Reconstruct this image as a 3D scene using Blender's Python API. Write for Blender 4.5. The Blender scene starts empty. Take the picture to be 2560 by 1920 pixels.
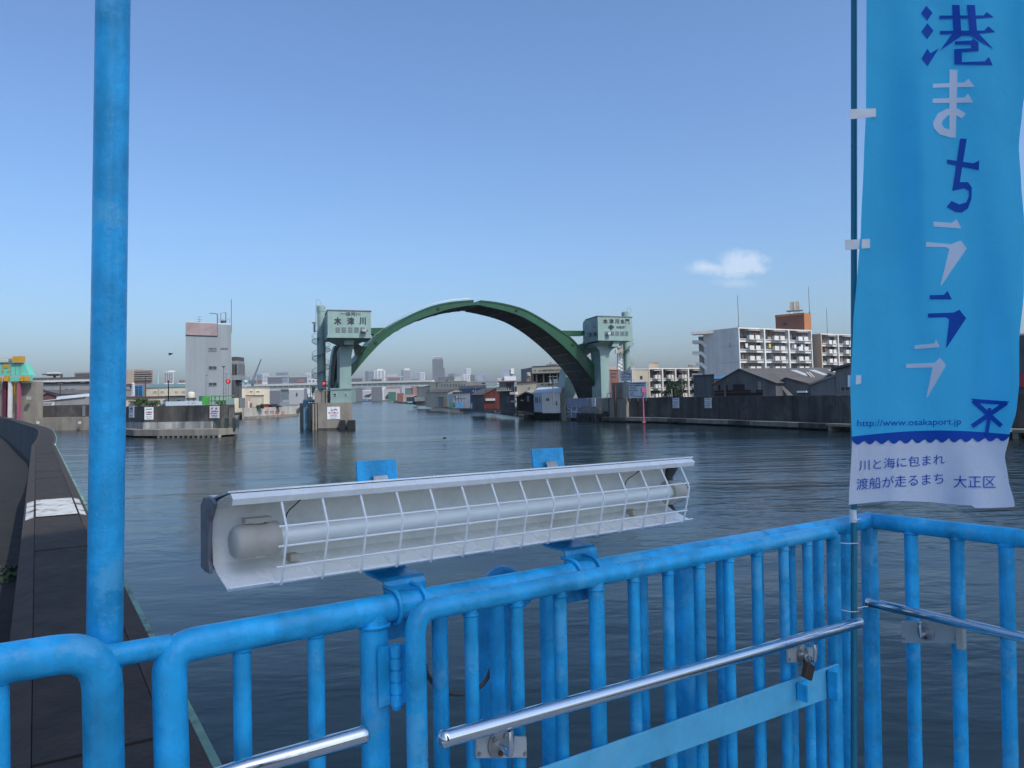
import bpy, bmesh, math, random
from mathutils import Vector, Matrix
random.seed(7)
SC = bpy.context.scene
COL = SC.collection
rad = math.radians

# ------------------------------------------------------------------ camera
F, CX, CY, ROLL, H = 1950.0, 1280.0, 870.0, 0.022, 5.5      # photo pixels (2560 wide), eye 5.5 m above water
PT = math.atan(119.0 / F)
cam_d = bpy.data.cameras.new('camera')
cam = bpy.data.objects.new('camera', cam_d)
COL.objects.link(cam)
cam_d.sensor_width = 36.0
cam_d.lens = F / 2560 * 36
cam_d.shift_y = -(960 - CY) / 2560
cam_d.clip_start = 0.05
cam_d.clip_end = 20000
cam.matrix_world = Matrix.Translation((0, 0, H)) @ Matrix.Rotation(math.pi / 2 + PT, 4, 'X') @ Matrix.Rotation(-ROLL, 4, 'Z')
SC.camera = cam

# ------------------------------------------------------------------ sun, sky, exposure
SUN_EL, SUN_AZ = rad(49), rad(136)          # azimuth clockwise from +Y: behind the camera, to the right
sun_dir = Vector((math.sin(SUN_AZ) * math.cos(SUN_EL), math.cos(SUN_AZ) * math.cos(SUN_EL), math.sin(SUN_EL)))
sl = bpy.data.lights.new('sun', 'SUN')
sl.energy = 2.3
sl.angle = rad(0.6)
sl.color = (1.0, 0.95, 0.87)
so = bpy.data.objects.new('sun', sl)
COL.objects.link(so)
so.rotation_euler = (-sun_dir).to_track_quat('-Z', 'Y').to_euler()

world = bpy.data.worlds.new('World')
SC.world = world
world.use_nodes = True
wn, wl = world.node_tree.nodes, world.node_tree.links
wn.clear()
w_out = wn.new('ShaderNodeOutputWorld')
w_bg = wn.new('ShaderNodeBackground')
w_sky = wn.new('ShaderNodeTexSky')
w_sky.sky_type = 'NISHITA'
w_sky.sun_disc = False
w_sky.sun_elevation = SUN_EL
w_sky.sun_rotation = SUN_AZ
w_sky.altitude = 0
w_sky.air_density = 1.1
w_sky.dust_density = 2.8
w_sky.ozone_density = 9.0
w_bg.inputs['Strength'].default_value = 0.13

def wmath(op, a, b=None):
    n = wn.new('ShaderNodeMath'); n.operation = op
    for i, x in enumerate((a, b)):
        if x is None: continue
        if isinstance(x, (int, float)): n.inputs[i].default_value = x
        else: wl.new(x, n.inputs[i])
    return n.outputs[0]

def ray(px, py):
    u, v = (px - CX) / F, (CY - py) / F
    c, s = math.cos(ROLL), math.sin(ROLL)
    u0, v0 = u * c + v * s, -u * s + v * c
    cp, sp = math.cos(PT), math.sin(PT)
    return Vector((u0, cp - v0 * sp, sp + v0 * cp))

# the one small cloud, placed by direction in the sky itself
def cloud_mask(px, py, w, h, amp):
    d = ray(px, py).normalized()
    r = ray(px + 1, py).normalized() - d; r.normalize()
    up = d.cross(r) * -1
    tc = wn.new('ShaderNodeTexCoord')
    def dot(vec):
        n = wn.new('ShaderNodeVectorMath'); n.operation = 'DOT_PRODUCT'
        wl.new(tc.outputs['Generated'], n.inputs[0]); n.inputs[1].default_value = vec
        return n.outputs['Value']
    nz = wn.new('ShaderNodeTexNoise'); nz.inputs['Scale'].default_value = 55; nz.inputs['Detail'].default_value = 5
    nz.inputs['Roughness'].default_value = 0.62
    wl.new(tc.outputs['Generated'], nz.inputs['Vector'])
    x = wmath('DIVIDE', dot(r), w / F); y = wmath('DIVIDE', dot(up), h / F)
    rr = wmath('SQRT', wmath('ADD', wmath('MULTIPLY', x, x), wmath('MULTIPLY', y, y)))
    m = wmath('SUBTRACT', 1.0, rr)
    m = wmath('ADD', m, wmath('MULTIPLY', wmath('SUBTRACT', nz.outputs['Fac'], 0.5), 1.7))
    m = wmath('MULTIPLY', m, amp)
    front = wmath('GREATER_THAN', dot(d), 0.0)
    n = wn.new('ShaderNodeMath'); n.operation = 'MULTIPLY'; n.use_clamp = True
    wl.new(m, n.inputs[0]); wl.new(front, n.inputs[1])
    return n.outputs[0]
cm = wmath('MAXIMUM', cloud_mask(1850, 660, 78, 36, 0.8), cloud_mask(1770, 668, 70, 20, 0.5))
cm = wmath('MAXIMUM', cm, cloud_mask(1840, 708, 62, 14, 0.25))
cm = wmath('MINIMUM', cm, 0.45)
w_mix = wn.new('ShaderNodeMix'); w_mix.data_type = 'RGBA'
wl.new(cm, w_mix.inputs['Factor'])
wl.new(w_sky.outputs[0], w_mix.inputs['A'])
w_mix.inputs['B'].default_value = (4.6, 4.9, 5.4, 1)
wl.new(w_mix.outputs['Result'], w_bg.inputs['Color'])
wl.new(w_bg.outputs[0], w_out.inputs['Surface'])

SC.view_settings.view_transform = 'Standard'
SC.view_settings.look = 'None'
SC.view_settings.gamma = 1.0
SC.view_settings.use_curve_mapping = False
SC.view_settings.exposure = 0.6
SC.render.engine = 'CYCLES'
SC.cycles.max_bounces = 8
SC.cycles.volume_bounces = 0
SC.cycles.use_denoising = True

# ------------------------------------------------------------------ measuring helpers
O = Vector((0, 0, H))
def at(px, py, Y):                 # the point of a sight line at forward distance Y
    d = ray(px, py); return O + d * (Y / d.y)
def atz(px, py, z):                # where a sight line meets a level
    d = ray(px, py); return O + d * ((z - H) / d.z)
def onp(px, py, p0, n):            # where it meets a plane
    d = ray(px, py); return O + d * ((Vector(p0) - O).dot(Vector(n)) / d.dot(Vector(n)))
def xy(px, py, z=0.0):
    p = atz(px, py, z); return (p.x, p.y)

# ------------------------------------------------------------------ materials
MATS = {}
def mat(name, col, rough=0.6, var=0.12, scale=1.0, streak=0.0, metal=0.0, bump=0.0, bscale=None, stain=None, stain_amt=0.5, spec=0.5, sscale=0.6, emit=None, coat=0.0, trans=0.0, chips=None, edge=(0.52, 0.66)):
    m = bpy.data.materials.new(name); m.use_nodes = True
    n, l = m.node_tree.nodes, m.node_tree.links
    b = n['Principled BSDF']
    b.inputs['Roughness'].default_value = rough
    b.inputs['Metallic'].default_value = metal
    b.inputs['Specular IOR Level'].default_value = spec
    if coat: b.inputs['Coat Weight'].default_value = coat
    tc = n.new('ShaderNodeTexCoord')
    def noise(sc, vec=None, det=5, ro=0.6):
        t = n.new('ShaderNodeTexNoise'); t.inputs['Scale'].default_value = sc
        t.inputs['Detail'].default_value = det; t.inputs['Roughness'].default_value = ro
        l.new(vec if vec else tc.outputs['Object'], t.inputs['Vector']); return t.outputs['Fac']
    def mapr(x, a, b_, c, d):
        r = n.new('ShaderNodeMapRange'); l.new(x, r.inputs[0])
        for i, q in enumerate((a, b_, c, d)): r.inputs[i + 1].default_value = q
        return r.outputs[0]
    def mult(colsock, f):
        mx = n.new('ShaderNodeMix'); mx.data_type = 'RGBA'; mx.blend_type = 'MULTIPLY'; mx.inputs['Factor'].default_value = 1
        l.new(colsock, mx.inputs['A'])
        cb = n.new('ShaderNodeCombineColor')
        for i in range(3): l.new(f, cb.inputs[i])
        l.new(cb.outputs[0], mx.inputs['B']); return mx.outputs['Result']
    rgb = n.new('ShaderNodeRGB'); rgb.outputs[0].default_value = (*col, 1)
    c = mult(rgb.outputs[0], mapr(noise(scale), 0.3, 0.7, 1 - var, 1 + var))
    if streak:
        mp = n.new('ShaderNodeMapping'); mp.inputs['Scale'].default_value = (1, 1, 0.07)
        l.new(tc.outputs['Object'], mp.inputs['Vector'])
        c = mult(c, mapr(noise(sscale, mp.outputs[0], 6, 0.65), 0.35, 0.65, 1 - streak, 1 + streak * 0.25))
    if stain:
        mx = n.new('ShaderNodeMix'); mx.data_type = 'RGBA'
        l.new(mapr(noise(scale * 0.55, None, 8, 0.7), edge[0], edge[1], 0, stain_amt), mx.inputs['Factor'])
        l.new(c, mx.inputs['A']); mx.inputs['B'].default_value = (*stain, 1); c = mx.outputs['Result']
    if chips:          # small scratches and flaked spots with a colour of their own
        for sc_, lo, hi, cc, vec in ((26, .69, .73, chips[0], None), (9, .70, .735, chips[1], 'run')):
            mp = None
            if vec:
                mp = n.new('ShaderNodeMapping'); mp.inputs['Scale'].default_value = (4, 4, 0.5); l.new(tc.outputs['Object'], mp.inputs['Vector'])
            mx = n.new('ShaderNodeMix'); mx.data_type = 'RGBA'
            l.new(mapr(noise(sc_, mp.outputs[0] if mp else None, 9, .72), lo, hi, 0, .75), mx.inputs['Factor'])
            l.new(c, mx.inputs['A']); mx.inputs['B'].default_value = (*cc, 1); c = mx.outputs['Result']
    l.new(c, b.inputs['Base Color'])
    l.new(mapr(noise(scale * 2.3), 0.3, 0.7, max(rough - 0.1, 0.02), min(rough + 0.1, 1)), b.inputs['Roughness'])
    if bump:
        bp = n.new('ShaderNodeBump'); bp.inputs['Strength'].default_value = bump; bp.inputs['Distance'].default_value = 0.02
        l.new(noise(bscale or scale * 6), bp.inputs['Height']); l.new(bp.outputs[0], b.inputs['Normal'])
    if emit:
        b.inputs['Emission Color'].default_value = (*emit[:3], 1); b.inputs['Emission Strength'].default_value = emit[3]
    if trans:
        tr = n.new('ShaderNodeBsdfTranslucent'); l.new(c, tr.inputs['Color'])
        ms = n.new('ShaderNodeMixShader'); ms.inputs[0].default_value = trans
        l.new(b.outputs[0], ms.inputs[1]); l.new(tr.outputs[0], ms.inputs[2])
        l.new(ms.outputs[0], n['Material Output'].inputs['Surface'])
    MATS[name] = m
    return m

mat('blue_paint', (0.024, 0.46, 0.83), 0.33, 0.26, 13.0, streak=0.28, sscale=14, stain=(0.16, 0.54, 0.78), stain_amt=0.45, edge=(0.55, 0.60), bump=0.16, bscale=45, chips=((0.02, 0.16, 0.34), (0.015, 0.22, 0.46)))
mat('blue_paint_pale', (0.12, 0.50, 0.72), 0.45, 0.14, 9.0, stain=(0.2, 0.56, 0.74), stain_amt=0.6, bump=0.12, bscale=45, chips=((0.03, 0.18, 0.34), (0.03, 0.26, 0.46)))
mat('teal_pole_plastic', (0.02, 0.19, 0.26), 0.35, 0.08, 6.0)
mat('steel', (0.78, 0.79, 0.80), 0.10, 0.03, 30, metal=1.0)
mat('dull_steel', (0.42, 0.42, 0.41), 0.42, 0.15, 30, metal=0.8, stain=(0.20, 0.10, 0.05), stain_amt=0.5)
mat('grey_plate', (0.46, 0.48, 0.46), 0.6, 0.12, 12, stain=(0.26, 0.25, 0.22), stain_amt=0.5)
mat('brass_lock', (0.10, 0.07, 0.05), 0.5, 0.2, 60, metal=0.6)
mat('lamp_white', (0.88, 0.88, 0.83), 0.28, 0.05, 8, stain=(0.66, 0.63, 0.54), stain_amt=0.4, coat=0.2)
mat('lamp_back', (0.72, 0.74, 0.74), 0.2, 0.05, 10, metal=0.45)
mat('lamp_cap', (0.50, 0.46, 0.39), 0.55, 0.08, 20)
mat('lamp_end', (0.16, 0.17, 0.19), 0.5, 0.2, 25, stain=(0.10, 0.05, 0.03), stain_amt=0.6)
mat('lamp_glass', (0.80, 0.84, 0.80), 0.08, 0.02, 10, coat=0.5)
mat('wire_white', (0.86, 0.88, 0.86), 0.32, 0.04, 20)
mat('cable_grey', (0.10, 0.10, 0.09), 0.6, 0.1, 20)
mat('rust', (0.10, 0.045, 0.03), 0.8, 0.3, 40)
mat('flag_blue', (0.10, 0.70, 1.0), 0.75, 0.03, 7, trans=0.5, spec=0.2, bump=0.35, bscale=11)
mat('flag_white', (0.82, 0.83, 0.88), 0.75, 0.03, 7, trans=0.35, spec=0.2, bump=0.35, bscale=11)
mat('flag_ink', (0.014, 0.09, 0.46), 0.75, 0.03, 7, trans=0.25, spec=0.2)
mat('flag_print_white', (0.80, 0.82, 0.88), 0.75, 0.03, 7, trans=0.3, spec=0.2)
mat('cord_white', (0.8, 0.8, 0.78), 0.7, 0.06, 20)
mat('deck_plate', (0.36, 0.35, 0.32), 0.6, 0.2, 3, bump=0.3)

mat('concrete', (0.24, 0.22, 0.18), 0.85, 0.14, 0.35, streak=0.28, stain=(0.13, 0.115, 0.09), stain_amt=0.55, bump=0.5, bscale=3)
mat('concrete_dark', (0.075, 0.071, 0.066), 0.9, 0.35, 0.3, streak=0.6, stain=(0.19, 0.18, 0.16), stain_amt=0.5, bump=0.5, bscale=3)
mat('concrete_pale', (0.42, 0.40, 0.345), 0.85, 0.12, 0.3, streak=0.25, stain=(0.2, 0.17, 0.12), stain_amt=0.5)
mat('concrete_wet', (0.05, 0.047, 0.04), 0.6, 0.3, 0.6, streak=0.3)
mat('parapet_top', (0.021, 0.016, 0.012), 0.92, 0.35, 2.2, stain=(0.042, 0.033, 0.024), stain_amt=0.6, bump=0.9, bscale=18)
mat('parapet_edge', (0.034, 0.025, 0.020), 0.9, 0.3, 2.0, stain=(0.05, 0.026, 0.026), stain_amt=0.5, bump=0.6, bscale=18)
mat('parapet_face', (0.085, 0.095, 0.095), 0.9, 0.2, 0.8, streak=0.6, sscale=1.4, bump=0.4)
mat('white_marking', (0.46, 0.46, 0.43), 0.85, 0.2, 5, stain=(0.05, 0.045, 0.04), stain_amt=1.0)
mat('green_trim', (0.13, 0.24, 0.18), 0.7, 0.3, 3, stain=(0.03, 0.022, 0.018), stain_amt=1.0)
mat('dark_soil', (0.012, 0.012, 0.011), 0.95, 0.5, 1.2, bump=1.0, bscale=5)
mat('ground_grey', (0.15, 0.145, 0.135), 0.95, 0.25, 0.06, stain=(0.10, 0.11, 0.06), stain_amt=0.6)
mat('fender_black', (0.010, 0.010, 0.011), 0.7, 0.3, 2)
mat('tower_green', (0.22, 0.325, 0.30), 0.5, 0.08, 0.4, streak=0.12, stain=(0.22, 0.30, 0.27), stain_amt=0.35)
mat('arch_green', (0.007, 0.075, 0.033), 0.42, 0.14, 0.25, streak=0.15, stain=(0.03, 0.09, 0.045), stain_amt=0.4)
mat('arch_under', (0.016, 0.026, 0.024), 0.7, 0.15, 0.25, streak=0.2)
mat('window_dark', (0.035, 0.045, 0.06), 0.12, 0.25, 0.7)
mat('window_grey', (0.13, 0.15, 0.18), 0.18, 0.35, 1.4)
mat('ink', (0.012, 0.02, 0.03), 0.6, 0.05, 4)
mat('ink_red', (0.42, 0.035, 0.05), 0.6, 0.25, 4)
mat('ink_fade', (0.30, 0.075, 0.085), 0.7, 0.35, 1.5)
mat('sign_white', (0.72, 0.74, 0.76), 0.5, 0.05, 1.5, streak=0.08)
mat('yellow_paint', (0.50, 0.28, 0.02), 0.5, 0.15, 1, stain=(0.25, 0.12, 0.03), stain_amt=0.4)
mat('turquoise', (0.14, 0.48, 0.36), 0.45, 0.08, 0.5, streak=0.1)
mat('maroon', (0.11, 0.012, 0.03), 0.5, 0.1, 1)
mat('dusty_pink', (0.32, 0.08, 0.13), 0.5, 0.1, 1)
mat('pink_post', (0.38, 0.10, 0.17), 0.5, 0.1, 1)
mat('pipe_blue', (0.10, 0.20, 0.29), 0.45, 0.15, 1, streak=0.2)
mat('lavender', (0.25, 0.27, 0.37), 0.55, 0.08, 0.5, streak=0.15)
mat('bright_green', (0.06, 0.30, 0.05), 0.5, 0.2, 1)
mat('signal_red', (0.8, 0.02, 0.02), 0.4, 0.02, 5, emit=(1.0, 0.06, 0.08, 0.6))
mat('pole_grey', (0.16, 0.16, 0.16), 0.6, 0.15, 1)
mat('white_wall', (0.60, 0.60, 0.57), 0.8, 0.06, 0.2, streak=0.14, stain=(0.42, 0.41, 0.37), stain_amt=0.4)
mat('bldg_grey', (0.235, 0.265, 0.285), 0.85, 0.06, 0.12, streak=0.12, stain=(0.20, 0.225, 0.24), stain_amt=0.5)
mat('bldg_pinkish', (0.27, 0.205, 0.21), 0.85, 0.16, 0.5, stain=(0.33, 0.31, 0.32), stain_amt=0.7)
mat('cream', (0.55, 0.50, 0.38), 0.8, 0.06, 0.2, streak=0.14)
mat('beige', (0.44, 0.40, 0.31), 0.85, 0.08, 0.15, streak=0.15)
mat('tan', (0.36, 0.29, 0.22), 0.85, 0.08, 0.15, streak=0.15)
mat('grey_wall', (0.27, 0.27, 0.26), 0.85, 0.1, 0.15, streak=0.2)
mat('dark_wall', (0.095, 0.10, 0.105), 0.8, 0.2, 0.25, streak=0.35, stain=(0.16, 0.165, 0.17), stain_amt=0.4)
mat('corrugated', (0.165, 0.175, 0.18), 0.7, 0.12, 0.3, streak=0.35, sscale=1.2)
mat('roof_dark', (0.075, 0.072, 0.07), 0.85, 0.2, 0.3, stain=(0.11, 0.10, 0.09), stain_amt=0.5)
mat('roof_light', (0.46, 0.53, 0.58), 0.5, 0.08, 0.3)
mat('roof_teal', (0.17, 0.27, 0.29), 0.6, 0.08, 0.3)
mat('roof_brown', (0.12, 0.065, 0.055), 0.8, 0.15, 0.4)
mat('skylight', (0.34, 0.37, 0.37), 0.5, 0.08, 0.5)
mat('rust_wall', (0.15, 0.034, 0.022), 0.8, 0.2, 0.5, streak=0.35, sscale=1.6)
mat('brick_red', (0.17, 0.075, 0.055), 0.85, 0.12, 0.5)
mat('orange_tile', (0.36, 0.15, 0.055), 0.75, 0.08, 0.4)
mat('brown_block', (0.27, 0.20, 0.17), 0.8, 0.08, 0.1)
mat('city_grey', (0.34, 0.35, 0.36), 0.7, 0.06, 0.02)
mat('city_white', (0.58, 0.58, 0.56), 0.7, 0.05, 0.02)
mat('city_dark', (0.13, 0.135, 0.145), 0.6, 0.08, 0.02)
mat('city_blue', (0.24, 0.28, 0.33), 0.5, 0.06, 0.02)
mat('city_red', (0.26, 0.12, 0.10), 0.7, 0.1, 0.02)
mat('bridge_pale', (0.47, 0.47, 0.43), 0.7, 0.06, 0.05)
mat('bridge_dark', (0.13, 0.17, 0.17), 0.7, 0.1, 0.05)
mat('bridge_green', (0.28, 0.42, 0.37), 0.6, 0.08, 0.05)
mat('black_void', (0.008, 0.008, 0.009), 0.9, 0.2, 0.5)
mat('tarp_blue', (0.06, 0.20, 0.38), 0.6, 0.15, 1)
mat('tarp_teal', (0.16, 0.46, 0.50), 0.6, 0.15, 1)
mat('tarp_green', (0.045, 0.13, 0.09), 0.6, 0.2, 1)
mat('tarp_red', (0.22, 0.07, 0.05), 0.7, 0.25, 1)
mat('tarp_pale', (0.48, 0.50, 0.52), 0.7, 0.12, 1)
mat('container_navy', (0.04, 0.09, 0.20), 0.6, 0.15, 0.4)
mat('bush_leaf', (0.028, 0.060, 0.026), 0.8, 0.45, 0.9)
mat('leaf_light', (0.05, 0.10, 0.03), 0.8, 0.4, 0.9)
mat('bark', (0.06, 0.045, 0.035), 0.9, 0.2, 2)
mat('crane_blue', (0.10, 0.13, 0.17), 0.6, 0.1, 0.5)
mat('bird_dark', (0.05, 0.04, 0.035), 0.8, 0.2, 5)
mat('car_dark', (0.03, 0.03, 0.035), 0.3, 0.1, 1)
mat('car_red', (0.35, 0.04, 0.03), 0.35, 0.1, 1)
mat('wood_pile', (0.07, 0.055, 0.045), 0.85, 0.25, 2, streak=0.3)
mat('sheet_pile', (0.022, 0.045, 0.04), 0.7, 0.3, 0.8, streak=0.4)
mat('balcony_clutter', (0.19, 0.13, 0.105), 0.8, 0.45, 1.2)
mat('cloth_white', (0.66, 0.68, 0.70), 0.8, 0.05, 2)
mat('cloth_blue', (0.16, 0.23, 0.36), 0.8, 0.1, 2)
mat('cloth_yellow', (0.50, 0.44, 0.10), 0.8, 0.1, 2)
mat('quay_light', (0.33, 0.34, 0.32), 0.85, 0.2, 0.6, streak=0.55, sscale=0.9)

# ------------------------------------------------------------------ mesh builder
def V(*a): return Vector(a)
class MB:
    def __init__(s): s.v, s.f, s.sm = [], [], []
    def face(s, pts, smooth=False):
        i = len(s.v); s.v += [tuple(p) for p in pts]; s.f.append(tuple(range(i, i + len(pts)))); s.sm.append(smooth); return s
    def hexa(s, p):                    # 8 points: bottom ring 0-3, top ring 4-7
        i = len(s.v); s.v += [tuple(q) for q in p]
        for q in ((3, 2, 1, 0), (4, 5, 6, 7), (0, 1, 5, 4), (1, 2, 6, 5), (2, 3, 7, 6), (3, 0, 4, 7)):
            s.f.append(tuple(i + k for k in q)); s.sm.append(False)
        return s
    def obox(s, o, a, b, c):           # corner + three edge vectors
        o, a, b, c = map(Vector, (o, a, b, c))
        return s.hexa([o, o + a, o + a + b, o + b, o + c, o + a + c, o + a + b + c, o + b + c])
    def cbox(s, c, a, b, d):           # centre + three half vectors
        c, a, b, d = map(Vector, (c, a, b, d)); return s.obox(c - a - b - d, a * 2, b * 2, d * 2)
    def prism(s, poly, z0, z1):
        n = len(poly); i = len(s.v)
        s.v += [(p[0], p[1], z0) for p in poly] + [(p[0], p[1], z1) for p in poly]
        s.f.append(tuple(range(i + n - 1, i - 1, -1))); s.f.append(tuple(range(i + n, i + 2 * n))); s.sm += [False] * 2
        for k in range(n):
            j = (k + 1) % n; s.f.append((i + k, i + j, i + n + j, i + n + k)); s.sm.append(False)
        return s
    def extrude(s, pts, vec):          # a flat outline of 3-D points pushed along a vector
        n = len(pts); i = len(s.v); vec = Vector(vec)
        s.v += [tuple(p) for p in pts] + [tuple(Vector(p) + vec) for p in pts]
        s.f.append(tuple(range(i, i + n))); s.f.append(tuple(range(i + 2 * n - 1, i + n - 1, -1))); s.sm += [False] * 2
        for k in range(n):
            j = (k + 1) % n; s.f.append((i + j, i + k, i + n + k, i + n + j)); s.sm.append(False)
        return s
    def loft(s, A, B, vec):            # ribbon solid between two matching polylines, pushed along vec
        vec = Vector(vec); n = len(A); i = len(s.v)
        for P in (A, B, [Vector(p) + vec for p in A], [Vector(p) + vec for p in B]): s.v += [tuple(p) for p in P]
        a, b, c, d = i, i + n, i + 2 * n, i + 3 * n
        for k in range(n - 1):
            for q, w in (((a, b), 0), ((b, d), 1), ((d, c), 0), ((c, a), 1)):
                s.f.append((q[0] + k, q[0] + k + 1, q[1] + k + 1, q[1] + k)); s.sm.append(bool(w))
        s.f.append((a, b, d, c)); s.f.append((a + n - 1, c + n - 1, d + n - 1, b + n - 1)); s.sm += [False] * 2
        return s
    def tube(s, pts, r, seg=12, closed=False, caps=True):
        pts = [Vector(p) for p in pts]; n = len(pts); i = len(s.v)
        rr = r if isinstance(r, (list, tuple)) else [r] * n
        prev = None
        for k in range(n):
            if closed: t = pts[(k + 1) % n] - pts[k - 1]
            else: t = pts[min(k + 1, n - 1)] - pts[max(k - 1, 0)]
            t.normalize()
            if prev is None:
                a = t.cross(Vector((0, 0, 1)))
                if a.length < 1e-3: a = t.cross(Vector((1, 0, 0)))
            else: a = prev - t * prev.dot(t)
            a.normalize(); prev = a; b = t.cross(a)
            for q in range(seg):
                w = 2 * math.pi * q / seg
                s.v.append(tuple(pts[k] + (a * math.cos(w) + b * math.sin(w)) * rr[k]))
        for k in range(n if closed else n - 1):
            k2 = (k + 1) % n
            for q in range(seg):
                q2 = (q + 1) % seg
                s.f.append((i + k * seg + q, i + k * seg + q2, i + k2 * seg + q2, i + k2 * seg + q)); s.sm.append(True)
        if caps and not closed:
            s.f.append(tuple(i + q for q in range(seg - 1, -1, -1))); s.f.append(tuple(i + (n - 1) * seg + q for q in range(seg))); s.sm += [False] * 2
        return s
    def lathe(s, base, prof, seg=20, axis=(0, 0, 1)):   # profile (radius, height)
        base = Vector(base); ax = Vector(axis).normalized()
        return s.tube_like(base, ax, prof, seg)
    def tube_like(s, base, ax, prof, seg):
        a = ax.cross(Vector((0, 0, 1)))
        if a.length < 1e-3: a = Vector((1, 0, 0))
        a.normalize(); b = ax.cross(a); i = len(s.v); n = len(prof)
        for r, h in prof:
            for q in range(seg):
                w = 2 * math.pi * q / seg; s.v.append(tuple(base + ax * h + (a * math.cos(w) + b * math.sin(w)) * r))
        for k in range(n - 1):
            for q in range(seg):
                q2 = (q + 1) % seg; s.f.append((i + k * seg + q, i + k * seg + q2, i + (k + 1) * seg + q2, i + (k + 1) * seg + q)); s.sm.append(True)
        s.f.append(tuple(i + q for q in range(seg - 1, -1, -1))); s.f.append(tuple(i + (n - 1) * seg + q for q in range(seg))); s.sm += [False] * 2
        return s
    def build(s, name, m, parent=None, kind=None, bevel=0):
        me = bpy.data.meshes.new(name); me.from_pydata(s.v, [], s.f)
        me.polygons.foreach_set('use_smooth', s.sm)
        bm = bmesh.new(); bm.from_mesh(me)
        bmesh.ops.recalc_face_normals(bm, faces=bm.faces)
        if bevel:
            ed = [e for e in bm.edges if len(e.link_faces) == 2 and e.calc_face_angle(0) > 0.6]
            bmesh.ops.bevel(bm, geom=ed, offset=bevel, segments=2, affect='EDGES', profile=0.6)
        bm.to_mesh(me); bm.free()
        if any(s.sm): me.set_sharp_from_angle(angle=rad(42))
        me.materials.append(MATS[m] if isinstance(m, str) else m)
        o = bpy.data.objects.new(name, me); COL.objects.link(o)
        if parent is not None:
            o.parent = parent
            o.matrix_parent_inverse = Matrix.Translation(-parent.location)
        if kind: o['kind'] = kind
        return o

def thing(name, label, cat, loc=(0, 0, 0), group=None):
    o = bpy.data.objects.new(name, None); COL.objects.link(o); o.location = Vector(loc)
    o.empty_display_size = 0.2
    return tag(o, label, cat, group)
def tag(o, label, cat, group=None):
    o['label'] = label; o['category'] = cat
    if group: o['group'] = group
    return o
def struct(o): o['kind'] = 'structure'; return o

_dg = {}
def glyphs(text, bold=0.0):        # flat outline of a line of text: (verts 2-D, faces), width, height, normalised to height 1
    key = (text, bold)
    if key in _dg: return _dg[key]
    c = bpy.data.curves.new('t', 'FONT'); c.body = text; c.size = 1.0; c.dimensions = '2D'; c.fill_mode = 'BOTH'; c.offset = bold
    c.resolution_u = 3
    o = bpy.data.objects.new('t', c); COL.objects.link(o)
    dg = bpy.context.evaluated_depsgraph_get(); e = o.evaluated_get(dg); me = e.to_mesh()
    vs = [(v.co.x, v.co.y) for v in me.vertices]; fs = [tuple(p.vertices) for p in me.polygons]
    e.to_mesh_clear(); bpy.data.objects.remove(o); bpy.data.curves.remove(c)
    if not vs: vs = [(0, 0), (1, 0), (1, 1)]; fs = []
    x0, x1 = min(v[0] for v in vs), max(v[0] for v in vs); y0, y1 = min(v[1] for v in vs), max(v[1] for v in vs)
    r = ([((v[0] - x0) / (x1 - x0), (v[1] - y0) / max(y1 - y0, 1e-6)) for v in vs], fs)
    _dg[key] = r
    return r
def text_on(parent, text, p, right, up, m, bold=0.0, name='lettering'):   # p: lower-left corner, right/up: full-extent vectors
    vs, fs = glyphs(text, bold)
    mb = MB(); p, right, up = Vector(p), Vector(right), Vector(up)
    mb.v = [tuple(p + right * a + up * b) for a, b in vs]; mb.f = list(fs); mb.sm = [False] * len(fs)
    return mb.build(name, m, parent)

# a face of a building: point + outward normal; rectangles are read off the sight lines
class Face:
    def __init__(s, A, B):             # two ground points, left to right as seen; normal towards the viewer
        s.A, s.B = Vector((A[0], A[1], 0)), Vector((B[0], B[1], 0))
        s.u = (s.B - s.A).normalized(); s.n = Vector((s.u.y, -s.u.x, 0))
        if (O - s.A).dot(s.n) < 0: s.n = -s.n
    def p(s, px, py): return onp(px, py, s.A, s.n)
    def rect(s, x0, x1, y0, y1):       # lower-left corner, right vector, up vector
        xm, ym = (x0 + x1) / 2, (y0 + y1) / 2
        a, b = s.p(x0, ym), s.p(x1, ym); zt, zb = s.p(xm, y0).z, s.p(xm, y1).z
        return Vector((a.x, a.y, zb)), Vector((b.x - a.x, b.y - a.y, 0)), Vector((0, 0, zt - zb))
    def slab(s, x0, x1, y0, y1, m, parent, name='window', t=0.06, off=-0.01):
        o, r, u = s.rect(x0, x1, y0, y1); return MB().obox(o + s.n * off, r, u, s.n * t).build(name, m, parent)
    def window(s, x0, x1, y0, y1, parent, frame='grey_plate', pane='window_dark', mull=0, b=0.08):
        o, r, u = s.rect(x0, x1, y0, y1)
        rn, un = r.normalized(), u.normalized()
        mb = MB()
        mb.obox(o - s.n * 0.02, r, un * b, s.n * 0.12).obox(o + u - un * b - s.n * 0.02, r, un * b, s.n * 0.12)
        mb.obox(o + un * b - s.n * 0.02, rn * b, u - un * 2 * b, s.n * 0.11).obox(o + r - rn * b + un * b - s.n * 0.02, rn * b, u - un * 2 * b, s.n * 0.11)
        for k in range(mull):
            mb.obox(o + r * ((k + 1) / (mull + 1)) - rn * b * 0.4 + un * b, rn * b * 0.8, u - un * 2 * b, s.n * 0.09)
        w = mb.build('window', frame, parent)
        MB().obox(o + rn * b + un * b - s.n * 0.02, r - rn * 2 * b, u - un * 2 * b, s.n * 0.05).build('pane', pane, w)
        return w
    def text(s, text, x0, x1, y0, y1, m, parent, bold=0.0, off=0.03, name='lettering'):
        o, r, u = s.rect(x0, x1, y0, y1); return text_on(parent, text, o + s.n * off, r, u, m, bold, name)

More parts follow.
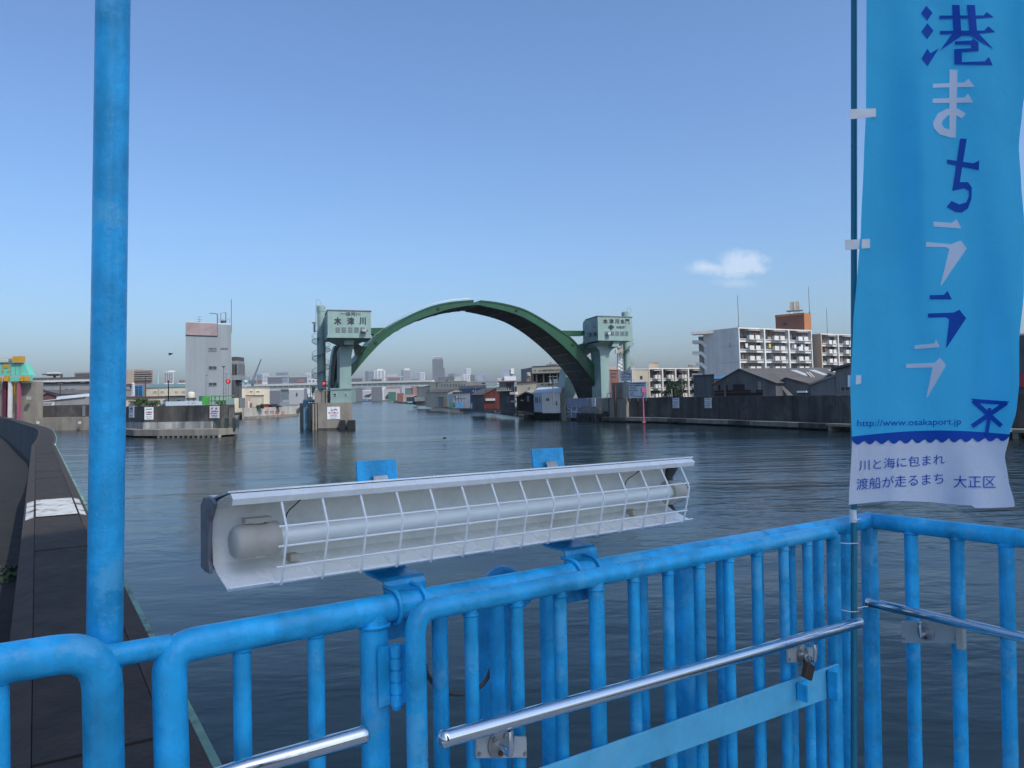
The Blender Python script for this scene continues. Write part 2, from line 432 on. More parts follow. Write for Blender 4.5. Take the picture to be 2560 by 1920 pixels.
# ================================================================== SETTING: water, land
def water_material():
    m = bpy.data.materials.new('river_water'); m.use_nodes = True
    n, l = m.node_tree.nodes, m.node_tree.links
    b = n['Principled BSDF']
    b.inputs['Base Color'].default_value = (0.005, 0.013, 0.016, 1)
    b.inputs['Specular IOR Level'].default_value = 0.3
    b.inputs['Roughness'].default_value = 0.15
    b.inputs['IOR'].default_value = 1.33
    tc = n.new('ShaderNodeTexCoord')
    def noise(sc, sx, sy, rot, det=4, ro=0.55, dist=0.0):
        mp = n.new('ShaderNodeMapping'); mp.inputs['Scale'].default_value = (sx, sy, 1); mp.inputs['Rotation'].default_value = (0, 0, rot)
        l.new(tc.outputs['Object'], mp.inputs['Vector'])
        t = n.new('ShaderNodeTexNoise'); t.inputs['Scale'].default_value = sc; t.inputs['Detail'].default_value = det
        t.inputs['Roughness'].default_value = ro; t.inputs['Distortion'].default_value = dist
        l.new(mp.outputs[0], t.inputs['Vector']); return t.outputs['Fac']
    def mm(op, a, b_):
        x = n.new('ShaderNodeMath'); x.operation = op
        for i, q in enumerate((a, b_)):
            if isinstance(q, (int, float)): x.inputs[i].default_value = q
            else: l.new(q, x.inputs[i])
        return x.outputs[0]
    small = noise(2.6, 0.55, 1.0, 0.25, 3)
    mid = noise(0.75, 0.5, 1.0, -0.15, 3, dist=0.3)
    big = noise(0.16, 0.45, 1.0, 0.1, 2)
    calm = noise(0.022, 0.35, 1.0, 0.12, 4, 0.6)          # wind lanes: ruffled and calm water
    r = n.new('ShaderNodeMapRange'); l.new(calm, r.inputs[0])
    for i, q in enumerate((0.40, 0.62, 0.16, 1.15)): r.inputs[i + 1].default_value = q
    h = mm('ADD', mm('MULTIPLY', small, 0.035), mm('ADD', mm('MULTIPLY', mid, 0.15), mm('MULTIPLY', big, 0.22)))
    h = mm('MULTIPLY', h, r.outputs[0])
    bp = n.new('ShaderNodeBump'); bp.inputs['Strength'].default_value = 1.0; bp.inputs['Distance'].default_value = 1.05
    l.new(h, bp.inputs['Height']); l.new(bp.outputs[0], b.inputs['Normal'])
    MATS['river_water'] = m
water_material()
mb = MB(); mb.face([(-3640, -140, 0), (3640, -140, 0), (3640, 3640, 0), (-3640, 3640, 0)])
struct(mb.build('river_water', 'river_water'))

def land(name, poly, z, side='concrete_wet', top='ground_grey'):
    o = MB().prism(poly, -2, z).build(name, side); struct(o)
    o.data.materials.append(MATS[top])
    for p in o.data.polygons:
        if p.normal.z > 0.5: p.material_index = 1
    return o
LZ = 2.0
rb = [xy(984, 1007), xy(1020, 1009.5), xy(1060, 1013.5), xy(1120, 1019), xy(1180, 1026), xy(1240, 1032), xy(1336, 1044.5), xy(1408, 1049), xy(1449, 1052), xy(1522, 1054),
      xy(1650, 1056), xy(1850, 1064.5), xy(2100, 1076), xy(2330, 1085), xy(2546, 1094)]
e = rb[-1]
land('right_bank', rb + [(e[0] + 90, e[1] - 95), (3600, -40), (3600, 1446), (-135, 1446)], LZ)
land('far_land', [(-3600, 1449), (3600, 1449), (3600, 3600), (-3600, 3600)], LZ)
nav0, nav1 = xy(611, 1048), xy(741, 1040)
land('left_far_bank', [(nav0[0] - 2, nav0[1] + 2), (nav1[0] - 0.5, nav1[1] + 2), xy(757, 1016.5), (-350, 1405), (-205, 1446), (-3600, 1446), (-3600, nav0[1] + 10)], LZ)
q0, q1 = xy(395, 1094), xy(578, 1092)
def W_(px, Y): return Vector((at(px, 1000, Y).x, Y))
q2 = xy(608, 1058)
QX = at(0, 1000, 180)
land('left_quay', [(-3600, 186), (QX.x, 180), W_(296, 176), W_(292, 152), W_(306, 143), W_(345, 134), (q0[0], q0[1] + 5.6), (q1[0] - 1.5, q1[1] + 5.6), (q2[0] - 1, q2[1]), (q2[0] - 12, q2[1] + 16), (-3600, 226)], LZ)

# ------------------------------------------------------------------ flood parapet at the left, near land behind it
PZ, GZ = 3.6, 0.25
R_edge = [(544, 1920), (471, 1782), (380, 1592), (301, 1434), (250, 1335), (215, 1265), (181, 1196), (145, 1108)]
L_edge = [(-16, 1920), (0, 1782), (22, 1592), (42, 1434), (54, 1335), (62, 1265), (69, 1196), (82, 1108)]
Rp = [atz(a, b, PZ) for a, b in R_edge]; Lp = [atz(a, b, PZ) for a, b in L_edge]
dirp = (Rp[-2] - Rp[0]).normalized()
Rl = [Rp[0] - dirp * 9] + [Rp[0] + dirp * (t * (Rp[-1] - Rp[0]).length) for t in (0, .1, .2, .35, .5, .75, 1)]
wv = Vector((-dirp.y, dirp.x, 0)); 
if (Lp[0] - Rp[0]).dot(wv) < 0: wv = -wv
PW = (Lp[3] - Rl[1]).dot(wv)
# the wall bends to the left past the straight run
path = [q.copy() for q in Rl]
bendp = [atz(x, y, PZ) for x, y in ((139, 1089), (126, 1070), (87, 1059.5), (36, 1046), (0, 1040), (-14, 1038.5))]
ctrl = [path[-1]] + bendp
for i in range(len(ctrl) - 1):
    p0, p1, p2, p3 = ctrl[max(i - 1, 0)], ctrl[i], ctrl[i + 1], ctrl[min(i + 2, len(ctrl) - 1)]
    for k in range(1, 5):
        t = k / 4; path.append(0.5 * ((2 * p1) + (p2 - p0) * t + (2 * p0 - 5 * p1 + 4 * p2 - p3) * t * t + (-p0 + 3 * p1 - 3 * p2 + p3) * t ** 3))
def side(path, off):
    out = []
    for i, q in enumerate(path):
        t = (path[min(i + 1, len(path) - 1)] - path[max(i - 1, 0)]).normalized()
        out.append(q + Vector((-t.y, t.x, 0)) * off)
    return out
pw = thing('flood_wall', 'dark weathered concrete flood parapet running beside the ramp on the left', 'flood wall', (path[0].x, path[0].y, 0))
def ribbon(name, offs, zs, m, parent=pw, pth=path):
    A = side(pth, offs[0]); B = side(pth, offs[1]); mb = MB()
    for i in range(len(pth) - 1):
        mb.hexa([(A[i].x, A[i].y, zs[0]), (A[i+1].x, A[i+1].y, zs[0]), (B[i+1].x, B[i+1].y, zs[0]), (B[i].x, B[i].y, zs[0]),
                 (A[i].x, A[i].y, zs[1]), (A[i+1].x, A[i+1].y, zs[1]), (B[i+1].x, B[i+1].y, zs[2] if len(zs) > 2 else zs[1]), (B[i].x, B[i].y, zs[2] if len(zs) > 2 else zs[1])])
    return mb.build(name, m, parent)
cw = PW * 0.17
ribbon('wall', (0.02, PW - 0.02), (-2, PZ - 0.06), 'parapet_face')
base_l = (Rl[-1] - Rl[0]).length
for k in range(int(base_l / 2.4)):            # separate coping slabs with open joints along the straight run
    a0_, a1_ = Rl[0] + dirp * (k * 2.4 + .012), Rl[0] + dirp * min((k + 1) * 2.4 - .012, base_l)
    ribbon('coping_slab', (cw, PW - cw), (PZ - 0.058, PZ + random.uniform(-.012, .003)), 'parapet_top', pw, [a0_, a1_])
ribbon('coping', (cw, PW - cw), (PZ - 0.058, PZ), 'parapet_top', pw, [Rl[-1]] + path[len(Rl):])
ribbon('chamfer', (0.0, cw - 0.006), (PZ - 0.058, PZ - 0.05, PZ - 0.004), 'parapet_edge')
ribbon('chamfer', (PW - cw + 0.006, PW), (PZ - 0.058, PZ - 0.004, PZ - 0.05), 'parapet_edge')
ribbon('edge_trim', (-0.05, -0.002), (PZ - 0.12, PZ - 0.05), 'green_trim')
# painted white patch across the top
s0 = (atz(200, 1243, PZ) - Rl[1]).dot(dirp); s1 = (atz(200, 1284, PZ) - Rl[1]).dot(dirp)
mk = MB()
for a, b, z in ((0.05, cw - 0.02, None), (cw + 0.015, PW - cw - 0.015, PZ + 0.007), (PW - cw + 0.02, PW - 0.03, None)):
    b0 = Rl[1] + dirp * s1; b1 = Rl[1] + dirp * s0; n = wv
    def zz(o): 
        if z: return z
        o2 = min(o, PW - o); return PZ - 0.05 + 0.046 * o2 / cw + 0.004
    mk.face([(*(b0 + n * a).xy, zz(a)), (*(b0 + n * b).xy, zz(b)), (*(b1 + n * b).xy, zz(b)), (*(b1 + n * a).xy, zz(a))])
mk.build('painted_patch', 'white_marking', pw)
fp_ = Rl[1] + dirp * ((atz(145, 1108, PZ) - Rl[1]).dot(dirp) * 0.99)
MB().cbox((fp_.x, fp_.y, PZ - 0.1), dirp * 0.5, wv * 0.02, (0, 0, .07)).build('painted_edge', 'sign_white', pw)
# land behind the parapet (also under and behind the camera)
inner = side(path, PW - 0.3)
land('near_land', [(q.x, q.y) for q in inner] + [(inner[-1].x - 30, inner[-1].y - 40), (inner[-1].x - 30, -120), (140, -120), (140, -25), (10, -9)], GZ, 'parapet_face', 'dark_soil')

# weeds on the dark ground and along the parapet
def leaf_cloud(mb, c, rx, ry, rz, n, s, jitter=0.5):
    for _ in range(n):
        while True:
            d = Vector((random.uniform(-1, 1), random.uniform(-1, 1), random.uniform(-1, 1)))
            if 0.15 < d.length < 1: break
        d = d * (0.55 + 0.45 * random.random()) / max(d.length, 0.5) if random.random() < .5 else d
        p = Vector(c) + Vector((d.x * rx, d.y * ry, d.z * rz))
        a = Vector((random.gauss(0, 1), random.gauss(0, 1), random.gauss(0, .6))).normalized()
        b = a.cross(Vector((random.gauss(0, 1), random.gauss(0, 1), random.gauss(0, 1)))).normalized()
        k = s * random.uniform(.6, 1.3)
        mb.face([p - a * k, p + b * k * .5, p + a * k, p - b * k * .5])
mb = MB()
for i in range(26):
    t = random.uniform(0, 1); q = Rl[1] + dirp * (t * 26) + wv * (PW + random.uniform(0.1, 3.5))
    leaf_cloud(mb, (q.x, q.y, GZ + .12), .4, .4, .18, 36, .09)
o = mb.build('weeds', 'bush_leaf', None, 'stuff'); tag(o, 'low dark weeds on the ground behind the flood parapet', 'weeds')

# ================================================================== LEFT QUAY
def wall_strip(mb, a, b, z0, z1, t):
    a, b = Vector((a[0], a[1], 0)), Vector((b[0], b[1], 0)); u = (b - a).normalized(); n = Vector((-u.y, u.x, 0)) * t
    mb.obox((a.x, a.y, z0), b - a, n, (0, 0, z1 - z0)); return mb
qw = thing('quay_wall', 'dark stained concrete quay wall with a low ledge below the grey tower block', 'quay wall', (q1[0], q1[1], 0))
WT = 5.05
# rounded plan of the wall
arc = [W_(290, 156), W_(302, 143.5), W_(325, 137), W_(360, 131.5), Vector((q0[0] + 1, q0[1] + 5.2)), Vector((q1[0] - 5, q1[1] + 5.2)), Vector((q1[0] - 1.6, q1[1] + 5.4))]
mb = MB()
for i in range(len(arc) - 1): wall_strip(mb, arc[i], arc[i + 1], -1, WT, 0.8)
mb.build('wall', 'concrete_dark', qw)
mb = MB()
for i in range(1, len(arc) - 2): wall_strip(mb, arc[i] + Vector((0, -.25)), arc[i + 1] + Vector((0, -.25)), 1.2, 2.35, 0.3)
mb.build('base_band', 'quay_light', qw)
led = [W_(285, 150), W_(300, 137), W_(335, 129), Vector((q0[0], q0[1])), Vector((q1[0] - 2, q1[1]))]
mb = MB()
for i in range(len(led) - 1): wall_strip(mb, led[i], led[i + 1], 0.25, 1.25, 5)
mb.build('ledge', 'concrete', qw)
for i in range(13):
    t = i / 12; p = led[3].lerp(led[4], t)
    MB().tube([(p.x, p.y + .35, -1), (p.x, p.y + .35, .26)], .28, 8).build('pile', 'concrete_pale', qw)
# side return to the right, sheltered and dark, with green rubbing timbers
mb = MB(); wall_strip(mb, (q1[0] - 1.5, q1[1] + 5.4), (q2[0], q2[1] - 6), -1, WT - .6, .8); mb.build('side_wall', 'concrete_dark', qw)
su = (Vector((q2[0], q2[1] - 6)) - Vector((q1[0] - 1.5, q1[1] + 5.4))).normalized()
for i in range(7):
    p = Vector((q1[0] - 1.1, q1[1] + 3.6)) + su * (i * 1.6) if i > 2 else Vector((q1[0] - 3.4 + i * 1.25, q1[1] + 3.8))
    MB().cbox((p.x, p.y, 1.9 + (1.2 if i > 2 else 0)), (.22, 0, 0), (0, .22, 0), (0, 0, 1.0 + (1.4 if i > 2 else 0))).build('timber', 'bright_green' if i in (3, 4) else 'sheet_pile', qw)
cf = Face(arc[4], arc[5])

def rows(face, spec, m, parent, name='text_line', off=0.04, t=0.015):   # unreadable lines of small print
    for x0, x1, y0, y1 in spec:
        o, r, u = face.rect(x0, x1, y0, y1); n = max(3, int((x1 - x0) / 1.5)); mb = MB()
        for k in range(n):
            w = random.uniform(.45, .95); hh = random.uniform(.6, 1.0)
            mb.obox(o + r * (k / n) + face.n * off, r * (w / n), u * hh, face.n * t)
        mb.build(name, m, parent, 'stuff')
def board(name, label, face, x0, x1, y0, y1, m='sign_white', group=None, off=0.05):
    o, r, u = face.rect(x0, x1, y0, y1)
    t = thing(name, label, 'sign', o + r / 2, group)
    MB().obox(o + face.n * off, r, u, face.n * 0.05).build('panel', m, t)
    for fr in (.2, .76): MB().obox(o + face.n * (off - .12) + r * fr, r * .04, u, face.n * .12).build('batten', 'dull_steel', t)
    return t
OFF = 0.115
s = board('notice_board', 'white notice board with faded red lettering at the right end of the left quay wall', cf, 524, 549, 1015, 1045)
rows(cf, [(529, 534, 1018, 1023), (540, 545, 1018, 1023), (529, 547, 1026, 1030)], 'ink_fade', s, off=OFF)
rows(cf, [(529, 546, 1038, 1039.5), (531, 544, 1041, 1042.5)], 'ink', s, off=OFF)
cf.slab(527, 544, 1033, 1034.6, 'ink_red', s, 'arrow_bar', .02, OFF); cf.slab(524.2, 525.5, 1016, 1044, 'ink_red', s, 'stripe', .02, OFF)
cfl = Face(arc[3], arc[4])
s = board('notice_board', 'white notice board with red line on the curved quay wall, left of the factory annex', cfl, 362, 384, 1018, 1049)
rows(cfl, [(365, 381, 1021, 1024)], 'ink', s, off=OFF); rows(cfl, [(365, 382, 1028, 1032.5)], 'ink_fade', s, off=OFF)
cfl.slab(366, 380, 1035, 1036.8, 'ink', s, 'arrow_bar', .02, OFF); rows(cfl, [(365, 381, 1041, 1042.5), (367, 379, 1045, 1046.3)], 'ink', s, off=OFF)
cf0 = Face(arc[1], arc[2])
s = board('notice_board', 'narrow white notice board at the bend of the quay wall', Face(W_(300, 140.5), W_(345, 134)), 324, 336, 1015, 1044)
rows(Face(W_(300, 140.5), W_(345, 134)), [(327, 333, 1018, 1024), (326, 334, 1028, 1030), (327, 333, 1038, 1040)], 'ink', s, off=OFF)

# hoist frames and plants on the quay wall
hp = at(545, 1014, q1[1] + 8)
t = thing('sluice_hoist', 'bright green steel hoist frames standing on the end of the left quay wall', 'hoist', (hp.x, hp.y, WT))
hf = Face((-100, q1[1] + 8), (0, q1[1] + 8))
for x0, x1, y0, y1, m in ((508, 524, 993, 1012, 'bright_green'), (568, 586, 996, 1013, 'tower_green'), (500, 508, 990, 1003, 'tarp_green')):
    hf.slab(x0, x1, y0, y1, m, t, 'panel', .5)
for x in (528, 537, 548, 558): hf.slab(x, x + 2.2, 991, 1014, 'bright_green', t, 'post', .2)
hf.slab(500, 586, 989, 991.6, 'bright_green', t, 'beam', .25); hf.slab(524, 570, 1001, 1003, 'tarp_green', t, 'rail', .2)

# ------------------------------------------------------------------ grey tower block
def block(name, label, cat, px0, px1, yt, Y0, Y1=None, D=10, zb=LZ, m='grey_wall', roof=None, group=None, ov=0.2, rt=0.25, wallname='wall'):
    Y1 = Y1 or Y0
    A, B = at(px0, yt, Y0), at(px1, yt, Y1); B2 = Vector((B.x, B.y, A.z))
    fc = Face((A.x, A.y), (B.x, B.y)); n = -fc.n
    t = thing(name, label, cat, ((A.x + B.x) / 2, (A.y + B.y) / 2, zb), group)
    n = ((A + B) / 2 - O); n.z = 0; n.normalize()
    b = [A.xy, B.xy, (B + n * D).xy, (A + n * D).xy]
    MB().prism(b, zb - .5, A.z).build(wallname, m, t)
    if roof:
        c = sum((Vector(q) for q in b), Vector((0, 0))) / 4
        b2 = [Vector(q) + (Vector(q) - c).normalized() * ov for q in b]
        MB().prism(b2, A.z + .004, A.z + rt).build('roof', roof, t)
    t['z'] = A.z
    return t, fc, A.z, b
T, tf, tz, tb = block('office_tower', 'tall plain grey concrete block with few small windows above the left quay', 'building', 464, 578, 808, 155, 161, 16, m='bldg_grey')
tf.slab(465, 543, 807, 838, 'bldg_pinkish', T, 'upper_panel', .1); tf.slab(463.5, 543.5, 838, 839.4, 'roof_dark', T, 'ledge', .2); tf.slab(543, 544, 806, 838, 'roof_dark', T, 'joint', .12)
tf.slab(464, 578, 806.5, 808.2, 'white_wall', T, 'coping', .1, -.2)
for x0, x1, y0, y1, pn in ((521, 542, 869, 878, 'window_grey'), (551, 570, 869, 873.5, 'window_grey'), (521, 542, 915, 924, 'window_dark'), (521, 542, 956, 965, 'window_dark')):
    tf.window(x0, x1, y0, y1, T, 'bldg_grey', pn, 1)
# stacked balconies on its right flank
sfc = Face((tb[1].x + 2.6, tb[1].y + 3), (tb[1].x + 8, tb[1].y + 3))
for (x0, x1, y0, y1, m) in ((579, 594, 892, 902, 'roof_dark'), (579, 595, 902, 909, 'bldg_grey'), (579, 596, 909, 938, 'corrugated'), (579, 597, 938, 950, 'bldg_grey'), (579, 588, 950, 995, 'dark_wall')):
    sfc.slab(x0, x1, y0, y1, m, T, 'balcony', -4)
sfc.slab(582, 584, 911, 936, 'window_dark', T, 'window', .1); sfc.slab(587, 592, 911, 936, 'window_dark', T, 'window', .1)
def rod(face, pts, r, m, parent, name='pole', seg=6):
    return MB().tube([face.p(*q) for q in pts], r, seg).build(name, m, parent)
bf = Face((tb[0].x, tb[0].y + 5), (tb[1].x, tb[1].y + 5))
rod(tf, [(578.5, 832), (578.3, 748)], .07, 'pole_grey', T, 'lightning_rod')
rod(bf, [(543.5, 808), (543.5, 784)], .11, 'pole_grey', T, 'antenna_mast'); rod(bf, [(543.5, 784.5), (524, 783)], .10, 'pole_grey', T, 'antenna_arm')
rod(bf, [(564.5, 807), (564.5, 781)], .10, 'pole_grey', T, 'antenna_mast'); rod(bf, [(552, 807), (552, 783)], .06, 'pole_grey', T, 'antenna_mast'); rod(bf, [(551, 783), (565, 781)], .05, 'pole_grey', T, 'antenna_arm')
for y in (792, 798.5, 804): rod(bf, [(491, y), (505, y)], .04, 'pole_grey', T, 'antenna_element')
rod(bf, [(498, 791), (498, 808)], .04, 'pole_grey', T, 'antenna_mast')
for x in (548, 556, 574): rod(bf, [(x, 808), (x, 797)], .035, 'pole_grey', T, 'rail_post')
rod(bf, [(548, 797.5), (574, 797.5)], .035, 'pole_grey', T, 'roof_rail'); bf.slab(552, 562, 802, 807.5, 'roof_dark', T, 'roof_unit', 1)

# low things in front of the tower block
lf = Face((-80, 150), (0, 150))
t = thing('water_tank', 'cream drum water tank on a stand in front of the grey tower block', 'tank', at(478, 1000, 150))
c = lf.p(478, 994); rr = (lf.p(487, 990) - lf.p(469, 990)).length / 2
MB().lathe((c.x, c.y, c.z), [(rr, 0), (rr, lf.p(478, 983).z - c.z), (rr * .8, lf.p(478, 981).z - c.z), (rr * .3, lf.p(478, 979).z - c.z)], 18).build('drum', 'cream', t)
for dx in (-.7, .7): MB().tube([(c.x + dx * rr, c.y, c.z), (c.x + dx * rr, c.y, LZ)], .12, 6).build('leg', 'roof_dark', t)
MB().cbox((c.x, c.y, c.z - .25), (rr, 0, 0), (0, rr, 0), (0, 0, .2)).build('stand', 'roof_dark', t)
t, f2, z2, b2 = block('site_fence', 'pale site hoarding on the quay between the factory and the hoist frames', 'fence', 414, 512, 1004, 146, 146, .3, zb=LZ, m='roof_light')
for x in (470, 480, 485): f2.slab(x, x + 2, 1007, 1009, 'ink', t, 'mark', .03)
for x0, x1 in ((414, 462), (470, 512)): pass
# mast, signal, lamp posts beside the tower
def pole_thing(name, label, cat, px, y0, y1, Y, r=.1, m='pole_grey', group=None):
    a, b = at(px, y1, Y), at(px, y0, Y)
    t = thing(name, label, cat, (a.x, a.y, a.z), group)
    MB().tube([(a.x, a.y, a.z), (a.x, a.y, b.z)], [r, r * .7], 8).build('pole', m, t)
    return t, Vector((a.x, a.y, b.z))
t, p = pole_thing('signal_mast', 'slim grey lattice mast with lamp head in front of the grey tower block', 'mast', 559, 918, 1012, 138, .09)
for k in range(9): MB().tube([(p.x + .0, p.y, 5.5 + k * .7), (p.x + .45, p.y, 5.85 + k * .7)], .03, 5).build('brace', 'pole_grey', t)
MB().tube([(p.x + .45, p.y, WT), (p.x + .45, p.y, p.z - 1)], .05, 6).build('rail', 'pole_grey', t)
MB().lathe((p.x, p.y, p.z), [(.2, 0), (.35, .15), (.15, .35)], 10).build('lamp_head', 'pole_grey', t)
MB().tube([(p.x + .9 + .5 * math.cos(a), p.y, p.z - 1.6 + .5 * math.sin(a)) for a in [k * .7 for k in range(9)]], .03, 5, closed=True).build('guard_hoop', 'pole_grey', t)
t, p = pole_thing('signal_light', 'lit red navigation signal on a post at the left quay', 'signal light', 571, 954, 1012, 135, .06)
MB().lathe((p.x, p.y + .05, p.z), [(.0, -.1), (.33, -.1), (.36, 0), (.36, .25)], 14, (0, -1, 0)).build('lamp_housing', 'fender_black', t)
MB().lathe((p.x, p.y - .21, p.z), [(.24, 0), (.18, .06), (.05, .09)], 14, (0, -1, 0)).build('lens', 'signal_red', t)
for px, y0, Y, lb in ((515, 938, 139, 'thin bare light pole in front of the tower block, left of the lattice mast'), (600, 958, 150, 'thin street light pole just right of the grey tower block')):
    t, p = pole_thing('light_pole', lb, 'pole', px, y0, 1012, Y, .06); MB().cbox((p.x + .12, p.y, p.z), (.2, 0, 0), (0, .1, 0), (0, 0, .06)).build('lamp_head', 'pole_grey', t)

# bushes on the quay
def bush(name, label, px, py, Y, rx, rz, n=420, s=.22, m='bush_leaf', trunk=True, cat='bush'):
    c = at(px, py, Y); t = thing(name, label, cat, (c.x, c.y, LZ))
    mb = MB()
    for k in range(7):
        a = random.uniform(0, 6.28); q = Vector((c.x + math.cos(a) * rx * random.uniform(.1, .65), c.y + math.sin(a) * rx * .5, c.z + random.uniform(-.45, .5) * rz))
        leaf_cloud(mb, q, rx * random.uniform(.3, .5), rx * .4, rz * random.uniform(.3, .5), n // 7, s)
    mb.build('crown', m, t)
    if trunk:
        mb = MB().tube([(c.x, c.y, LZ - .3), (c.x + .1, c.y, (LZ + c.z) / 2), (c.x, c.y, c.z)], [.22, .16, .07], 7)
        for k in range(4):
            a = k * 1.6; mb.tube([(c.x, c.y, (LZ + c.z) / 2), (c.x + math.cos(a) * rx * .5, c.y + math.sin(a) * rx * .3, c.z + rz * .3)], [.09, .03], 5)
        mb.build('trunk', 'bark', t)
    return t
bush('tree', 'small dark green tree behind the quay wall, just right of the blue pole', 349, 1004, 150, 1.5, 1.3, m='leaf_light', cat='tree')
bush('tree', 'low spreading shrub by the telegraph poles on the left quay', 382, 1006, 150, 1.7, .8, 300, m='leaf_light', cat='shrub')
bush('shrub', 'ragged shrub growing beside the green hoist frames', 556, 1008, 137, 1.2, .7, 260, m='leaf_light', trunk=False, cat='shrub')

# ------------------------------------------------------------------ turquoise lock gate at the far left
gf = Face((-140, 172), (-60, 172))
def gs(x0, x1, y0, y1, m, name, t=1.0, off=0): return gf.slab(x0, x1, y0, y1, m, LG, name, t, off)
LG = thing('lock_gate', 'turquoise and yellow steel lock gate with a yellow character at the left edge', 'lock gate', at(20, 1030, 172))
MB().extrude([gf.p(-80, 906), gf.p(60, 907), gf.p(74, 938), gf.p(-80, 937)], (0, 2.2, 0)).build('girder', 'turquoise', LG)
for x in (5.5, 27, 39, 51): gs(x, x + .8, 908, 937, 'roof_teal', 'rib', .12)
gs(-80, 62, 905, 907, 'tower_green', 'flange', .3)
gf.text('門', 7.5, 25, 911, 930, 'yellow_paint', LG, .03, .12)
gs(35, 59, 891, 906, 'yellow_paint', 'walkway_box', 1.2, -.6); gs(24, 35, 897, 904, 'dull_steel', 'winch', .8, -.4)
for y in (892, 896, 901): gs(-80, 36, y, y + 1, 'cream', 'handrail', .06)
for x in (-8, 4, 14, 24): gs(x, x + .8, 892, 905, 'cream', 'handrail_post', .06)
gs(16, 28, 940, 953, 'yellow_paint', 'bearing', 1.0); gs(31, 82, 941, 953.5, 'turquoise', 'lower_beam', .8); gs(68, 81, 941, 953, 'yellow_paint', 'bearing', 1.1); gs(56, 66, 941, 953, 'yellow_paint', 'bearing', 1.0); gs(-60, 5, 944, 954, 'yellow_paint', 'bearing', 1)
gs(6, 13.5, 946, 1046, 'maroon', 'guide_post', .5, -.6); gs(24, 31.5, 954, 1044, 'white_wall', 'drain_pipe', .6)
gs(47, 53, 954, 1052, 'dusty_pink', 'guide_post', .6)
MB().extrude([gf.p(-60, 954), gf.p(82, 953), gf.p(80, 1060), gf.p(-60, 1060)], (0, 3, 0)).build('pier', 'concrete', LG).location = (0, .9, 0)
for x in (38, 45.5): gs(x, x + .9, 950, 1010 if x > 40 else 985, 'yellow_paint', 'ladder_rail', .15, .3)
for k in range(14): gs(38, 46.4, 952 + k * 4.2, 952.8 + k * 4.2, 'yellow_paint', 'rung', .1, .3)
gs(71, 79, 991, 999, 'concrete_pale', 'control_box', .6, .1)
# wall and boards to the right of the lock gate
lw = Face((at(40, 1000, 180).x, 180), (at(300, 1000, 176).x, 176))
W2 = thing('quay_wall', 'dark canal-mouth wall between the turquoise lock gate and the blue pole', 'quay wall', at(150, 1060, 179))
MB().obox((at(-60, 1000, 181).x, 181, -1), (at(300, 1000, 176).x - at(-60, 1000, 181).x, -5, 0), (0, .9, 0), (0, 0, 1 + at(150, 1013, 179).z)).build('wall', 'concrete_dark', W2)
MB().obox((at(56, 1000, 174).x, 174.6, -1), (at(300, 1000, 171).x - at(56, 1000, 174).x, -3.5, 0), (0, 5, 0), (0, 0, 1 + at(150, 1044, 173).z)).build('ledge', 'concrete', W2)
lw.slab(209, 216, 1014, 1040, 'dull_steel', W2, 'ladder', .1, .3)
for px, w in ((94.5, 5), (199, 4)):
    p = at(px, 1057, 171.5); MB().cbox((p.x, p.y, p.z), (.25, 0, 0), (0, .2, 0), (0, 0, .22)).lathe((p.x, p.y, p.z + .2), [(.3, 0), (.3, .12)], 10).build('bollard', 'white_wall', W2)
s = board('notice_board', 'large white notice board with many lines of print left of the blue pole', lw, 77, 136, 1005, 1037)
rows(lw, [(80, 133, 1006.6, 1008.6), (80, 130, 1010, 1012), (80, 98, 1013.8, 1015), (119, 133, 1013.8, 1015), (80, 104, 1017.3, 1018.8), (122, 133, 1017.3, 1018.8), (80, 114, 1021, 1022.6), (120, 133, 1021, 1022.6), (80, 106, 1024.7, 1026), (80, 95, 1028.2, 1029.6), (80, 104, 1032.8, 1034), (111, 132, 1032.5, 1034.5)], 'ink', s, off=OFF)
sf = Face((-140, 182.5), (-60, 182.5))
t = thing('warning_sign', 'tall narrow red and white sign behind the canal wall, next to the lock gate', 'sign', sf.p(92, 1002))
sf.slab(87.5, 97, 971, 1001, 'ink_red', t, 'panel', .12); 
for y0, y1 in ((973, 978), (979, 985), (986, 990), (991.5, 999)): sf.slab(89.5, 95, y0, y1, 'sign_white', t, 'character_patch', .06, .13)
rod(sf, [(92, 1014), (92, 1001)], .1, 'pole_grey', t)

# ================================================================== THE ARCH FLOOD GATE
WD = Vector((-0.343, 0.939, 0))
P1, P2 = at(862, 975, 147), at(1490, 975, 166)
an = Vector((-(P2.y - P1.y), P2.x - P1.x, 0)).normalized()
AF = lambda px, py: onp(px, py, P1, an)
AW = Vector((-3.8, 10.4, 0))
left_pairs = [((836, 972), (848, 988)), ((856, 938), (868, 954)), ((878, 912), (892, 922)), ((898, 892), (912, 898)), ((921, 865), (936, 872)), ((939, 843), (955, 853)), ((966, 822), (981, 833)), ((991, 806), (1003, 820)),
              ((1031, 784), (1040, 801)), ((1079, 765), (1084, 785)), ((1124, 755), (1127, 772)), ((1160, 751.3), (1162, 765.5)), ((1184, 750), (1184, 763))]
right_pairs = [((1201, 750.5), (1201, 764)), ((1234, 754), (1232, 770)), ((1275, 762), (1270, 779.5)), ((1316, 775), (1308, 793.5)), ((1361, 800), (1350, 818)), ((1401, 825), (1385, 845)), ((1429, 845), (1411, 868)),
               ((1449, 867), (1430, 887)), ((1469, 892), (1450, 909)), ((1485, 912), (1466, 929)), ((1500, 940), (1482, 952)), ((1512, 975), (1496, 985)), ((1518, 1000), (1503, 1004))]
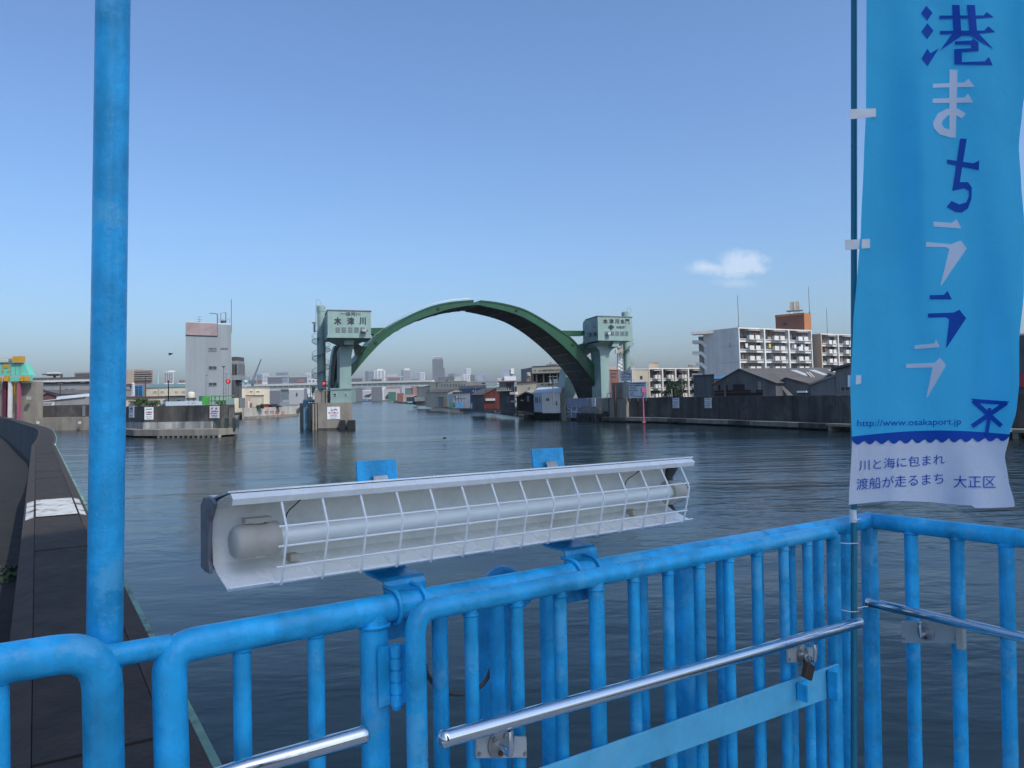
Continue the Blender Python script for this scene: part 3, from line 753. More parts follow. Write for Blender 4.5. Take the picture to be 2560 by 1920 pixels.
def smooth(pairs, n=4):
    out = []
    P = [Vector((*a, *b)) for a, b in pairs]
    for i in range(len(P) - 1):
        p0, p1, p2, p3 = P[max(i - 1, 0)], P[i], P[i + 1], P[min(i + 2, len(P) - 1)]
        for k in range(n):
            t = k / n
            q = 0.5 * ((2 * p1) + (p2 - p0) * t + (2 * p0 - 5 * p1 + 4 * p2 - p3) * t * t + (-p0 + 3 * p1 - 3 * p2 + p3) * t ** 3)
            out.append(q)
    out.append(P[-1]); return out
def U1_(U, L, i, d): return U[i] + (L[i] - U[i]).normalized() * d
AG = thing('arch_flood_gate', 'huge dark green steel arch gate spanning the river between two pale towers', 'flood gate', (P1.x, P1.y, 0))
for pairs, lab in ((left_pairs, 'L'), (right_pairs, 'R')):
    Q = smooth(pairs)
    U = [AF(q[0], q[1]) for q in Q]; L = [AF(q[2], q[3]) for q in Q]
    leaf = MB().loft(U, L, AW).build('gate_leaf', 'arch_green', AG)
    # dark skin plate on the soffit, with stiffener ribs
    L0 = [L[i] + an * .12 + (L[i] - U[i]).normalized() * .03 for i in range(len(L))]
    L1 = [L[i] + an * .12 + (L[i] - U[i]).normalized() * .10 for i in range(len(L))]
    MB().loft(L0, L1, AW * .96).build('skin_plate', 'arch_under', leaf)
    for i in range(3, len(L) - 1, 4):
        d = (L[i] - U[i]).normalized(); tt = (L[i + 1] - L[i]).normalized()
        MB().obox(L[i] + d * .10 + an * .9, tt * .18, d * .12, AW * .82).build('stiffener', 'arch_green', leaf)
    # edge flanges proud of the side face
    U1 = [U[i] + (L[i] - U[i]).normalized() * .28 for i in range(len(U))]
    MB().loft([u - an * .14 for u in U], [u - an * .14 for u in U1], an * .14).build('flange', 'arch_green', leaf)
    L2 = [L[i] - (L[i] - U[i]).normalized() * .22 for i in range(len(U))]
    MB().loft([u - an * .12 for u in L2], [u - an * .12 for u in L], an * .12).build('flange', 'arch_green', leaf)
    for i in range(5, len(U) - 2, 5):      # plate seams on the side face
        tt = (U[i + 1] - U[i]).normalized() * .07
        MB().obox(U1_(U, L, i, .30) - an * .05, tt, (L[i] - U[i]) * .84 - (L[i] - U[i]).normalized() * .3, an * .06).build('plate_seam', 'arch_green', leaf)
    for px, py in (((1095, 772), (939, 857)) if lab == 'L' else ((1291, 776), (1432, 862))):
        c = AF(px, py) - an * .1; MB().lathe(c + an * .08, [(.32, 0), (.32, .1), (.2, .12)], 14, -an).build('access_hole', 'fender_black', leaf)
    if lab == 'L':        # walkway rail along the outer edge
        idx = [i for i in range(8, len(U) - 2)]
        up = [U[i] + (U[i] - L[i]).normalized() * .36 + an * .25 for i in idx]
        MB().tube(up, .05, 6).build('handrail', 'dull_steel', leaf)
        for i in idx[::2]: MB().tube([U[i] + an * .25, U[i] + (U[i] - L[i]).normalized() * .36 + an * .25], .04, 5).build('rail_post', 'dull_steel', leaf)
MB().extrude([AF(1183, 757), AF(1190, 754), AF(1197, 756), AF(1202, 753), AF(1202, 763), AF(1183, 762)], AW).build('crown_hinge', 'arch_green', AG)
for pl in ([(926, 819), (968, 818), (958, 829), (946, 843), (940, 844), (937, 836), (931, 832.5), (926, 832)],
           [(884, 861), (891, 872), (893, 884), (893, 893), (905, 883), (921, 866), (913, 866), (905, 864), (896, 858)],
           [(1466, 826), (1401, 825.5), (1414, 836), (1424, 841), (1427, 838), (1466, 838)],
           [(1466, 857), (1457, 860), (1450, 869), (1457, 879), (1466, 872), (1474, 862)]):
    MB().extrude([AF(*q) + an * .8 for q in pl], an * 2.2).build('trunnion_arm', 'arch_green', AG)

def house(t, FL, FR, LB, yt, yb, round_back):
    A, B, C = at(FL[0], yt, FL[1]), at(FR[0], yt, FR[1]), at(LB[0], yt, LB[1])
    z1, z0 = A.z, at(FL[0], yb, FL[1]).z
    w = Vector((B.x - A.x, B.y - A.y, 0)); s = Vector((C.x - A.x, C.y - A.y, 0)); sl = s.length; su = s.normalized()
    prof = [(0, z0), (0, z1), (sl - (1.3 if round_back else 0), z1)]
    if round_back: prof += [(sl - .55, z1 - .2), (sl - .15, z1 - .6), (sl, z1 - 1.3)]
    prof += [(sl, z0)]
    base = Vector((A.x, A.y, 0))
    MB().extrude([base + su * a + Vector((0, 0, z)) for a, z in prof], w).build('machine_house', 'tower_green', t)
    # roof edge and skirt band, slightly proud
    wn_ = w.normalized(); out = 0.12
    o = base - su * out - wn_ * out
    MB().obox(o + Vector((0, 0, z1 + .004)), w + wn_ * 2 * out, su * (sl * .8), (0, 0, .16)).build('roof_edge', 'corrugated', t)
    MB().obox(o + Vector((0, 0, z0 - .02)), w + wn_ * 2 * out, su * (sl + 2 * out), (0, 0, .42)).build('skirt', 'tower_green', t)
    return base, w, s, z0, z1
def hopper(t, base, w, s, z0, top, zt):
    b = [base, base + w, base + w + s, base + s]
    MB().hexa([Vector((p.x, p.y, zt)) for p in top] + [Vector((p.x, p.y, z0 - .03)) for p in [base + w * .08 + s * .06, base + w * .92 + s * .06, base + w * .92 + s * .94, base + w * .08 + s * .94]]).build('hopper', 'tower_green', t)
def spiral(t, cx, cy, r, z0, z1, turns, a0, rise=.22):
    n = int((z1 - z0) / rise); R2 = r + .95
    for k in range(n):
        a = a0 + turns * 2 * math.pi * k / n; z = z0 + k * rise
        d = Vector((math.cos(a), math.sin(a), 0)); q = Vector((-d.y, d.x, 0))
        MB().obox(Vector((cx, cy, z)) + d * r - q * .2, d * .95, q * .42, (0, 0, .05)).build('tread', 'tower_green', t)
    for zz, rr in ((1.0, .035), (.5, .02), (.02, .06)):
        MB().tube([(cx + math.cos(a0 + turns * 2 * math.pi * k / n) * R2, cy + math.sin(a0 + turns * 2 * math.pi * k / n) * R2, z0 + k * rise + zz) for k in range(n)], rr, 5).build('handrail', 'tower_green', t)
    for k in range(0, n, 5):
        a = a0 + turns * 2 * math.pi * k / n
        MB().tube([(cx + math.cos(a) * R2, cy + math.sin(a) * R2, z0 + k * rise), (cx + math.cos(a) * R2, cy + math.sin(a) * R2, z0 + k * rise + 1)], .02, 5).build('rail_post', 'tower_green', t)
def hoop(t, x, y, z, r=.5, h=1.2):
    pts = [(x - r, y, z), (x - r, y, z + h * .6)] + [(x - r * math.cos(a), y, z + h * .6 + r * math.sin(a)) for a in [k * math.pi / 6 for k in range(7)]] + [(x + r, y, z)]
    MB().tube(pts, .04, 6).build('ladder_hoop', 'tower_green', t)

# ---- left tower
pA, pB = xy(795, 1075), xy(881, 1073)
PC = Vector((*pA, 0)) + Vector((-3.0, 9, 0)); pd = Vector((*pB, 0)) - Vector((*pA, 0)); bk = WD * 15
PR = thing('river_pier', 'tan concrete pier of the left gate tower standing in the river', 'pier', (pA[0], pA[1], 0))
ptop = at(830, 1007, pA[1]).z
a0, b0 = Vector((*pA, 0)), Vector((*pB, 0))
MB().prism([a0.xy, b0.xy, (b0 + bk).xy, (a0 + bk + Vector((-2, 0, 0))).xy, (a0 + Vector((-2.2, 5, 0))).xy], -3, ptop).build('pier_body', 'concrete', PR)
pf = Face(pA, pB)
MB().prism([a0.xy, b0.xy, (b0 + bk).xy, (a0 + bk).xy], -1, .32).build('tide_band', 'concrete_wet', PR).location = (0, -.03, 0)
# raised rear block
uf = Face((pA[0], pA[1] + 1.4), (pB[0], pB[1] + 1.4))
o, r, u = uf.rect(786, 826, 975, 1008); MB().obox(o, r, u, -uf.n * 9).build('upper_block', 'concrete', PR)
uf.slab(812, 815, 976, 1008, 'concrete_wet', PR, 'stain_recess', .05); uf.slab(819, 826, 976, 1008, 'concrete_wet', PR, 'stain_recess', .05)
for x0, x1, y1 in ((851, 864, 1083), (871, 889, 1084)):
    o, r, u = pf.rect(x0, x1, 1050, 1080); MB().obox(o - Vector((0, 0, 1)), r, u + Vector((0, 0, 1)), pf.n * .9).build('fender', 'fender_black', PR, bevel=.08)
for x0, x1 in ((786, 795.5), (775, 781)):
    o, r, u = pf.rect(x0, x1, 1051, 1080); MB().obox(o - Vector((0, 0, 1)) - pf.n * 2, r, u + Vector((0, 0, 1)), pf.n * 1.6).build('fender', 'fender_black', PR, bevel=.06)
for px in (766.5, 761, 783, 790):
    q = at(px, 1040, pA[1] + (4 if px < 770 else .2)); MB().tube([(q.x, q.y, -1), (q.x, q.y, at(px, 1002 if px < 770 else 1010, q.y).z)], .27 if px < 770 else .2, 10).build('guard_pile', 'pipe_blue' if px < 770 else 'concrete', PR)
q = at(763, 1002, pA[1] + 4); MB().tube([(q.x - .3, q.y, q.z), (q.x + 2.4, q.y, q.z)], .25, 10).build('guard_pile_cap', 'pipe_blue', PR)
s = board('no_entry_sign', 'square white sign with red lettering on the river pier of the left gate tower', pf, 818, 850, 1017, 1048)
pf.text('水門', 826, 843, 1022.5, 1028, 'ink', s, .02, OFF); pf.text('航行禁止', 821, 847, 1029.5, 1034.5, 'ink_fade', s, .02, OFF)
pf.slab(826, 843, 1036.6, 1038.2, 'ink_red', s, 'arrow_bar', .02, OFF); rows(pf, [(824, 845, 1041, 1042.5), (826, 842, 1045, 1046)], 'ink', s, off=OFF); rows(pf, [(827, 829, 1018.6, 1021), (837, 839, 1018.6, 1021)], 'ink_fade', s, off=OFF)

LT = thing('gate_tower', 'pale green left gate tower with big black characters and spiral stair', 'gate tower', (pA[0], pA[1], ptop))
o, r, u = Face((pA[0], pA[1] + .6), (pB[0], pB[1] + .6)).rect(826, 878.5, 974, 1007); f_ = Face((pA[0], pA[1] + .6), (pB[0], pB[1] + .6))
MB().obox(o, r, u, -f_.n * 5).build('control_room', 'tower_green', LT)
MB().obox(o + u - r * .01 + f_.n * .12, r * 1.02, (0, 0, .3), -f_.n * 5.3).build('roof_edge', 'tower_green', LT)
for x0, x1 in ((834, 841), (862.5, 867.5)): f_.window(x0, x1, 983, 990, LT, 'bridge_pale', 'window_dark', 0, .06)
cl = Face(at(850, 900, 144).xy, at(880, 900, 144.6).xy)
MB().extrude([cl.p(*q) for q in [(849, 975), (850, 880), (852, 872), (857, 862), (888, 862), (882, 873), (878.5, 890), (878, 975)]], WD * 4).build('column', 'tower_green', LT)
base, w, s_, z0, z1 = house(LT, (819, 139), (927, 142.2), (812, 149), 776, 844, False)
o1, o2 = cl.p(857, 864), cl.p(888, 864)
hopper(LT, base, w, s_, z0, [o1, o2, o2 + WD * 4, o1 + WD * 4], cl.p(870, 864).z)
hf2 = Face(base, base + w)
cl2 = Face(at(850, 900, 141.5).xy, at(880, 900, 142.1).xy)
MB().extrude([cl2.p(861, 848), cl2.p(886, 848), cl2.p(883, 861.5), cl2.p(861, 861.5)], WD * 3).build('capital', 'tower_green', LT)
# curved rear leg with ladder
rl = Face(at(830, 900, 151).xy, at(856, 900, 151.6).xy)
outer = [(837, 864), (833, 876), (830, 892), (826.5, 928), (824, 973)]; inner = [(856, 864), (847, 876), (841, 892), (835.5, 925), (832, 973)]
MB().loft([rl.p(*q) for q in outer], [rl.p(*q) for q in inner], WD * 3).build('rear_leg', 'tower_green', LT)
rl2 = Face(at(830, 900, 152.6).xy, at(856, 900, 153.2).xy)
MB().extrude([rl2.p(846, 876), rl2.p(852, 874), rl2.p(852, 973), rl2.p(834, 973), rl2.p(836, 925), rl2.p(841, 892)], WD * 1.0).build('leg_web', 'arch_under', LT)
for k in range(24):
    y = 868 + k * 4.3; t_ = (y - 864) / 109
    x0 = 837 - 13 * (1 - (1 - t_) ** 2); x1 = x0 + 10 - 2 * t_
    MB().tube([rl.p(x0, y) - WD * .2, rl.p(x1, y) - WD * .2], .05, 5).build('rung', 'dull_steel', LT)
for dx in (0, 9): MB().tube([rl.p(837 - 13 * (1 - (1 - t) ** 2) + dx, 864 + 109 * t) - WD * .2 for t in [k / 10 for k in range(11)]], .05, 5).build('ladder_rail', 'dull_steel', LT)
cy = at(803.5, 900, 149); rr = (at(814, 900, 149) - at(793, 900, 149)).length / 2
zt_, zm_, zb_ = at(803, 763, 149).z, at(803, 779, 149).z, ptop
MB().lathe((cy.x, cy.y, zb_), [(rr, 0), (rr, zm_ - zb_)], 24).build('stair_cylinder', 'tower_green', LT)
MB().lathe((cy.x, cy.y, zm_), [(rr * 1.06, 0), (rr * 1.06, zt_ - zm_ - .25), (rr * .7, zt_ - zm_)], 24).build('cylinder_cap', 'tower_green', LT)
zc0, zc1 = at(803, 847, 149).z, at(803, 785, 149).z
MB().obox((cy.x - .6, cy.y - rr * .92, zc0), (3.2, .6, 0), (-.4, 1.9, 0), (0, 0, zc1 - zc0)).build('link_bridge', 'tower_green', LT)
spiral(LT, cy.x, cy.y, rr, ptop + .6, at(803, 843, 149).z, 3.6, 1.0)
hoop(LT, cy.x - .4, cy.y - rr * .5, zt_ - .2, .45, 1.3)
for dx in (-.35, .25): MB().tube([(cy.x - rr * .75 + dx * .5, cy.y - rr - .2, at(803, 815, 149).z), (cy.x - rr * .75 + dx * .5, cy.y - rr - .2, zt_)], .04, 5).build('ladder_rail', 'tower_green', LT)
tq = at(786, 820, 149); MB().cbox((tq.x, tq.y, tq.z), (.16, 0, 0), (0, .16, 0), (0, 0, .8)).cbox((tq.x - .1, tq.y, tq.z + 1.0), (.36, 0, 0), (0, .2, 0), (0, 0, .12)).cbox((tq.x + .5, tq.y, tq.z - .6), (.5, 0, 0), (0, .08, 0), (0, 0, .06)).build('siren', 'pole_grey', LT)
# lettering and windows
hf2.text('一級河川', 851.5, 900.5, 780.5, 789.5, 'ink', LT, .015, .05)
for ch, x0, x1 in (('木', 835, 853.5), ('津', 867, 885.5), ('川', 898, 914.5)): hf2.text(ch, x0, x1, 793, 812.5, 'ink', LT, .05 if ch != '津' else .018, .05)
for k, x in enumerate((839, 854, 870, 885.5, 901)):
    hf2.window(x, x + 11, 818.5, 830, LT, 'tower_green', 'window_grey', 1, .03)
wq = hf2.rect(902, 913, 823, 830)[0]
MB().obox(wq + hf2.n * .2, hf2.u * .8, (0, 0, .45), hf2.n * .9).build('floodlight', 'dull_steel', LT); MB().obox(wq + hf2.u * .6 + hf2.n * .3 + Vector((0, 0, .05)), hf2.u * .45, (0, 0, .3), hf2.n * .6).build('floodlight', 'fender_black', LT)
t = thing('signal_light', 'lit red navigation signal at the foot of the left gate tower', 'signal light', at(810, 975, pA[1] - 1))
q = at(810, 959, pA[1] + .8)
MB().tube([(q.x, q.y, ptop), (q.x, q.y, q.z)], .06, 6).build('pole', 'pole_grey', t)
MB().lathe((q.x, q.y + .05, q.z), [(.0, -.1), (.33, -.1), (.36, 0), (.36, .25)], 14, (0, -1, 0)).build('lamp_housing', 'fender_black', t)
MB().lathe((q.x, q.y - .21, q.z), [(.24, 0), (.18, .06), (.05, .09)], 14, (0, -1, 0)).build('lens', 'signal_red', t)
t = thing('pier_staircase', 'dark green steel stair and railing on the left flank of the river pier', 'staircase', at(785, 1000, pA[1] + 5))
ff = Face((pA[0], pA[1] + 5), (pB[0], pB[1] + 5))
MB().extrude([ff.p(*q) for q in [(783, 1006), (806, 971), (809, 971), (788, 1006)]], (0, 1.2, 0)).build('stringer', 'tower_green', t)
for x in (769, 776, 782, 790): rod(ff, [(x, 1008), (x, 968 if x > 775 else 985)], .07, 'tower_green', t, 'rail_post')
rod(ff, [(768, 985), (782, 985)], .06, 'tower_green', t, 'handrail'); ff.slab(780, 788, 966, 982, 'tarp_green', t, 'cabinet', .5); ff.slab(771, 780, 992, 1001, 'tower_green', t, 'cabinet', .5)

# ---- right tower
RT = thing('gate_tower', 'pale green right gate tower with five black characters and an emblem', 'gate tower', at(1500, 1022, 160))
base, w, s_, z0, z1 = house(RT, (1494, 160), (1580, 163.8), (1456, 169.5), 791, 851, True)
hf3 = Face(base, base + w); hs = Face(base, base + s_)
cl = Face(at(1500, 900, 163).xy, at(1523, 900, 163.8).xy)
MB().extrude([cl.p(*q) for q in [(1505, 1026), (1501, 892), (1499, 877), (1490, 866), (1482, 861), (1556, 861), (1531, 873), (1524, 882), (1522, 896), (1521, 1026)]], WD * 4.4).build('column', 'tower_green', RT)
o1, o2 = cl.p(1484, 864), cl.p(1548, 864)
hopper(RT, base, w, s_, z0, [o1, o2, o2 + WD * 4, o1 + WD * 4], cl.p(1510, 866).z)
cl2 = Face(at(1500, 900, 161).xy, at(1523, 900, 161.8).xy)
MB().extrude([cl2.p(1534, 853), cl2.p(1550, 853), cl2.p(1546, 866.5), cl2.p(1530, 866.5)], WD * 2.5).build('capital', 'tower_green', RT)
sf_ = Face(at(1460, 900, 170).xy, at(1484, 900, 171).xy)
MB().extrude([sf_.p(*q) for q in [(1466, 861), (1484, 866), (1486, 882), (1476, 882), (1469, 888), (1458, 875)]], WD * 2).build('bracket', 'tower_green', RT)
sl_ = Face(at(1408, 960, 178).xy, at(1443, 960, 179).xy)
MB().extrude([sl_.p(*q) for q in [(1417, 922), (1443, 950), (1438, 985), (1421, 1016), (1408, 1016), (1412, 965)]], WD * 4).build('rear_leg', 'tower_green', RT)
cy = at(1567, 900, 170); rr = (at(1575.5, 900, 170) - at(1560, 900, 170)).length / 2 * 1.05
MB().lathe((cy.x, cy.y, LZ), [(rr, 0), (rr, at(1567, 786, 170).z - LZ)], 22).build('stair_cylinder', 'tower_green', RT)
zt_ = at(1567, 779, 170).z
MB().lathe((cy.x, cy.y, at(1567, 800, 170).z), [(rr * 1.2, 0), (rr * 1.2, zt_ - at(1567, 800, 170).z - .2), (rr * .8, zt_ - at(1567, 800, 170).z)], 22).build('cylinder_cap', 'tower_green', RT)
spiral(RT, cy.x, cy.y, rr, 6.0, at(1567, 852, 170).z, 2.4, -1.6)
hoop(RT, cy.x + .7, cy.y - .8, zt_ - .4, .4, 1.3)
for ch, x0, x1 in (('木', 1507, 1519), ('津', 1522.5, 1534), ('川', 1537.5, 1547.5), ('水', 1551, 1561.5), ('門', 1563.5, 1573)): hf3.text(ch, x0, x1, 797 + (x0 - 1507) * .008, 809.3 + (x0 - 1507) * .008, 'ink', RT, .05 if ch not in '津門' else .018, .05)
hf3.text('大阪府', 1539.5, 1563, 815, 821.5, 'ink', RT, .02, .05)
ec = hf3.p(1527.5, 818) + hf3.n * .1; er = (hf3.p(1530, 818) - hf3.p(1527.5, 818)).length
for dx, dz, k in ((-1.6, .2, 1), (1.6, .2, 1), (0, 1.15, .95), (0, -1.15, .95)):
    c_ = ec + hf3.u * er * dx + Vector((0, 0, er * dz))
    MB().tube([c_ + hf3.u * er * .85 * k * math.cos(a) + Vector((0, 0, er * .85 * k * math.sin(a))) for a in [q * math.pi / 6 for q in range(12)]], .065, 6, closed=True).build('emblem_ring', 'ink', RT)
for k, x in enumerate((1512, 1526, 1538.5, 1551, 1562)): hf3.window(x, x + 9.2 - k * .3, 828.3 + k * .15, 838 + k * .15, RT, 'tower_green', 'window_grey', 1, .03)
wq = hf3.rect(1514, 1522, 831, 837)[0]; MB().obox(wq + hf3.n * .2, hf3.u * .6, (0, 0, .4), hf3.n * .8).build('floodlight', 'roof_light', RT); MB().obox(wq + hf3.u * .5 + hf3.n * .3, hf3.u * .4, (0, 0, .3), hf3.n * .6).build('floodlight', 'fender_black', RT)
for x0, x1, y0, y1 in ((1464, 1468, 814, 823), (1483.5, 1488, 809.5, 818.5), (1461.3, 1467.5, 834.5, 843.5), (1473.3, 1479.5, 832.3, 841.5), (1485.5, 1492, 830, 839.5)): hs.window(x0, x1, y0, y1, RT, 'roof_teal', 'window_dark', 0, .05)

# ------------------------------------------------------------------ right quay: gate recess, fenders, walls
kf = Face(rb[8], rb[9])
GP = thing('gate_pier', 'grey concrete landing of the right gate tower with fenders at the waterline', 'quay wall', (*rb[8], 0))
kb = Face((rb[7][0], rb[7][1] + 1), (rb[9][0], rb[9][1] + 1))
def kslab(x0, x1, y0, y1, m, name, t, off=0., f=kf, parent=GP): return f.slab(x0, x1, y0, y1, m, parent, name, t, off)
kslab(1454, 1506, 995, 1062, 'grey_wall', 'wall', 3, -3); kslab(1506, 1566, 996, 1062, 'concrete', 'wall', 4, -4)
kslab(1522, 1569, 956, 996.5, 'concrete', 'upper_block', 4.5, -5.2); kslab(1553, 1569, 957, 996, 'concrete_pale', 'lit_slab', .25, -.68)  # paler slab puts the light on the block's right part into colour
kslab(1408, 1416, 1014, 1062, 'concrete', 'gate_post', 2, -1.5); kslab(1494, 1507, 1020, 1062, 'concrete', 'column_foot', .7, 0)
kslab(1416, 1469, 995.5, 1016, 'lavender', 'steel_panel', .5, -.4)
kslab(1416, 1454, 1016.5, 1045, 'lavender', 'lock_leaf', .4, -.6)
for a, b in (((1417, 1018), (1453, 1042)), ((1417, 1042), (1453, 1018)), ((1417, 1030), (1453, 1030)), ((1429, 1017), (1429, 1044)), ((1442, 1017), (1442, 1044))):
    p, q = kf.p(*a), kf.p(*b); MB().tube([p, q], .09, 5).build('lock_brace', 'roof_light', GP)
for k in range(6):
    x = 1449 + k * 12.2; o, r, u = kf.rect(x, x + 9.5, 1032 + k * .4, 1050)
    MB().obox(o - Vector((0, 0, 1)) + kf.n * .05, r, u + Vector((0, 0, 1)), kf.n * .8).build('fender', 'fender_black', GP, bevel=.12)
kslab(1538.5, 1541.5, 965, 1050, 'rust', 'drain_pipe', .3, .05)
for x in (1508, 1516, 1523): kslab(x, x + .9, 983, 996, 'tower_green', 'rail_post', .08, -1)
kslab(1507, 1524, 983, 984, 'tower_green', 'handrail', .08, -1)
s = board('information_board', 'small white board beside the foot of the right gate tower column', kf, 1483, 1493, 996, 1016, off=.35)
rows(kf, [(1484.5, 1491.5, 998, 999.6), (1484.5, 1491.5, 1003, 1004.6), (1484.5, 1490, 1008, 1009.5), (1484.5, 1491.5, 1012, 1013.3)], 'ink', s, off=.42)
s = board('closing_notice', 'white notice with pink lettering on top of the right concrete block', kf, 1543, 1572, 927, 952, off=-.9)
rows(kf, [(1549, 1566, 929, 931)], 'ink', s, off=-.83); kf.text('水門閉鎖', 1546, 1569, 933, 938, 'ink_fade', s, .02, -.83); kf.text('10月26日', 1545.5, 1569.5, 940, 945.5, 'ink_red', s, .02, -.83); rows(kf, [(1546, 1568, 947.5, 949.3)], 'ink', s, off=-.83)
for x in (1548, 1566): kslab(x, x + .8, 952, 957, 'dull_steel', 'sign_leg', .08, -1.0, parent=s)
s = board('information_board', 'large white board full of small print in front of the right concrete block', kf, 1569.5, 1614.5, 955, 995, off=-.3)
rows(kf, [(1571.5, 1612.5, 957, 960), (1571.5, 1609, 962, 964.6), (1573, 1590, 967, 968.5), (1573, 1588, 971, 972.5), (1571.5, 1592, 975.5, 977.5), (1573, 1583, 981.5, 983), (1573, 1582, 985, 986.4), (1571.5, 1590, 989, 990.6), (1592, 1606, 989.5, 992)], 'ink', s, off=-.23)
for x in (1571, 1591, 1611): kslab(x, x + 1, 995, 1002, 'dull_steel', 'sign_leg', .08, -.4, parent=s)
t, p = pole_thing('marker_post', 'pink marker post with square lamp box rising from the water', 'marker post', 1610, 980, 1066, 137, .16, 'pink_post')
p2 = at(1609.5, 976, 137); hw = (at(1616, 976, 137) - at(1603, 976, 137)).length / 2
MB().cbox(p2, (hw, 0, 0), (0, hw, 0), (0, 0, hw * .9)).build('lamp_box', 'pink_post', t, bevel=.05)
MB().cbox((p.x, p.y - .2, at(1610, 1055, 137).z), (.3, 0, 0), (0, .2, 0), (0, 0, .12)).build('collar', 'pink_post', t)

# panels of the long river wall
RW = thing('river_wall', 'long dark streaked concrete flood wall on the right bank with a low ledge', 'flood wall', (*rb[11], 0))
RZ = 4.62
pts = [Vector(q) for q in rb[9:]] + [Vector((e[0] + 60, e[1] - 63))]
seg = []
for i in range(len(pts) - 1):
    L_ = (pts[i + 1] - pts[i]).length; n = max(1, round(L_ / 5.6))
    for k in range(n): seg.append((pts[i].lerp(pts[i + 1], k / n), pts[i].lerp(pts[i + 1], (k + 1) / n)))
for i, (a, b) in enumerate(seg):
    u = (b - a).normalized(); jit = random.uniform(-.04, .04)
    mb = MB(); wall_strip(mb, a + u * .03 - Vector((-u.y, u.x)) * (.06 + jit), b - u * .03 - Vector((-u.y, u.x)) * (.06 + jit), -1, RZ + random.uniform(-.03, .03), .9)
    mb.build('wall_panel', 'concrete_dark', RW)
for i, (a, b) in enumerate(seg):
    u = (b - a).normalized(); n = Vector((-u.y, u.x)); hi = i > 9
    mb = MB(); wall_strip(mb, a - n * 2.2, b - n * 2.2, .30 if not hi else .62, .95, 2.0); mb.build('ledge', 'concrete' if i % 3 else 'concrete_dark', RW)
    if hi: mb = MB(); wall_strip(mb, a - n * 2.1, a - n * 2.1 + u * .5, -.5, .615, 1.6); mb.build('ledge_leg', 'concrete', RW)
for k, (x0, x1, lb) in enumerate(((1684, 1700, 'left of two small white notices on the long dark river wall'), (1764, 1781, 'right of two small white notices on the long dark river wall'))):
    fw = Face(rb[10], rb[11]); s = board('notice_board', lb, fw, x0, x1, 995, 1020, off=.16)
    rows(fw, [(x0 + 2, x1 - 2, 997, 999), (x0 + 2, x1 - 2, 1003, 1005.5)], 'ink_fade', s, off=.23); fw.slab(x0 + 4, x1 - 1.5, 1009, 1010.4, 'ink', s, 'arrow_bar', .02, .23); rows(fw, [(x0 + 2, x1 - 2, 1013.5, 1015), (x0 + 3, x1 - 4, 1017, 1018)], 'ink', s, off=.23)
t, p = pole_thing('light_pole', 'thin pole behind the river wall in front of the dark tree', 'pole', 1707, 930, 998, 150, .09)
MB().cbox((p.x, p.y, p.z), (.5, 0, 0), (0, .06, 0), (0, 0, .05)).build('crossarm', 'pole_grey', t)
t, p = pole_thing('light_pole', 'short white stake on the river wall near the left notice', 'pole', 1680, 974, 996, 143, .06, 'white_wall'); MB().cbox((p.x, p.y, p.z), (.09, 0, 0), (0, .09, 0), (0, 0, .05)).build('cap', 'white_wall', t)

# green sheet piles under the white shed
sp = Face(rb[6], rb[7])
SPT = thing('sheet_pile_wall', 'dark green sheet pile wall below the white riverside shed', 'retaining wall', (*rb[6], 0))
for k in range(18):
    x0 = 1337 + k * 3.9; sp.slab(x0, x0 + 3.2, 1018.5, 1056, 'sheet_pile', SPT, 'pile', .5 if k % 2 else .25, 0)
sp.slab(1336, 1408, 1013.5, 1018.3, 'rust', SPT, 'cap_beam', .8, -.2)

# ================================================================== RIGHT BANK: sheds and apartments
def gable(name, label, cat, px0, px1, ye, yr, Y0, Y1, D, apex=None, m='corrugated', roof='roof_dark', zb=LZ, bdir=None, ov=.4):
    """gable end towards the viewer from (px0,Y0) to (px1,Y1); eaves at image row ye, ridge at yr"""
    A, B = at(px0, ye, Y0), at(px1, ye, Y1); apx = apex or (px0 + px1) / 2
    fc = Face(A, B); R = fc.p(apx, yr); ze = A.z; B.z = ze
    sd_ = (A + B) / 2 - O; sd_.z = 0; sd_.normalize()
    back = (Vector(bdir).normalized() if bdir else sd_) * D
    t = thing(name, label, cat, ((A.x + B.x) / 2, (A.y + B.y) / 2, zb))
    pts = [Vector((A.x, A.y, zb - .4)), Vector((B.x, B.y, zb - .4)), B, R, A]
    MB().extrude(pts, back).build('wall', m, t)
    bu = back.normalized()
    for P in (A, B):
        d = (P - R).normalized(); P2 = P + d * ov; nn = d.cross(bu); nn = nn if nn.z > 0 else -nn
        MB().hexa([R - bu * ov + nn * .02, P2 - bu * ov + nn * .02, P2 + back + bu * ov + nn * .02, R + back + bu * ov + nn * .02, R - bu * ov + nn * .16, P2 - bu * ov + nn * .16, P2 + back + bu * ov + nn * .16, R + back + bu * ov + nn * .16]).build('roof', roof, t)
    return t, fc, A, B, R, back

# big dark workshop
t, f1, A, B, R, bk_ = gable('workshop_shed', 'large dark gabled workshop with black openings and skylights behind the river wall', 'shed', 1786, 1939, 961, 923, 133, 126, 26, 1852, 'dark_wall', 'roof_dark', bdir=(.93, .37, 0))
for x0, x1, y0, y1 in ((1833, 1862, 961, 992), (1787, 1907, 975, 992), (1796, 1801, 962, 975), (1816, 1820, 962, 975)): f1.slab(x0, x1, y0, y1, 'black_void', t, 'opening', .06)
f1.slab(1787, 1905, 979.5, 981, 'rust', t, 'beam', .15); f1.slab(1895, 1903, 953, 975, 'corrugated', t, 'panel', .12); f1.slab(1878, 1890, 972, 982, 'dark_wall', t, 'panel', .12); f1.slab(1811, 1815, 975, 992, 'dark_wall', t, 'post', .15)
bu = bk_.normalized(); dd = (B - R); nn = dd.normalized().cross(bu); nn = nn if nn.z > 0 else -nn
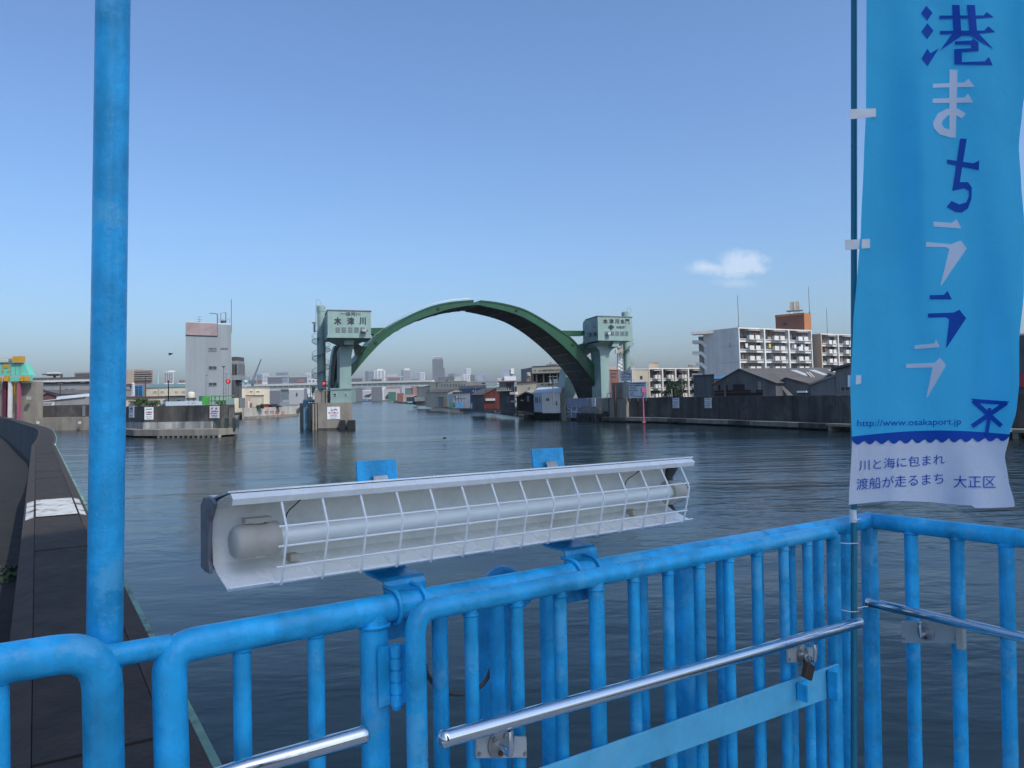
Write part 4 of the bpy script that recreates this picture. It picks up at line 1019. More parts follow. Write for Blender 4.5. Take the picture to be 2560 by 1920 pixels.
for k in range(4):
    s0 = R + bk_ * (.34 + k * .155) + dd * .18 + nn * .17; MB().obox(s0, dd * .42, bu * 1.4, nn * .05).build('skylight', 'skylight', t)
t, f1, A, B, R, bk_ = gable('workshop_shed', 'smaller dark gabled bay with a pale door beside the big workshop', 'shed', 1939.5, 2024, 962, 945, 127.4, 124, 16, 1968, 'dark_wall', 'roof_dark', bdir=(.93, .37, 0))
f1.window(1932, 1955, 966, 990, t, 'corrugated', 'window_dark', 2, .12)
MB().extrude([f1.p(1952, 966) + f1.n * .1, f1.p(1960, 966) + f1.n * .1, f1.p(1985, 991) + f1.n * .1, f1.p(1972, 991) + f1.n * .1], f1.n * .15).build('stair_stringer', 'beige', t)
f1.slab(1998, 2021, 977, 981.5, 'roof_light', t, 'canopy', 1.2)
A_, B_ = at(2026, 964, 124), at(2088, 941, 120)
t = thing('lean_to_shed', 'grey corrugated lean-to with sloping roof between workshop and tall shed', 'shed', at(2055, 990, 122))
MB().extrude([A_, B_, Vector((B_.x, B_.y, LZ)), Vector((A_.x, A_.y, LZ))], (6, 14, 0)).build('wall', 'corrugated', t)
MB().extrude([A_ + Vector((-.3, -.3, .05)), B_ + Vector((0, -.3, .05)), B_ + Vector((0, -.3, .35)), A_ + Vector((-.3, -.3, .35))], (6, 15, 0)).build('roof', 'grey_wall', t)
A_, B_ = at(2088, 925, 119), at(2190, 898, 113)
t = thing('tall_shed', 'tall grey metal shed with one dark window beside the banner', 'shed', at(2110, 990, 117))
MB().extrude([A_, B_, Vector((B_.x, B_.y, LZ)), Vector((A_.x, A_.y, LZ))], (6, 14, 0)).build('wall', 'corrugated', t)
MB().extrude([A_ + Vector((-.7, -.3, .02)), B_ + Vector((0, -.3, .05)), B_ + Vector((0, -.3, .4)), A_ + Vector((-.7, -.3, .37))], (6, 15, 0)).build('roof', 'roof_dark', t)
f1 = Face(A_, B_); f1.window(2101, 2126, 965, 978.5, t, 'grey_wall', 'window_dark', 1, .1)
t, f1, z_, b_ = block('storage_shed', 'low grey metal shed left of the big dark workshop', 'shed', 1733, 1785, 941, 140, 136, 10, m='dark_wall', roof='roof_dark')
for x in (1746, 1759, 1772): f1.slab(x, x + .8, 942, 992, 'corrugated', t, 'rib', .06)
t, f1, z_, b_ = block('stall_canopy', 'blue and orange canopy peeping over the workshop roof', 'canopy', 1785, 1812, 941, 152, 152, 4, m='orange_tile'); f1.slab(1784, 1812, 940, 947, 'tarp_blue', t, 'awning', .4)
for k, x in enumerate((2030, 2036)):
    t, p = pole_thing('vent_pipe', ('left' if k == 0 else 'right') + ' of two steel vent pipes on the workshop roofs', 'vent pipe', x, 944, 966, 128, .16, 'dull_steel'); MB().tube([p, p + Vector((-.9, 0, .9))], .17, 8).build('elbow', 'dull_steel', t)
t, f1, z_, b_ = block('waterside_shed', 'grey metal building at the right edge, mostly behind the banner', 'shed', 2380, 2700, 856, 118, 96, 14, m='dark_wall', roof='white_wall')
f1.slab(2546, 2620, 934, 967, 'ink_red', t, 'red_panel', .3)
bush('tree', 'dark round tree behind the river wall in front of the far apartments', 1694, 975, 152, 3.2, 2.4, 1500, .24, cat='tree')

def apartments(name, label, FLpx, FLY, FRpx, FRY, yt, bays, floors, D, first=0.0, endmat='white_wall', fh=2.85, clutter_seed=1):
    rnd = random.Random(clutter_seed)
    A, B = at(FLpx, yt, FLY), at(FRpx, yt, FRY); fc = Face(A, B); n = -fc.n; W = (B.xy - A.xy).length; zt = A.z
    t = thing(name, label, 'apartment block', (A.x, A.y, LZ))
    core = [(A + fc.u * .15 + n * 1.3), (B - fc.u * .15 + n * 1.3), (B - fc.u * .15 + n * D), (A + fc.u * .15 + n * D)]
    MB().prism([q.xy for q in core], LZ - .5, zt - .02).build('wall', 'balcony_clutter', t)
    for s_ in (0, 1):
        p = A if s_ == 0 else B - fc.u * .35
        MB().obox((p.x, p.y, LZ - .5), fc.u * .35, n * (D + .05), (0, 0, zt - LZ + .5)).build('end_wall', endmat, t)
    MB().obox((A.x, A.y, zt + .004) , fc.u * W, n * D, (0, 0, .3)).build('roof', 'white_wall', t)
    bw = W / bays
    for b in range(bays):
        if b: MB().obox(Vector((A.x, A.y, LZ)) + fc.u * (bw * b - .25) - n * .12, fc.u * .5, n * 1.5, (0, 0, zt - LZ - .004)).build('pier', 'white_wall', t)
        x0, x1 = bw * b + (.36 if b == 0 else .26), bw * (b + 1) - (.36 if b == bays - 1 else .26); wm = x1 - x0
        for f in range(floors):
            zf = zt - fh * (f + 1); o = Vector((A.x, A.y, zf)) + fc.u * x0
            MB().obox(o + n * .05, fc.u * wm, n * 1.2, (0, 0, .16)).build('floor_slab', 'white_wall', t)
            MB().obox(o + Vector((0, 0, -.75)) + n * .3, fc.u * wm, n * .12, (0, 0, .74)).build('spandrel', 'white_wall', t)
            bx = wm * .30; bl = wm * .44
            if x0 + bx + bl < W:
                mb = MB().obox(o + fc.u * bx - n * .75 + Vector((0, 0, -.12)), fc.u * bl, n * .8, (0, 0, .12))
                mb.obox(o + fc.u * bx - n * .85 + Vector((0, 0, -.12)), fc.u * (bl * .42), n * .1, (0, 0, 1.2)).obox(o + fc.u * (bx + bl * .58) - n * .85 + Vector((0, 0, -.12)), fc.u * (bl * .42), n * .1, (0, 0, 1.2))
                mb.obox(o + fc.u * bx - n * .75, fc.u * .1, n * .8, (0, 0, 1.08)).obox(o + fc.u * (bx + bl - .1) - n * .75, fc.u * .1, n * .8, (0, 0, 1.08))
                mb.build('balcony', 'white_wall', t)
                if f == 0: MB().obox(o + fc.u * (bx - .2) - n * .9 + Vector((0, 0, fh - .45)), fc.u * (bl + .4), n * 1.2, (0, 0, .15)).build('canopy', 'white_wall', t)
            for (a_, b_) in ((.02, .27), (.31, .50), (.53, .72), (.77, .97)):
                w_ = MB().obox(o + fc.u * (wm * a_) + n * 1.18 + Vector((0, 0, .25)), fc.u * (wm * (b_ - a_)), n * .15, (0, 0, 1.75)).build('window', rnd.choice(['window_dark', 'window_dark', 'window_grey', 'balcony_clutter']), t)
            for k in range(2):     # railings, planters, washing machines on each balcony
                q = rnd.uniform(0, wm - .8); MB().obox(o + fc.u * q + n * rnd.uniform(.1, .8) + Vector((0, 0, .17)), fc.u * rnd.uniform(.5, 1.3), n * .3, (0, 0, rnd.uniform(.4, 1.3))).build('balcony_clutter', rnd.choice(['balcony_clutter', 'grey_wall', 'roof_brown', 'dark_wall']), t)
    return t, fc, A, B, n, W, zt
ap, af, A, B, n, W, zt = apartments('apartment_block', 'white apartment block with stacked balconies and number 2 on its end wall', 1846, 210, 2029, 226, 821, 3, 6, 13, clutter_seed=3)
# end wall and outside stair
E = A + n * 13; ef = Face(E, A)
ef.text('2', 1822, 1826.5, 858, 868, 'pole_grey', ap, .0, .06)
for y in (866, 907): ef.slab(1799, 1845, y, y + .6, 'grey_wall', ap, 'floor_line', .05)
st = thing('stair_tower', 'open concrete zigzag stair on the left end of the number 2 apartment block', 'stair', (E.x, E.y, LZ))
e1, e2 = at(1732, 860, 222), at(1797, 860, 219); ef2 = Face(e1, e2)
ef2.slab(1747, 1780, 840, 995, 'grey_wall', st, 'stair_core', 1.5, -2.5)
ef2.slab(1730, 1798, 829, 835.5, 'white_wall', st, 'stair_roof', 4.5, -2.5)
for k in range(5):
    y = 851 + k * 27.6
    MB().extrude([ef2.p(*q) for q in [(1731, y), (1755, y), (1769, y + 12), (1798, y + 12), (1798, y + 22), (1768, y + 22), (1752, y + 8), (1731, y + 8)]], ef2.n * .25).build('parapet', 'white_wall', st)
    o, r, u = ef2.rect(1780, 1797, y + 19, y + 22); MB().obox(o, r, u, -ef2.n * 3).build('landing', 'white_wall', st)
    o, r, u = ef2.rect(1732, 1752, y + 5, y + 8); MB().obox(o, r, u, -ef2.n * 3).build('landing', 'white_wall', st)
# orange lift tower with roof tank
t, f1, z_, b_ = block('lift_tower', 'orange-brown tiled lift tower rising behind the apartment block', 'tower', 1938, 2010, 788, 232, 226, 7, zb=LZ, m='brick_red')
MB().prism([b_[1], at(2028, 800, 230).xy, at(2028, 800, 238).xy, b_[2]], LZ, z_ - .02).build('side_wall', 'orange_tile', t)  # sunlit side put in as brighter orange, shaded front as darker brown
f1.slab(1937, 2011, 786.5, 789.5, 'orange_tile', t, 'coping', .2); f1.window(1958, 1967, 806, 814, t, 'roof_brown', 'window_dark', 1, .12)
tk = thing('roof_tank', 'pale box water tank on a braced stand on the orange lift tower', 'tank', at(1985, 784, 231))
f1 = Face(at(1960, 780, 231).xy, at(2010, 780, 229).xy)
f1.slab(1974, 1998, 754, 775, 'beige', tk, 'tank', 2.8, -2.8); f1.slab(1966, 2007, 775, 776.5, 'dull_steel', tk, 'platform', 3.6, -3.4); f1.slab(1985, 1988, 753, 775, 'white_wall', tk, 'seam', .2)
for x in (1966, 1973, 1999, 2006): f1.slab(x, x + .7, 764, 775, 'white_wall', tk, 'rail_post', .08)
for y in (764, 768): f1.slab(1966, 2007, y, y + .6, 'white_wall', tk, 'handrail', .08)
for x in (1974, 1983, 1992, 1998): rod(f1, [(x, 776), (x, 785)], .1, 'dull_steel', tk, 'leg')
for a, b in ((1974, 1983), (1992, 1983), (1998, 1992)): rod(f1, [(a, 777), (b, 784)], .06, 'dull_steel', tk, 'brace')
for px, y0, y1, Y, lb in ((1847, 738, 820, 212, 'tall lightning rod on the corner of the number 2 apartment block'), (2024, 716, 784, 234, 'tall lightning rod on the orange lift tower'), (2069, 771, 837, 242, 'lightning rod on the right apartment block near the banner')):
    t, p = pole_thing('lightning_rod', lb, 'lightning rod', px, y0, y1, Y, .10); MB().lathe((p.x, p.y, at(px, y1, Y).z), [(.3, 0), (.15, .6)], 8).build('base', 'pole_grey', t)
apartments('apartment_block', 'white apartment block partly hidden by the banner pole', 2052, 238, 2175, 252, 836, 3, 6, 12, endmat='beige', clutter_seed=9)
ap3 = apartments('apartment_block', 'lower white apartment block behind the dark tree with beige end wall', 1622, 236, 1752, 246, 923, 4, 4, 12, endmat='beige', clutter_seed=5)
t, f1, z_, b_ = block('roof_room', 'grey stair-head box on the roof of the lower apartment block', 'roof room', 1622, 1645, 907, 240, 242, 5, zb=ap3[6] + .32, m='tan', roof='grey_wall')
t, f1, z_, b_ = block('roof_room', 'small grey box on the roofs left of the number 2 block', 'roof room', 1720, 1733, 914, 247, 247, 4, zb=LZ, m='grey_wall', roof='grey_wall')
t, f1, z_, b_ = block('brick_house', 'narrow red-brown brick building behind the right gate tower', 'building', 1524, 1546, 925, 200, 201, 8, m='brick_red', roof='grey_wall'); f1.slab(1526, 1545, 916, 924, 'tan', t, 'roof_room', 1, -2)
for y in (933, 941): f1.slab(1526, 1540, y, y + 3, 'window_dark', t, 'window', .06)
t, f1, z_, b_ = block('apartment_wing', 'beige blank end wall between the right gate tower and the lower apartments', 'building', 1579, 1621, 924, 232, 234, 10, m='beige', roof='white_wall'); f1.slab(1578, 1590, 913, 923, 'tan', t, 'roof_room', 2, -3); f1.slab(1600, 1606, 940, 948, 'window_dark', t, 'window', .08)
# telecom lattice tower
t = thing('lattice_tower', 'grey steel lattice tower with square platforms behind the right gate tower', 'lattice tower', at(1550, 930, 210))
lf_ = Face(at(1540, 900, 210).xy, at(1562, 900, 210).xy)
for x in (1544, 1558): rod(lf_, [(x, 930), (x, 862)], .18, 'dull_steel', t, 'leg')
for k in range(7):
    y = 928 - k * 9; rod(lf_, [(1544, y), (1558, y - 9)], .09, 'dull_steel', t, 'brace'); rod(lf_, [(1558, y), (1544, y - 9)], .09, 'dull_steel', t, 'brace')
lf_.slab(1537, 1560, 875, 884, 'beige', t, 'platform', 2); lf_.slab(1546, 1553, 868, 875, 'grey_wall', t, 'equipment', 1.5); lf_.slab(1552, 1560, 864, 878, 'grey_wall', t, 'equipment', 1.2)
# laundry on the balconies
q0_ = A
for dx, k, col, lb in ((.385, 1, 'cloth_yellow', 'yellow cloth hung on a balcony of the number 2 block'), (.70, 1, 'cloth_blue', 'blue towels hung beside the middle pier of the number 2 block'), (.735, 1, 'cloth_white', 'white sheet hung left of the third pier of the number 2 block'), (.83, 1, 'cloth_white', 'white sheet hung at the right bay of the number 2 block'), (.87, 1, 'cloth_blue', 'dark towels hung at the right bay of the number 2 block'), (.08, 1, 'cloth_white', 'white shirt hung on the left balcony of the number 2 block')):
    o = Vector((A.x, A.y, zt - 2.85 * 2 + .55)) + af.u * (W * dx) - n * .12
    mb = MB()
    for j in range(4): mb.obox(o + af.u * (j * .22) + n * (.03 * (j % 2)), af.u * .2, n * .03, (0, 0, 1.2 - .1 * (j % 3)))
    tag(mb.build('laundry', col), lb, 'laundry', 'laundry on the apartment balconies')

# ------------------------------------------------------------------ riverside sheds on the right bank
t, f1, z_, b_ = block('riverside_shed', 'white riverside shed with pale blue roof above the green sheet piles', 'shed', 1355, 1400, 984, 172, 170, 8, m='white_wall')
sA = Face(at(1334, 990, 176).xy, at(1355, 990, 172).xy)
MB().prism([at(1334, 990, 176.2).xy, at(1355, 990, 172.05).xy, at(1357, 990, 179).xy, at(1340, 990, 183).xy], LZ - .3, z_ - .01).build('side_wall', 'roof_light', t)
zr = at(1345, 971, 176).z
MB().hexa([Vector((*at(1331, 985, 176).xy, z_ + .02)), Vector((*at(1402, 984, 169.5).xy, z_ + .02)), Vector((*at(1406, 970, 180).xy, zr)), Vector((*at(1345, 970, 184).xy, zr)),
           Vector((*at(1331, 985, 176).xy, z_ + .25)), Vector((*at(1402, 984, 169.5).xy, z_ + .25)), Vector((*at(1406, 970, 180).xy, zr + .25)), Vector((*at(1345, 970, 184).xy, zr + .25))]).build('roof', 'roof_light', t)
f1.window(1365, 1374, 994.5, 1003, t, 'white_wall', 'window_dark', 1, .08)
for x in (1339, 1343, 1349): sA.slab(x, x + 1.5, 993, 1007, 'window_dark', t, 'window', .06)
f1.slab(1391, 1393, 1003, 1013, 'dark_wall', t, 'pipe', .15)
t, f1, z_, b_ = block('cream_house', 'plain cream two-storey house with one small window behind the white shed', 'house', 1294, 1341, 957, 186, 184, 9, m='cream', roof='roof_brown')
f1.window(1321.5, 1325.5, 967.5, 972.5, t, 'cream', 'window_dark', 0, .05); f1.slab(1286, 1294, 957, 980, 'white_wall', t, 'side_wall', 6, -6); f1.slab(1281, 1295, 980, 986, 'white_wall', t, 'ledge', 1.5); f1.slab(1288, 1292, 966, 979, 'window_dark', t, 'window', .1, .02)
t, f1, z_, b_ = block('stilt_house', 'dark two-storey riverside house with glazed balcony and brown roof', 'house', 1248, 1286, 957, 190, 188, 9, m='dark_wall', roof='bridge_pale')
f1.slab(1246, 1288, 953.5, 956, 'roof_brown', t, 'eave', 1.2, -.8); f1.window(1251, 1264, 958, 973, t, 'grey_wall', 'window_grey', 2, .1); f1.window(1267, 1278, 959, 973, t, 'roof_brown', 'window_dark', 1, .1); f1.slab(1248, 1282, 975, 977.5, 'bridge_pale', t, 'balcony_floor', 1.4)
for k in range(7): f1.slab(1249 + k * 4.6, 1249.7 + k * 4.6, 969, 975, 'bridge_pale', t, 'baluster', .08, 1.2)
f1.slab(1265, 1273, 990, 1008, 'corrugated', t, 'shutter', .08); f1.slab(1280, 1291, 1001, 1006, 'white_wall', t, 'box', .6)
t = thing('lean_to_shed', 'dark lean-to with pale sloping roof between the house and the white shed', 'shed', at(1315, 1010, 178))
A_, B_, C_ = at(1292, 995, 179), at(1332, 990, 177), at(1314, 982, 180)
MB().extrude([A_, C_, B_, Vector((B_.x, B_.y, LZ)), Vector((A_.x, A_.y, LZ))], (1, 7, 0)).build('wall', 'black_void', t)
MB().extrude([A_ + Vector((-.4, -.5, 0)), C_ + Vector((0, -.5, .1)), C_ + Vector((0, -.5, .35)), A_ + Vector((-.4, -.5, .25))], (1, 7, 0)).build('roof', 'tan', t)
MB().extrude([C_ + Vector((0, -.5, .1)), B_ + Vector((.6, -.5, .2)), B_ + Vector((.6, -.5, .45)), C_ + Vector((0, -.5, .35))], (1, 7, 0)).build('roof', 'bridge_pale', t)
fl_ = Face(at(1295, 1000, 177).xy, at(1332, 1000, 176.5).xy); fl_.slab(1318, 1323, 990, 1004, 'corrugated', t, 'door', .1); fl_.slab(1302, 1308, 1000, 1002, 'bridge_pale', t, 'sill', .1)
t, f1, A_, B_, R_, bk_ = gable('rusty_shed', 'rust-red corrugated shed with dark roof on the far right bank', 'shed', 1210, 1250, 986, 971, 211, 210, 6, 1238, 'dark_wall', 'roof_dark', bdir=(-.55, .83, 0))  # dark wall colour puts in the shade on its side
MB().extrude([Vector((A_.x, A_.y, LZ)) + f1.n * .02, Vector((B_.x, B_.y, LZ)) + f1.n * .02, B_ + f1.n * .02, R_ + f1.n * .02, A_ + f1.n * .02], f1.n * .12).build('gable_cladding', 'rust_wall', t)
for k in range(9): f1.slab(1212 + k * 4.2, 1213 + k * 4.2, 975, 1004, 'roof_brown', t, 'batten', .08)
f1.slab(1215, 1238, 996, 1002, 'white_wall', t, 'panel', .5)
t, f1, z_, b_ = block('dark_shed', 'black lean-to shed left of the rust-red shed', 'shed', 1180, 1211, 988, 222, 216, 8, m='dark_wall', roof='roof_dark'); f1.window(1185, 1194, 992, 1000, t, 'dark_wall', 'window_grey', 1, .12)
for k, (x0, x1, y0, y1, m, w) in enumerate(((1177, 1196, 1006, 1012, 'tarp_blue', 'bright blue tarp over a heap by the rusty shed'), (1177, 1192, 1011, 1019, 'tarp_pale', 'pale plastic crates below the blue tarp'), (1195, 1213, 1009, 1018, 'tarp_green', 'dark green skip among the riverside heaps'), (1213, 1224, 1005, 1011, 'tarp_teal', 'turquoise tarp draped over a pile by the rusty shed'),
    (1205, 1216, 1013, 1020, 'tarp_red', 'red crates at the water edge below the rusty shed'), (1221, 1240, 1009, 1017, 'tarp_red', 'rust-red scrap heap under the rusty shed'), (1138, 1155, 1004, 1011, 'tarp_blue', 'blue sheeting in front of the white house'), (1139, 1150, 1010, 1017, 'tarp_pale', 'white bins in front of the white house'), (1124, 1136, 1003, 1013, 'tarp_green', 'green hut beside the white house'), (1094, 1108, 1005, 1013, 'container_navy', 'navy container at the river edge left of the white house'), (1018, 1030, 1002, 1010, 'tarp_teal', 'pale blue tarp at the tip of the right bank'), (1108, 1122, 1006, 1013, 'tarp_pale', 'grey drums on the right bank left of the green hut'))):
    Yh = 232 if x0 > 1170 else (262 if x0 > 1120 else (330 if x0 > 1090 else 600))
    fk = Face((0, Yh + k * .7), (1, Yh + k * .7)); o, r, u = fk.rect(x0, x1, y0, y1); mb = MB()
    d = r.length; hgt = o.z + u.z - LZ
    prof = [(0, 0), (.01, .7), (.06, .9), (.3, .84), (.5, .97), (.72, .9), (.95, .8), (.99, .6), (1, 0)]
    base_ = Vector((o.x, o.y, LZ - .1)); mb.loft([base_ + r * a + Vector((0, 0, hgt * b)) for a, b in prof], [base_ + r * a for a, b in prof], (0.2, 2.2, 0))
    tag(mb.build('tarp_heap', m), w, 'heap', 'heaps and tarps along the right bank')
# warehouse with company sign
t, f1, z_, b_ = block('company_warehouse', 'grey warehouse with black company lettering on its fascia and dark open bays', 'warehouse', 1331, 1432, 918, 210, 204, 26, m='beige', roof='dark_wall')
MB().prism([at(1303, 950, 224).xy, at(1331, 950, 210.1).xy, at(1352, 950, 232).xy, at(1330, 950, 246).xy], LZ - .4, z_ - .02).build('side_wall', 'grey_wall', t)
f1.slab(1331, 1432, 932, 934.5, 'roof_dark', t, 'canopy', 1.5); f1.slab(1334, 1432, 934.5, 956, 'black_void', t, 'opening', .06)
for x in (1342, 1359.5, 1376, 1394, 1412): f1.slab(x, x + 1.6, 934.5, 956, 'beige', t, 'post', .5)
f1.slab(1331, 1432, 917.5, 931.8, 'cream', t, 'fascia', .25); f1.slab(1331, 1432, 956, 968, 'cream', t, 'fascia', .5); f1.slab(1341, 1432, 968, 985, 'dark_wall', t, 'opening', .05)
f1.text('井上建設興業株式会社', 1347, 1401, 923.2, 928.3, 'ink', t, .015, .3); f1.text('第', 1405, 1409.5, 923.2, 928.3, 'ink', t, .015, .3); rows(f1, [(1337, 1341, 923.5, 928.5)], 'ink', t, 'emblem', off=.3)
f1.text('井上建設興業', 1354, 1404, 958.5, 964.5, 'ink', t, .015, .53); f1.slab(1357, 1384, 910, 917, 'grey_wall', t, 'roof_unit', 3, -5); f1.slab(1362, 1365, 905, 917, 'grey_wall', t, 'vent', 1, -4); f1.slab(1370, 1396, 911.5, 917, 'bridge_pale', t, 'roof_unit', 3, -6)
t = thing('water_tank', 'rust-stained pale drum tank on legs beside the company warehouse', 'tank', at(1321, 950, 208)); c = at(1321, 940, 208); rr = (at(1326.5, 940, 208) - at(1315.5, 940, 208)).length / 2
MB().lathe(c, [(rr, 0), (rr, .75), (rr * .6, .95)], 16).build('drum', 'tan', t)
for dx in (-.7, .0, .7): MB().tube([(c.x + dx * rr, c.y, c.z), (c.x + dx * rr, c.y, LZ)], .1, 6).build('leg', 'tan', t)
t, p = pole_thing('utility_pole', 'telegraph pole with transformers in front of the white riverside shed', 'utility pole', 1384, 938, 1014, 168, .16)
for dz, w_ in ((0, 1.0), (-.8, .9)): MB().cbox((p.x, p.y, p.z + dz - .3), (w_, 0, 0), (0, .06, 0), (0, 0, .06)).build('crossarm', 'dull_steel', t)
for dx in (-.6, .25, .7): MB().lathe((p.x + dx, p.y - .2, p.z - 1.7), [(.25, 0), (.25, .8), (.1, .9)], 10).build('transformer', 'grey_plate', t)
for k, (x0, x1) in enumerate(((1302.5, 1309.5), (1329, 1334.5))):
    fs = Face(rb[5], rb[6]); s = board('mooring_sign', ('left' if k == 0 else 'right') + ' of two narrow white signs on the bank below the cream house', fs, x0, x1, 1008.5, 1025, off=.4)
    rows(fs, [(x0 + 1.2, x1 - 1.2, 1010, 1012), (x0 + 1.2, x1 - 1.2, 1014, 1016), (x0 + 1.2, x1 - 1.2, 1018.5, 1020)], 'ink', s, off=.47)
# rubble at the foot of the bank
mb = MB()
for i in range(5, 7):
    for k in range(60):
        p = Vector((*rb[i], 0)).lerp(Vector((*rb[i + 1], 0)), random.random()) if i == 5 else Vector((*rb[5], 0)).lerp(Vector((*rb[6], 0)), random.random())
        p += Vector((random.uniform(-1, .6), random.uniform(-1.3, 0), random.uniform(-.1, .5))); s_ = random.uniform(.25, .6)
        a = random.uniform(0, 3); mb.hexa([p + Vector((math.cos(a + w) * s_, math.sin(a + w) * s_, -s_ * .5)) for w in (0, 1.5, 3.1, 4.6)] + [p + Vector((math.cos(a + w) * s_ * .6, math.sin(a + w) * s_ * .6, s_ * .5)) for w in (.2, 1.7, 3.0, 4.8)])
o = mb.build('rubble', 'concrete_wet', None, 'stuff'); tag(o, 'dark rubble along the water edge of the right bank', 'rubble')

# ------------------------------------------------------------------ further up the right bank
t, f1, z_, b_ = block('white_house', 'small white house with dark roof and brown window on the far bank', 'house', 1131, 1175, 984, 275, 270, 9, m='white_wall', roof='roof_dark')
MB().prism([at(1120, 990, 287).xy, at(1131, 990, 275.1).xy, at(1140, 990, 285).xy, at(1130, 990, 297).xy], LZ - .3, z_ - .02).build('side_wall', 'roof_light', t); f1.window(1132.5, 1141, 988, 994, t, 'white_wall', 'roof_brown', 1, .15); f1.slab(1122, 1176, 979.5, 984, 'roof_dark', t, 'roof_slope', .4, -2.5)
for x in (1154, 1160.5, 1167): f1.slab(x, x + .8, 988, 1004, 'dark_wall', t, 'post', .2, 3)
f1.slab(1153, 1177, 995.5, 997.5, 'dark_wall', t, 'deck_beam', 1.2, 2.2)
t, f1, A_, B_, R_, bk_ = gable('grey_warehouse', 'long grey gabled warehouse behind the small white house', 'warehouse', 1119, 1157, 980, 972, 302, 301, 13, 1140, 'beige', 'roof_dark', bdir=(-.7, .71, 0))
t, f1, z_, b_ = block('grey_shed', 'long low grey wall with small windows left of the white house', 'shed', 1068, 1119, 978, 330, 306, 10, m='grey_wall', roof='roof_dark')
for x in (1076, 1083, 1091, 1103): f1.slab(x, x + 2.5, 981, 984, 'window_dark', t, 'window', .1)
t, f1, z_, b_ = block('low_shed', 'low grey lean-to at the river edge in front of the long grey shed', 'shed', 1066, 1108, 995, 322, 300, 5, m='grey_wall', roof='dark_wall')
t, f1, z_, b_ = block('tan_warehouse', 'tall beige windowless warehouse in front of the bridge end', 'warehouse', 1042, 1076, 968, 380, 372, 20, m='beige', roof='dark_wall'); f1.slab(1042, 1062, 992, 1003, 'corrugated', t, 'annex', 6)
t, f1, z_, b_ = block('long_office', 'long beige office with a row of eight windows in front of the bridge', 'building', 1077, 1167, 956, 430, 415, 16, m='beige', roof='bridge_pale')
for k in range(9): f1.window(1103 + k * 7.1, 1107 + k * 7.1, 959.5, 966.5, t, 'grey_wall', 'window_grey', 0, .25)
f1.slab(1089, 1130, 942, 955.5, 'grey_wall', t, 'roof_room', 6, -8); f1.slab(1109, 1113, 950, 953, 'window_dark', t, 'window', .1, -1.9); f1.slab(1091.5, 1093, 957, 968, 'window_dark', t, 'window', .1)
t, f1, z_, b_ = block('grey_flat_roof', 'pale flat-roofed shed under the expressway right of the long office', 'shed', 1148, 1215, 972, 330, 318, 12, m='container_navy', roof='grey_wall', rt=1.2)
for x in (1183, 1189, 1196): f1.slab(x, x + 1.2, 976, 990, 'bridge_pale', t, 'post', .3)
# parked boats and containers at the far bend
for k, (x0, x1, y0, y1, Y, m, lb) in enumerate(((884, 902, 998, 1003, 1440, 'container_navy', 'leftmost navy container on the distant bank beside the river pier'), (904, 918, 997, 1003, 1440, 'tarp_blue', 'blue container on the distant bank, second from the river pier'), (919, 936, 998, 1003, 1440, 'container_navy', 'long navy container on the distant bank, third from the river pier'), (944, 955, 997, 1003, 1440, 'tarp_pale', 'white container on the distant bank near the dark trees'), (970, 990, 980, 992, 1100, 'tarp_green', 'green container stack below the bridge pier'), (992, 1010, 983, 996, 900, 'tarp_red', 'reddish scrap yard containers under the bridge'), (1008, 1040, 987, 1001, 760, 'tan', 'tan sheds under the right end of the bridge'))):
    t, f1, z_, b_ = block('container', lb, 'container', x0, x1, y0, Y, Y, 8, m=m, group='containers on the far bank')
    for j in range(1, 4): f1.slab(x0 + (x1 - x0) * j / 4, x0 + (x1 - x0) * j / 4 + .4, y0, y1, 'roof_dark', t, 'rib', .15)
for px, py, Y, rx, rz, lb in ((920, 990, 1450, 9, 7, 'distant dark tree below the bridge, left of a pair'), (942, 987, 1450, 9, 9, 'distant dark tree below the bridge, right of a pair'), (971, 993, 1300, 6, 7, 'distant small tree beside the green containers'), (1036, 1000, 500, 3, 4.5, 'dark tree at the corner of the beige warehouse')):
    bush('tree', lb, px, py, Y, rx, rz, 500, 1.0 if Y > 1000 else .6, cat='tree')

# ------------------------------------------------------------------ bridge and expressway
BR = thing('expressway_bridge', 'long pale double-deck expressway bridge crossing the river behind the left tower', 'bridge', at(830, 990, 1150))
b0, b1 = at(585, 960, 1180), at(1080, 960, 1120); bf_ = Face(b0, b1)
def bs(x0, x1, y0, y1, m, name, t=4, off=0): return bf_.slab(x0, x1, y0, y1, m, BR, name, t, off)
def slope(x, y): return y + (x - 830) * .003
bs(586, 1080, 956, 961, 'bridge_pale', 'parapet', 14, -13); bs(588, 1076, 961, 968.6, 'bridge_dark', 'girder', 10, -10); bs(586, 1070, 968.6, 970.4, 'bridge_pale', 'lower_flange', 14, -13)
for k in range(37): bs(590 + k * 13.1, 591 + k * 13.1, 961, 968.6, 'bridge_green', 'rib', .6)
for k in range(18): bs(985 + k * 5.2, 986 + k * 5.2, 952, 956, 'bridge_green', 'lamp_post', .3)
for x0, x1 in ((702, 719), (1012, 1027), (618, 630)): bs(x0, x1, 970.5, 1000, 'bridge_dark', 'pier', 8, -9)
t = thing('expressway_ramp', 'elevated pale green expressway section right of the long office', 'bridge', at(1210, 990, 700)); rf = Face(at(1160, 960, 720).xy, at(1330, 960, 690).xy)
for x0, x1, y0, y1, m, nm in ((1166, 1335, 952, 955, 'city_grey', 'parapet'), (1166, 1206, 956, 964, 'tan', 'girder'), (1204, 1335, 959, 962, 'bridge_green', 'girder'), (1166, 1335, 964.5, 967.5, 'bridge_pale', 'lower_deck')): rf.slab(x0, x1, y0, y1, m, t, nm, 8, -6)
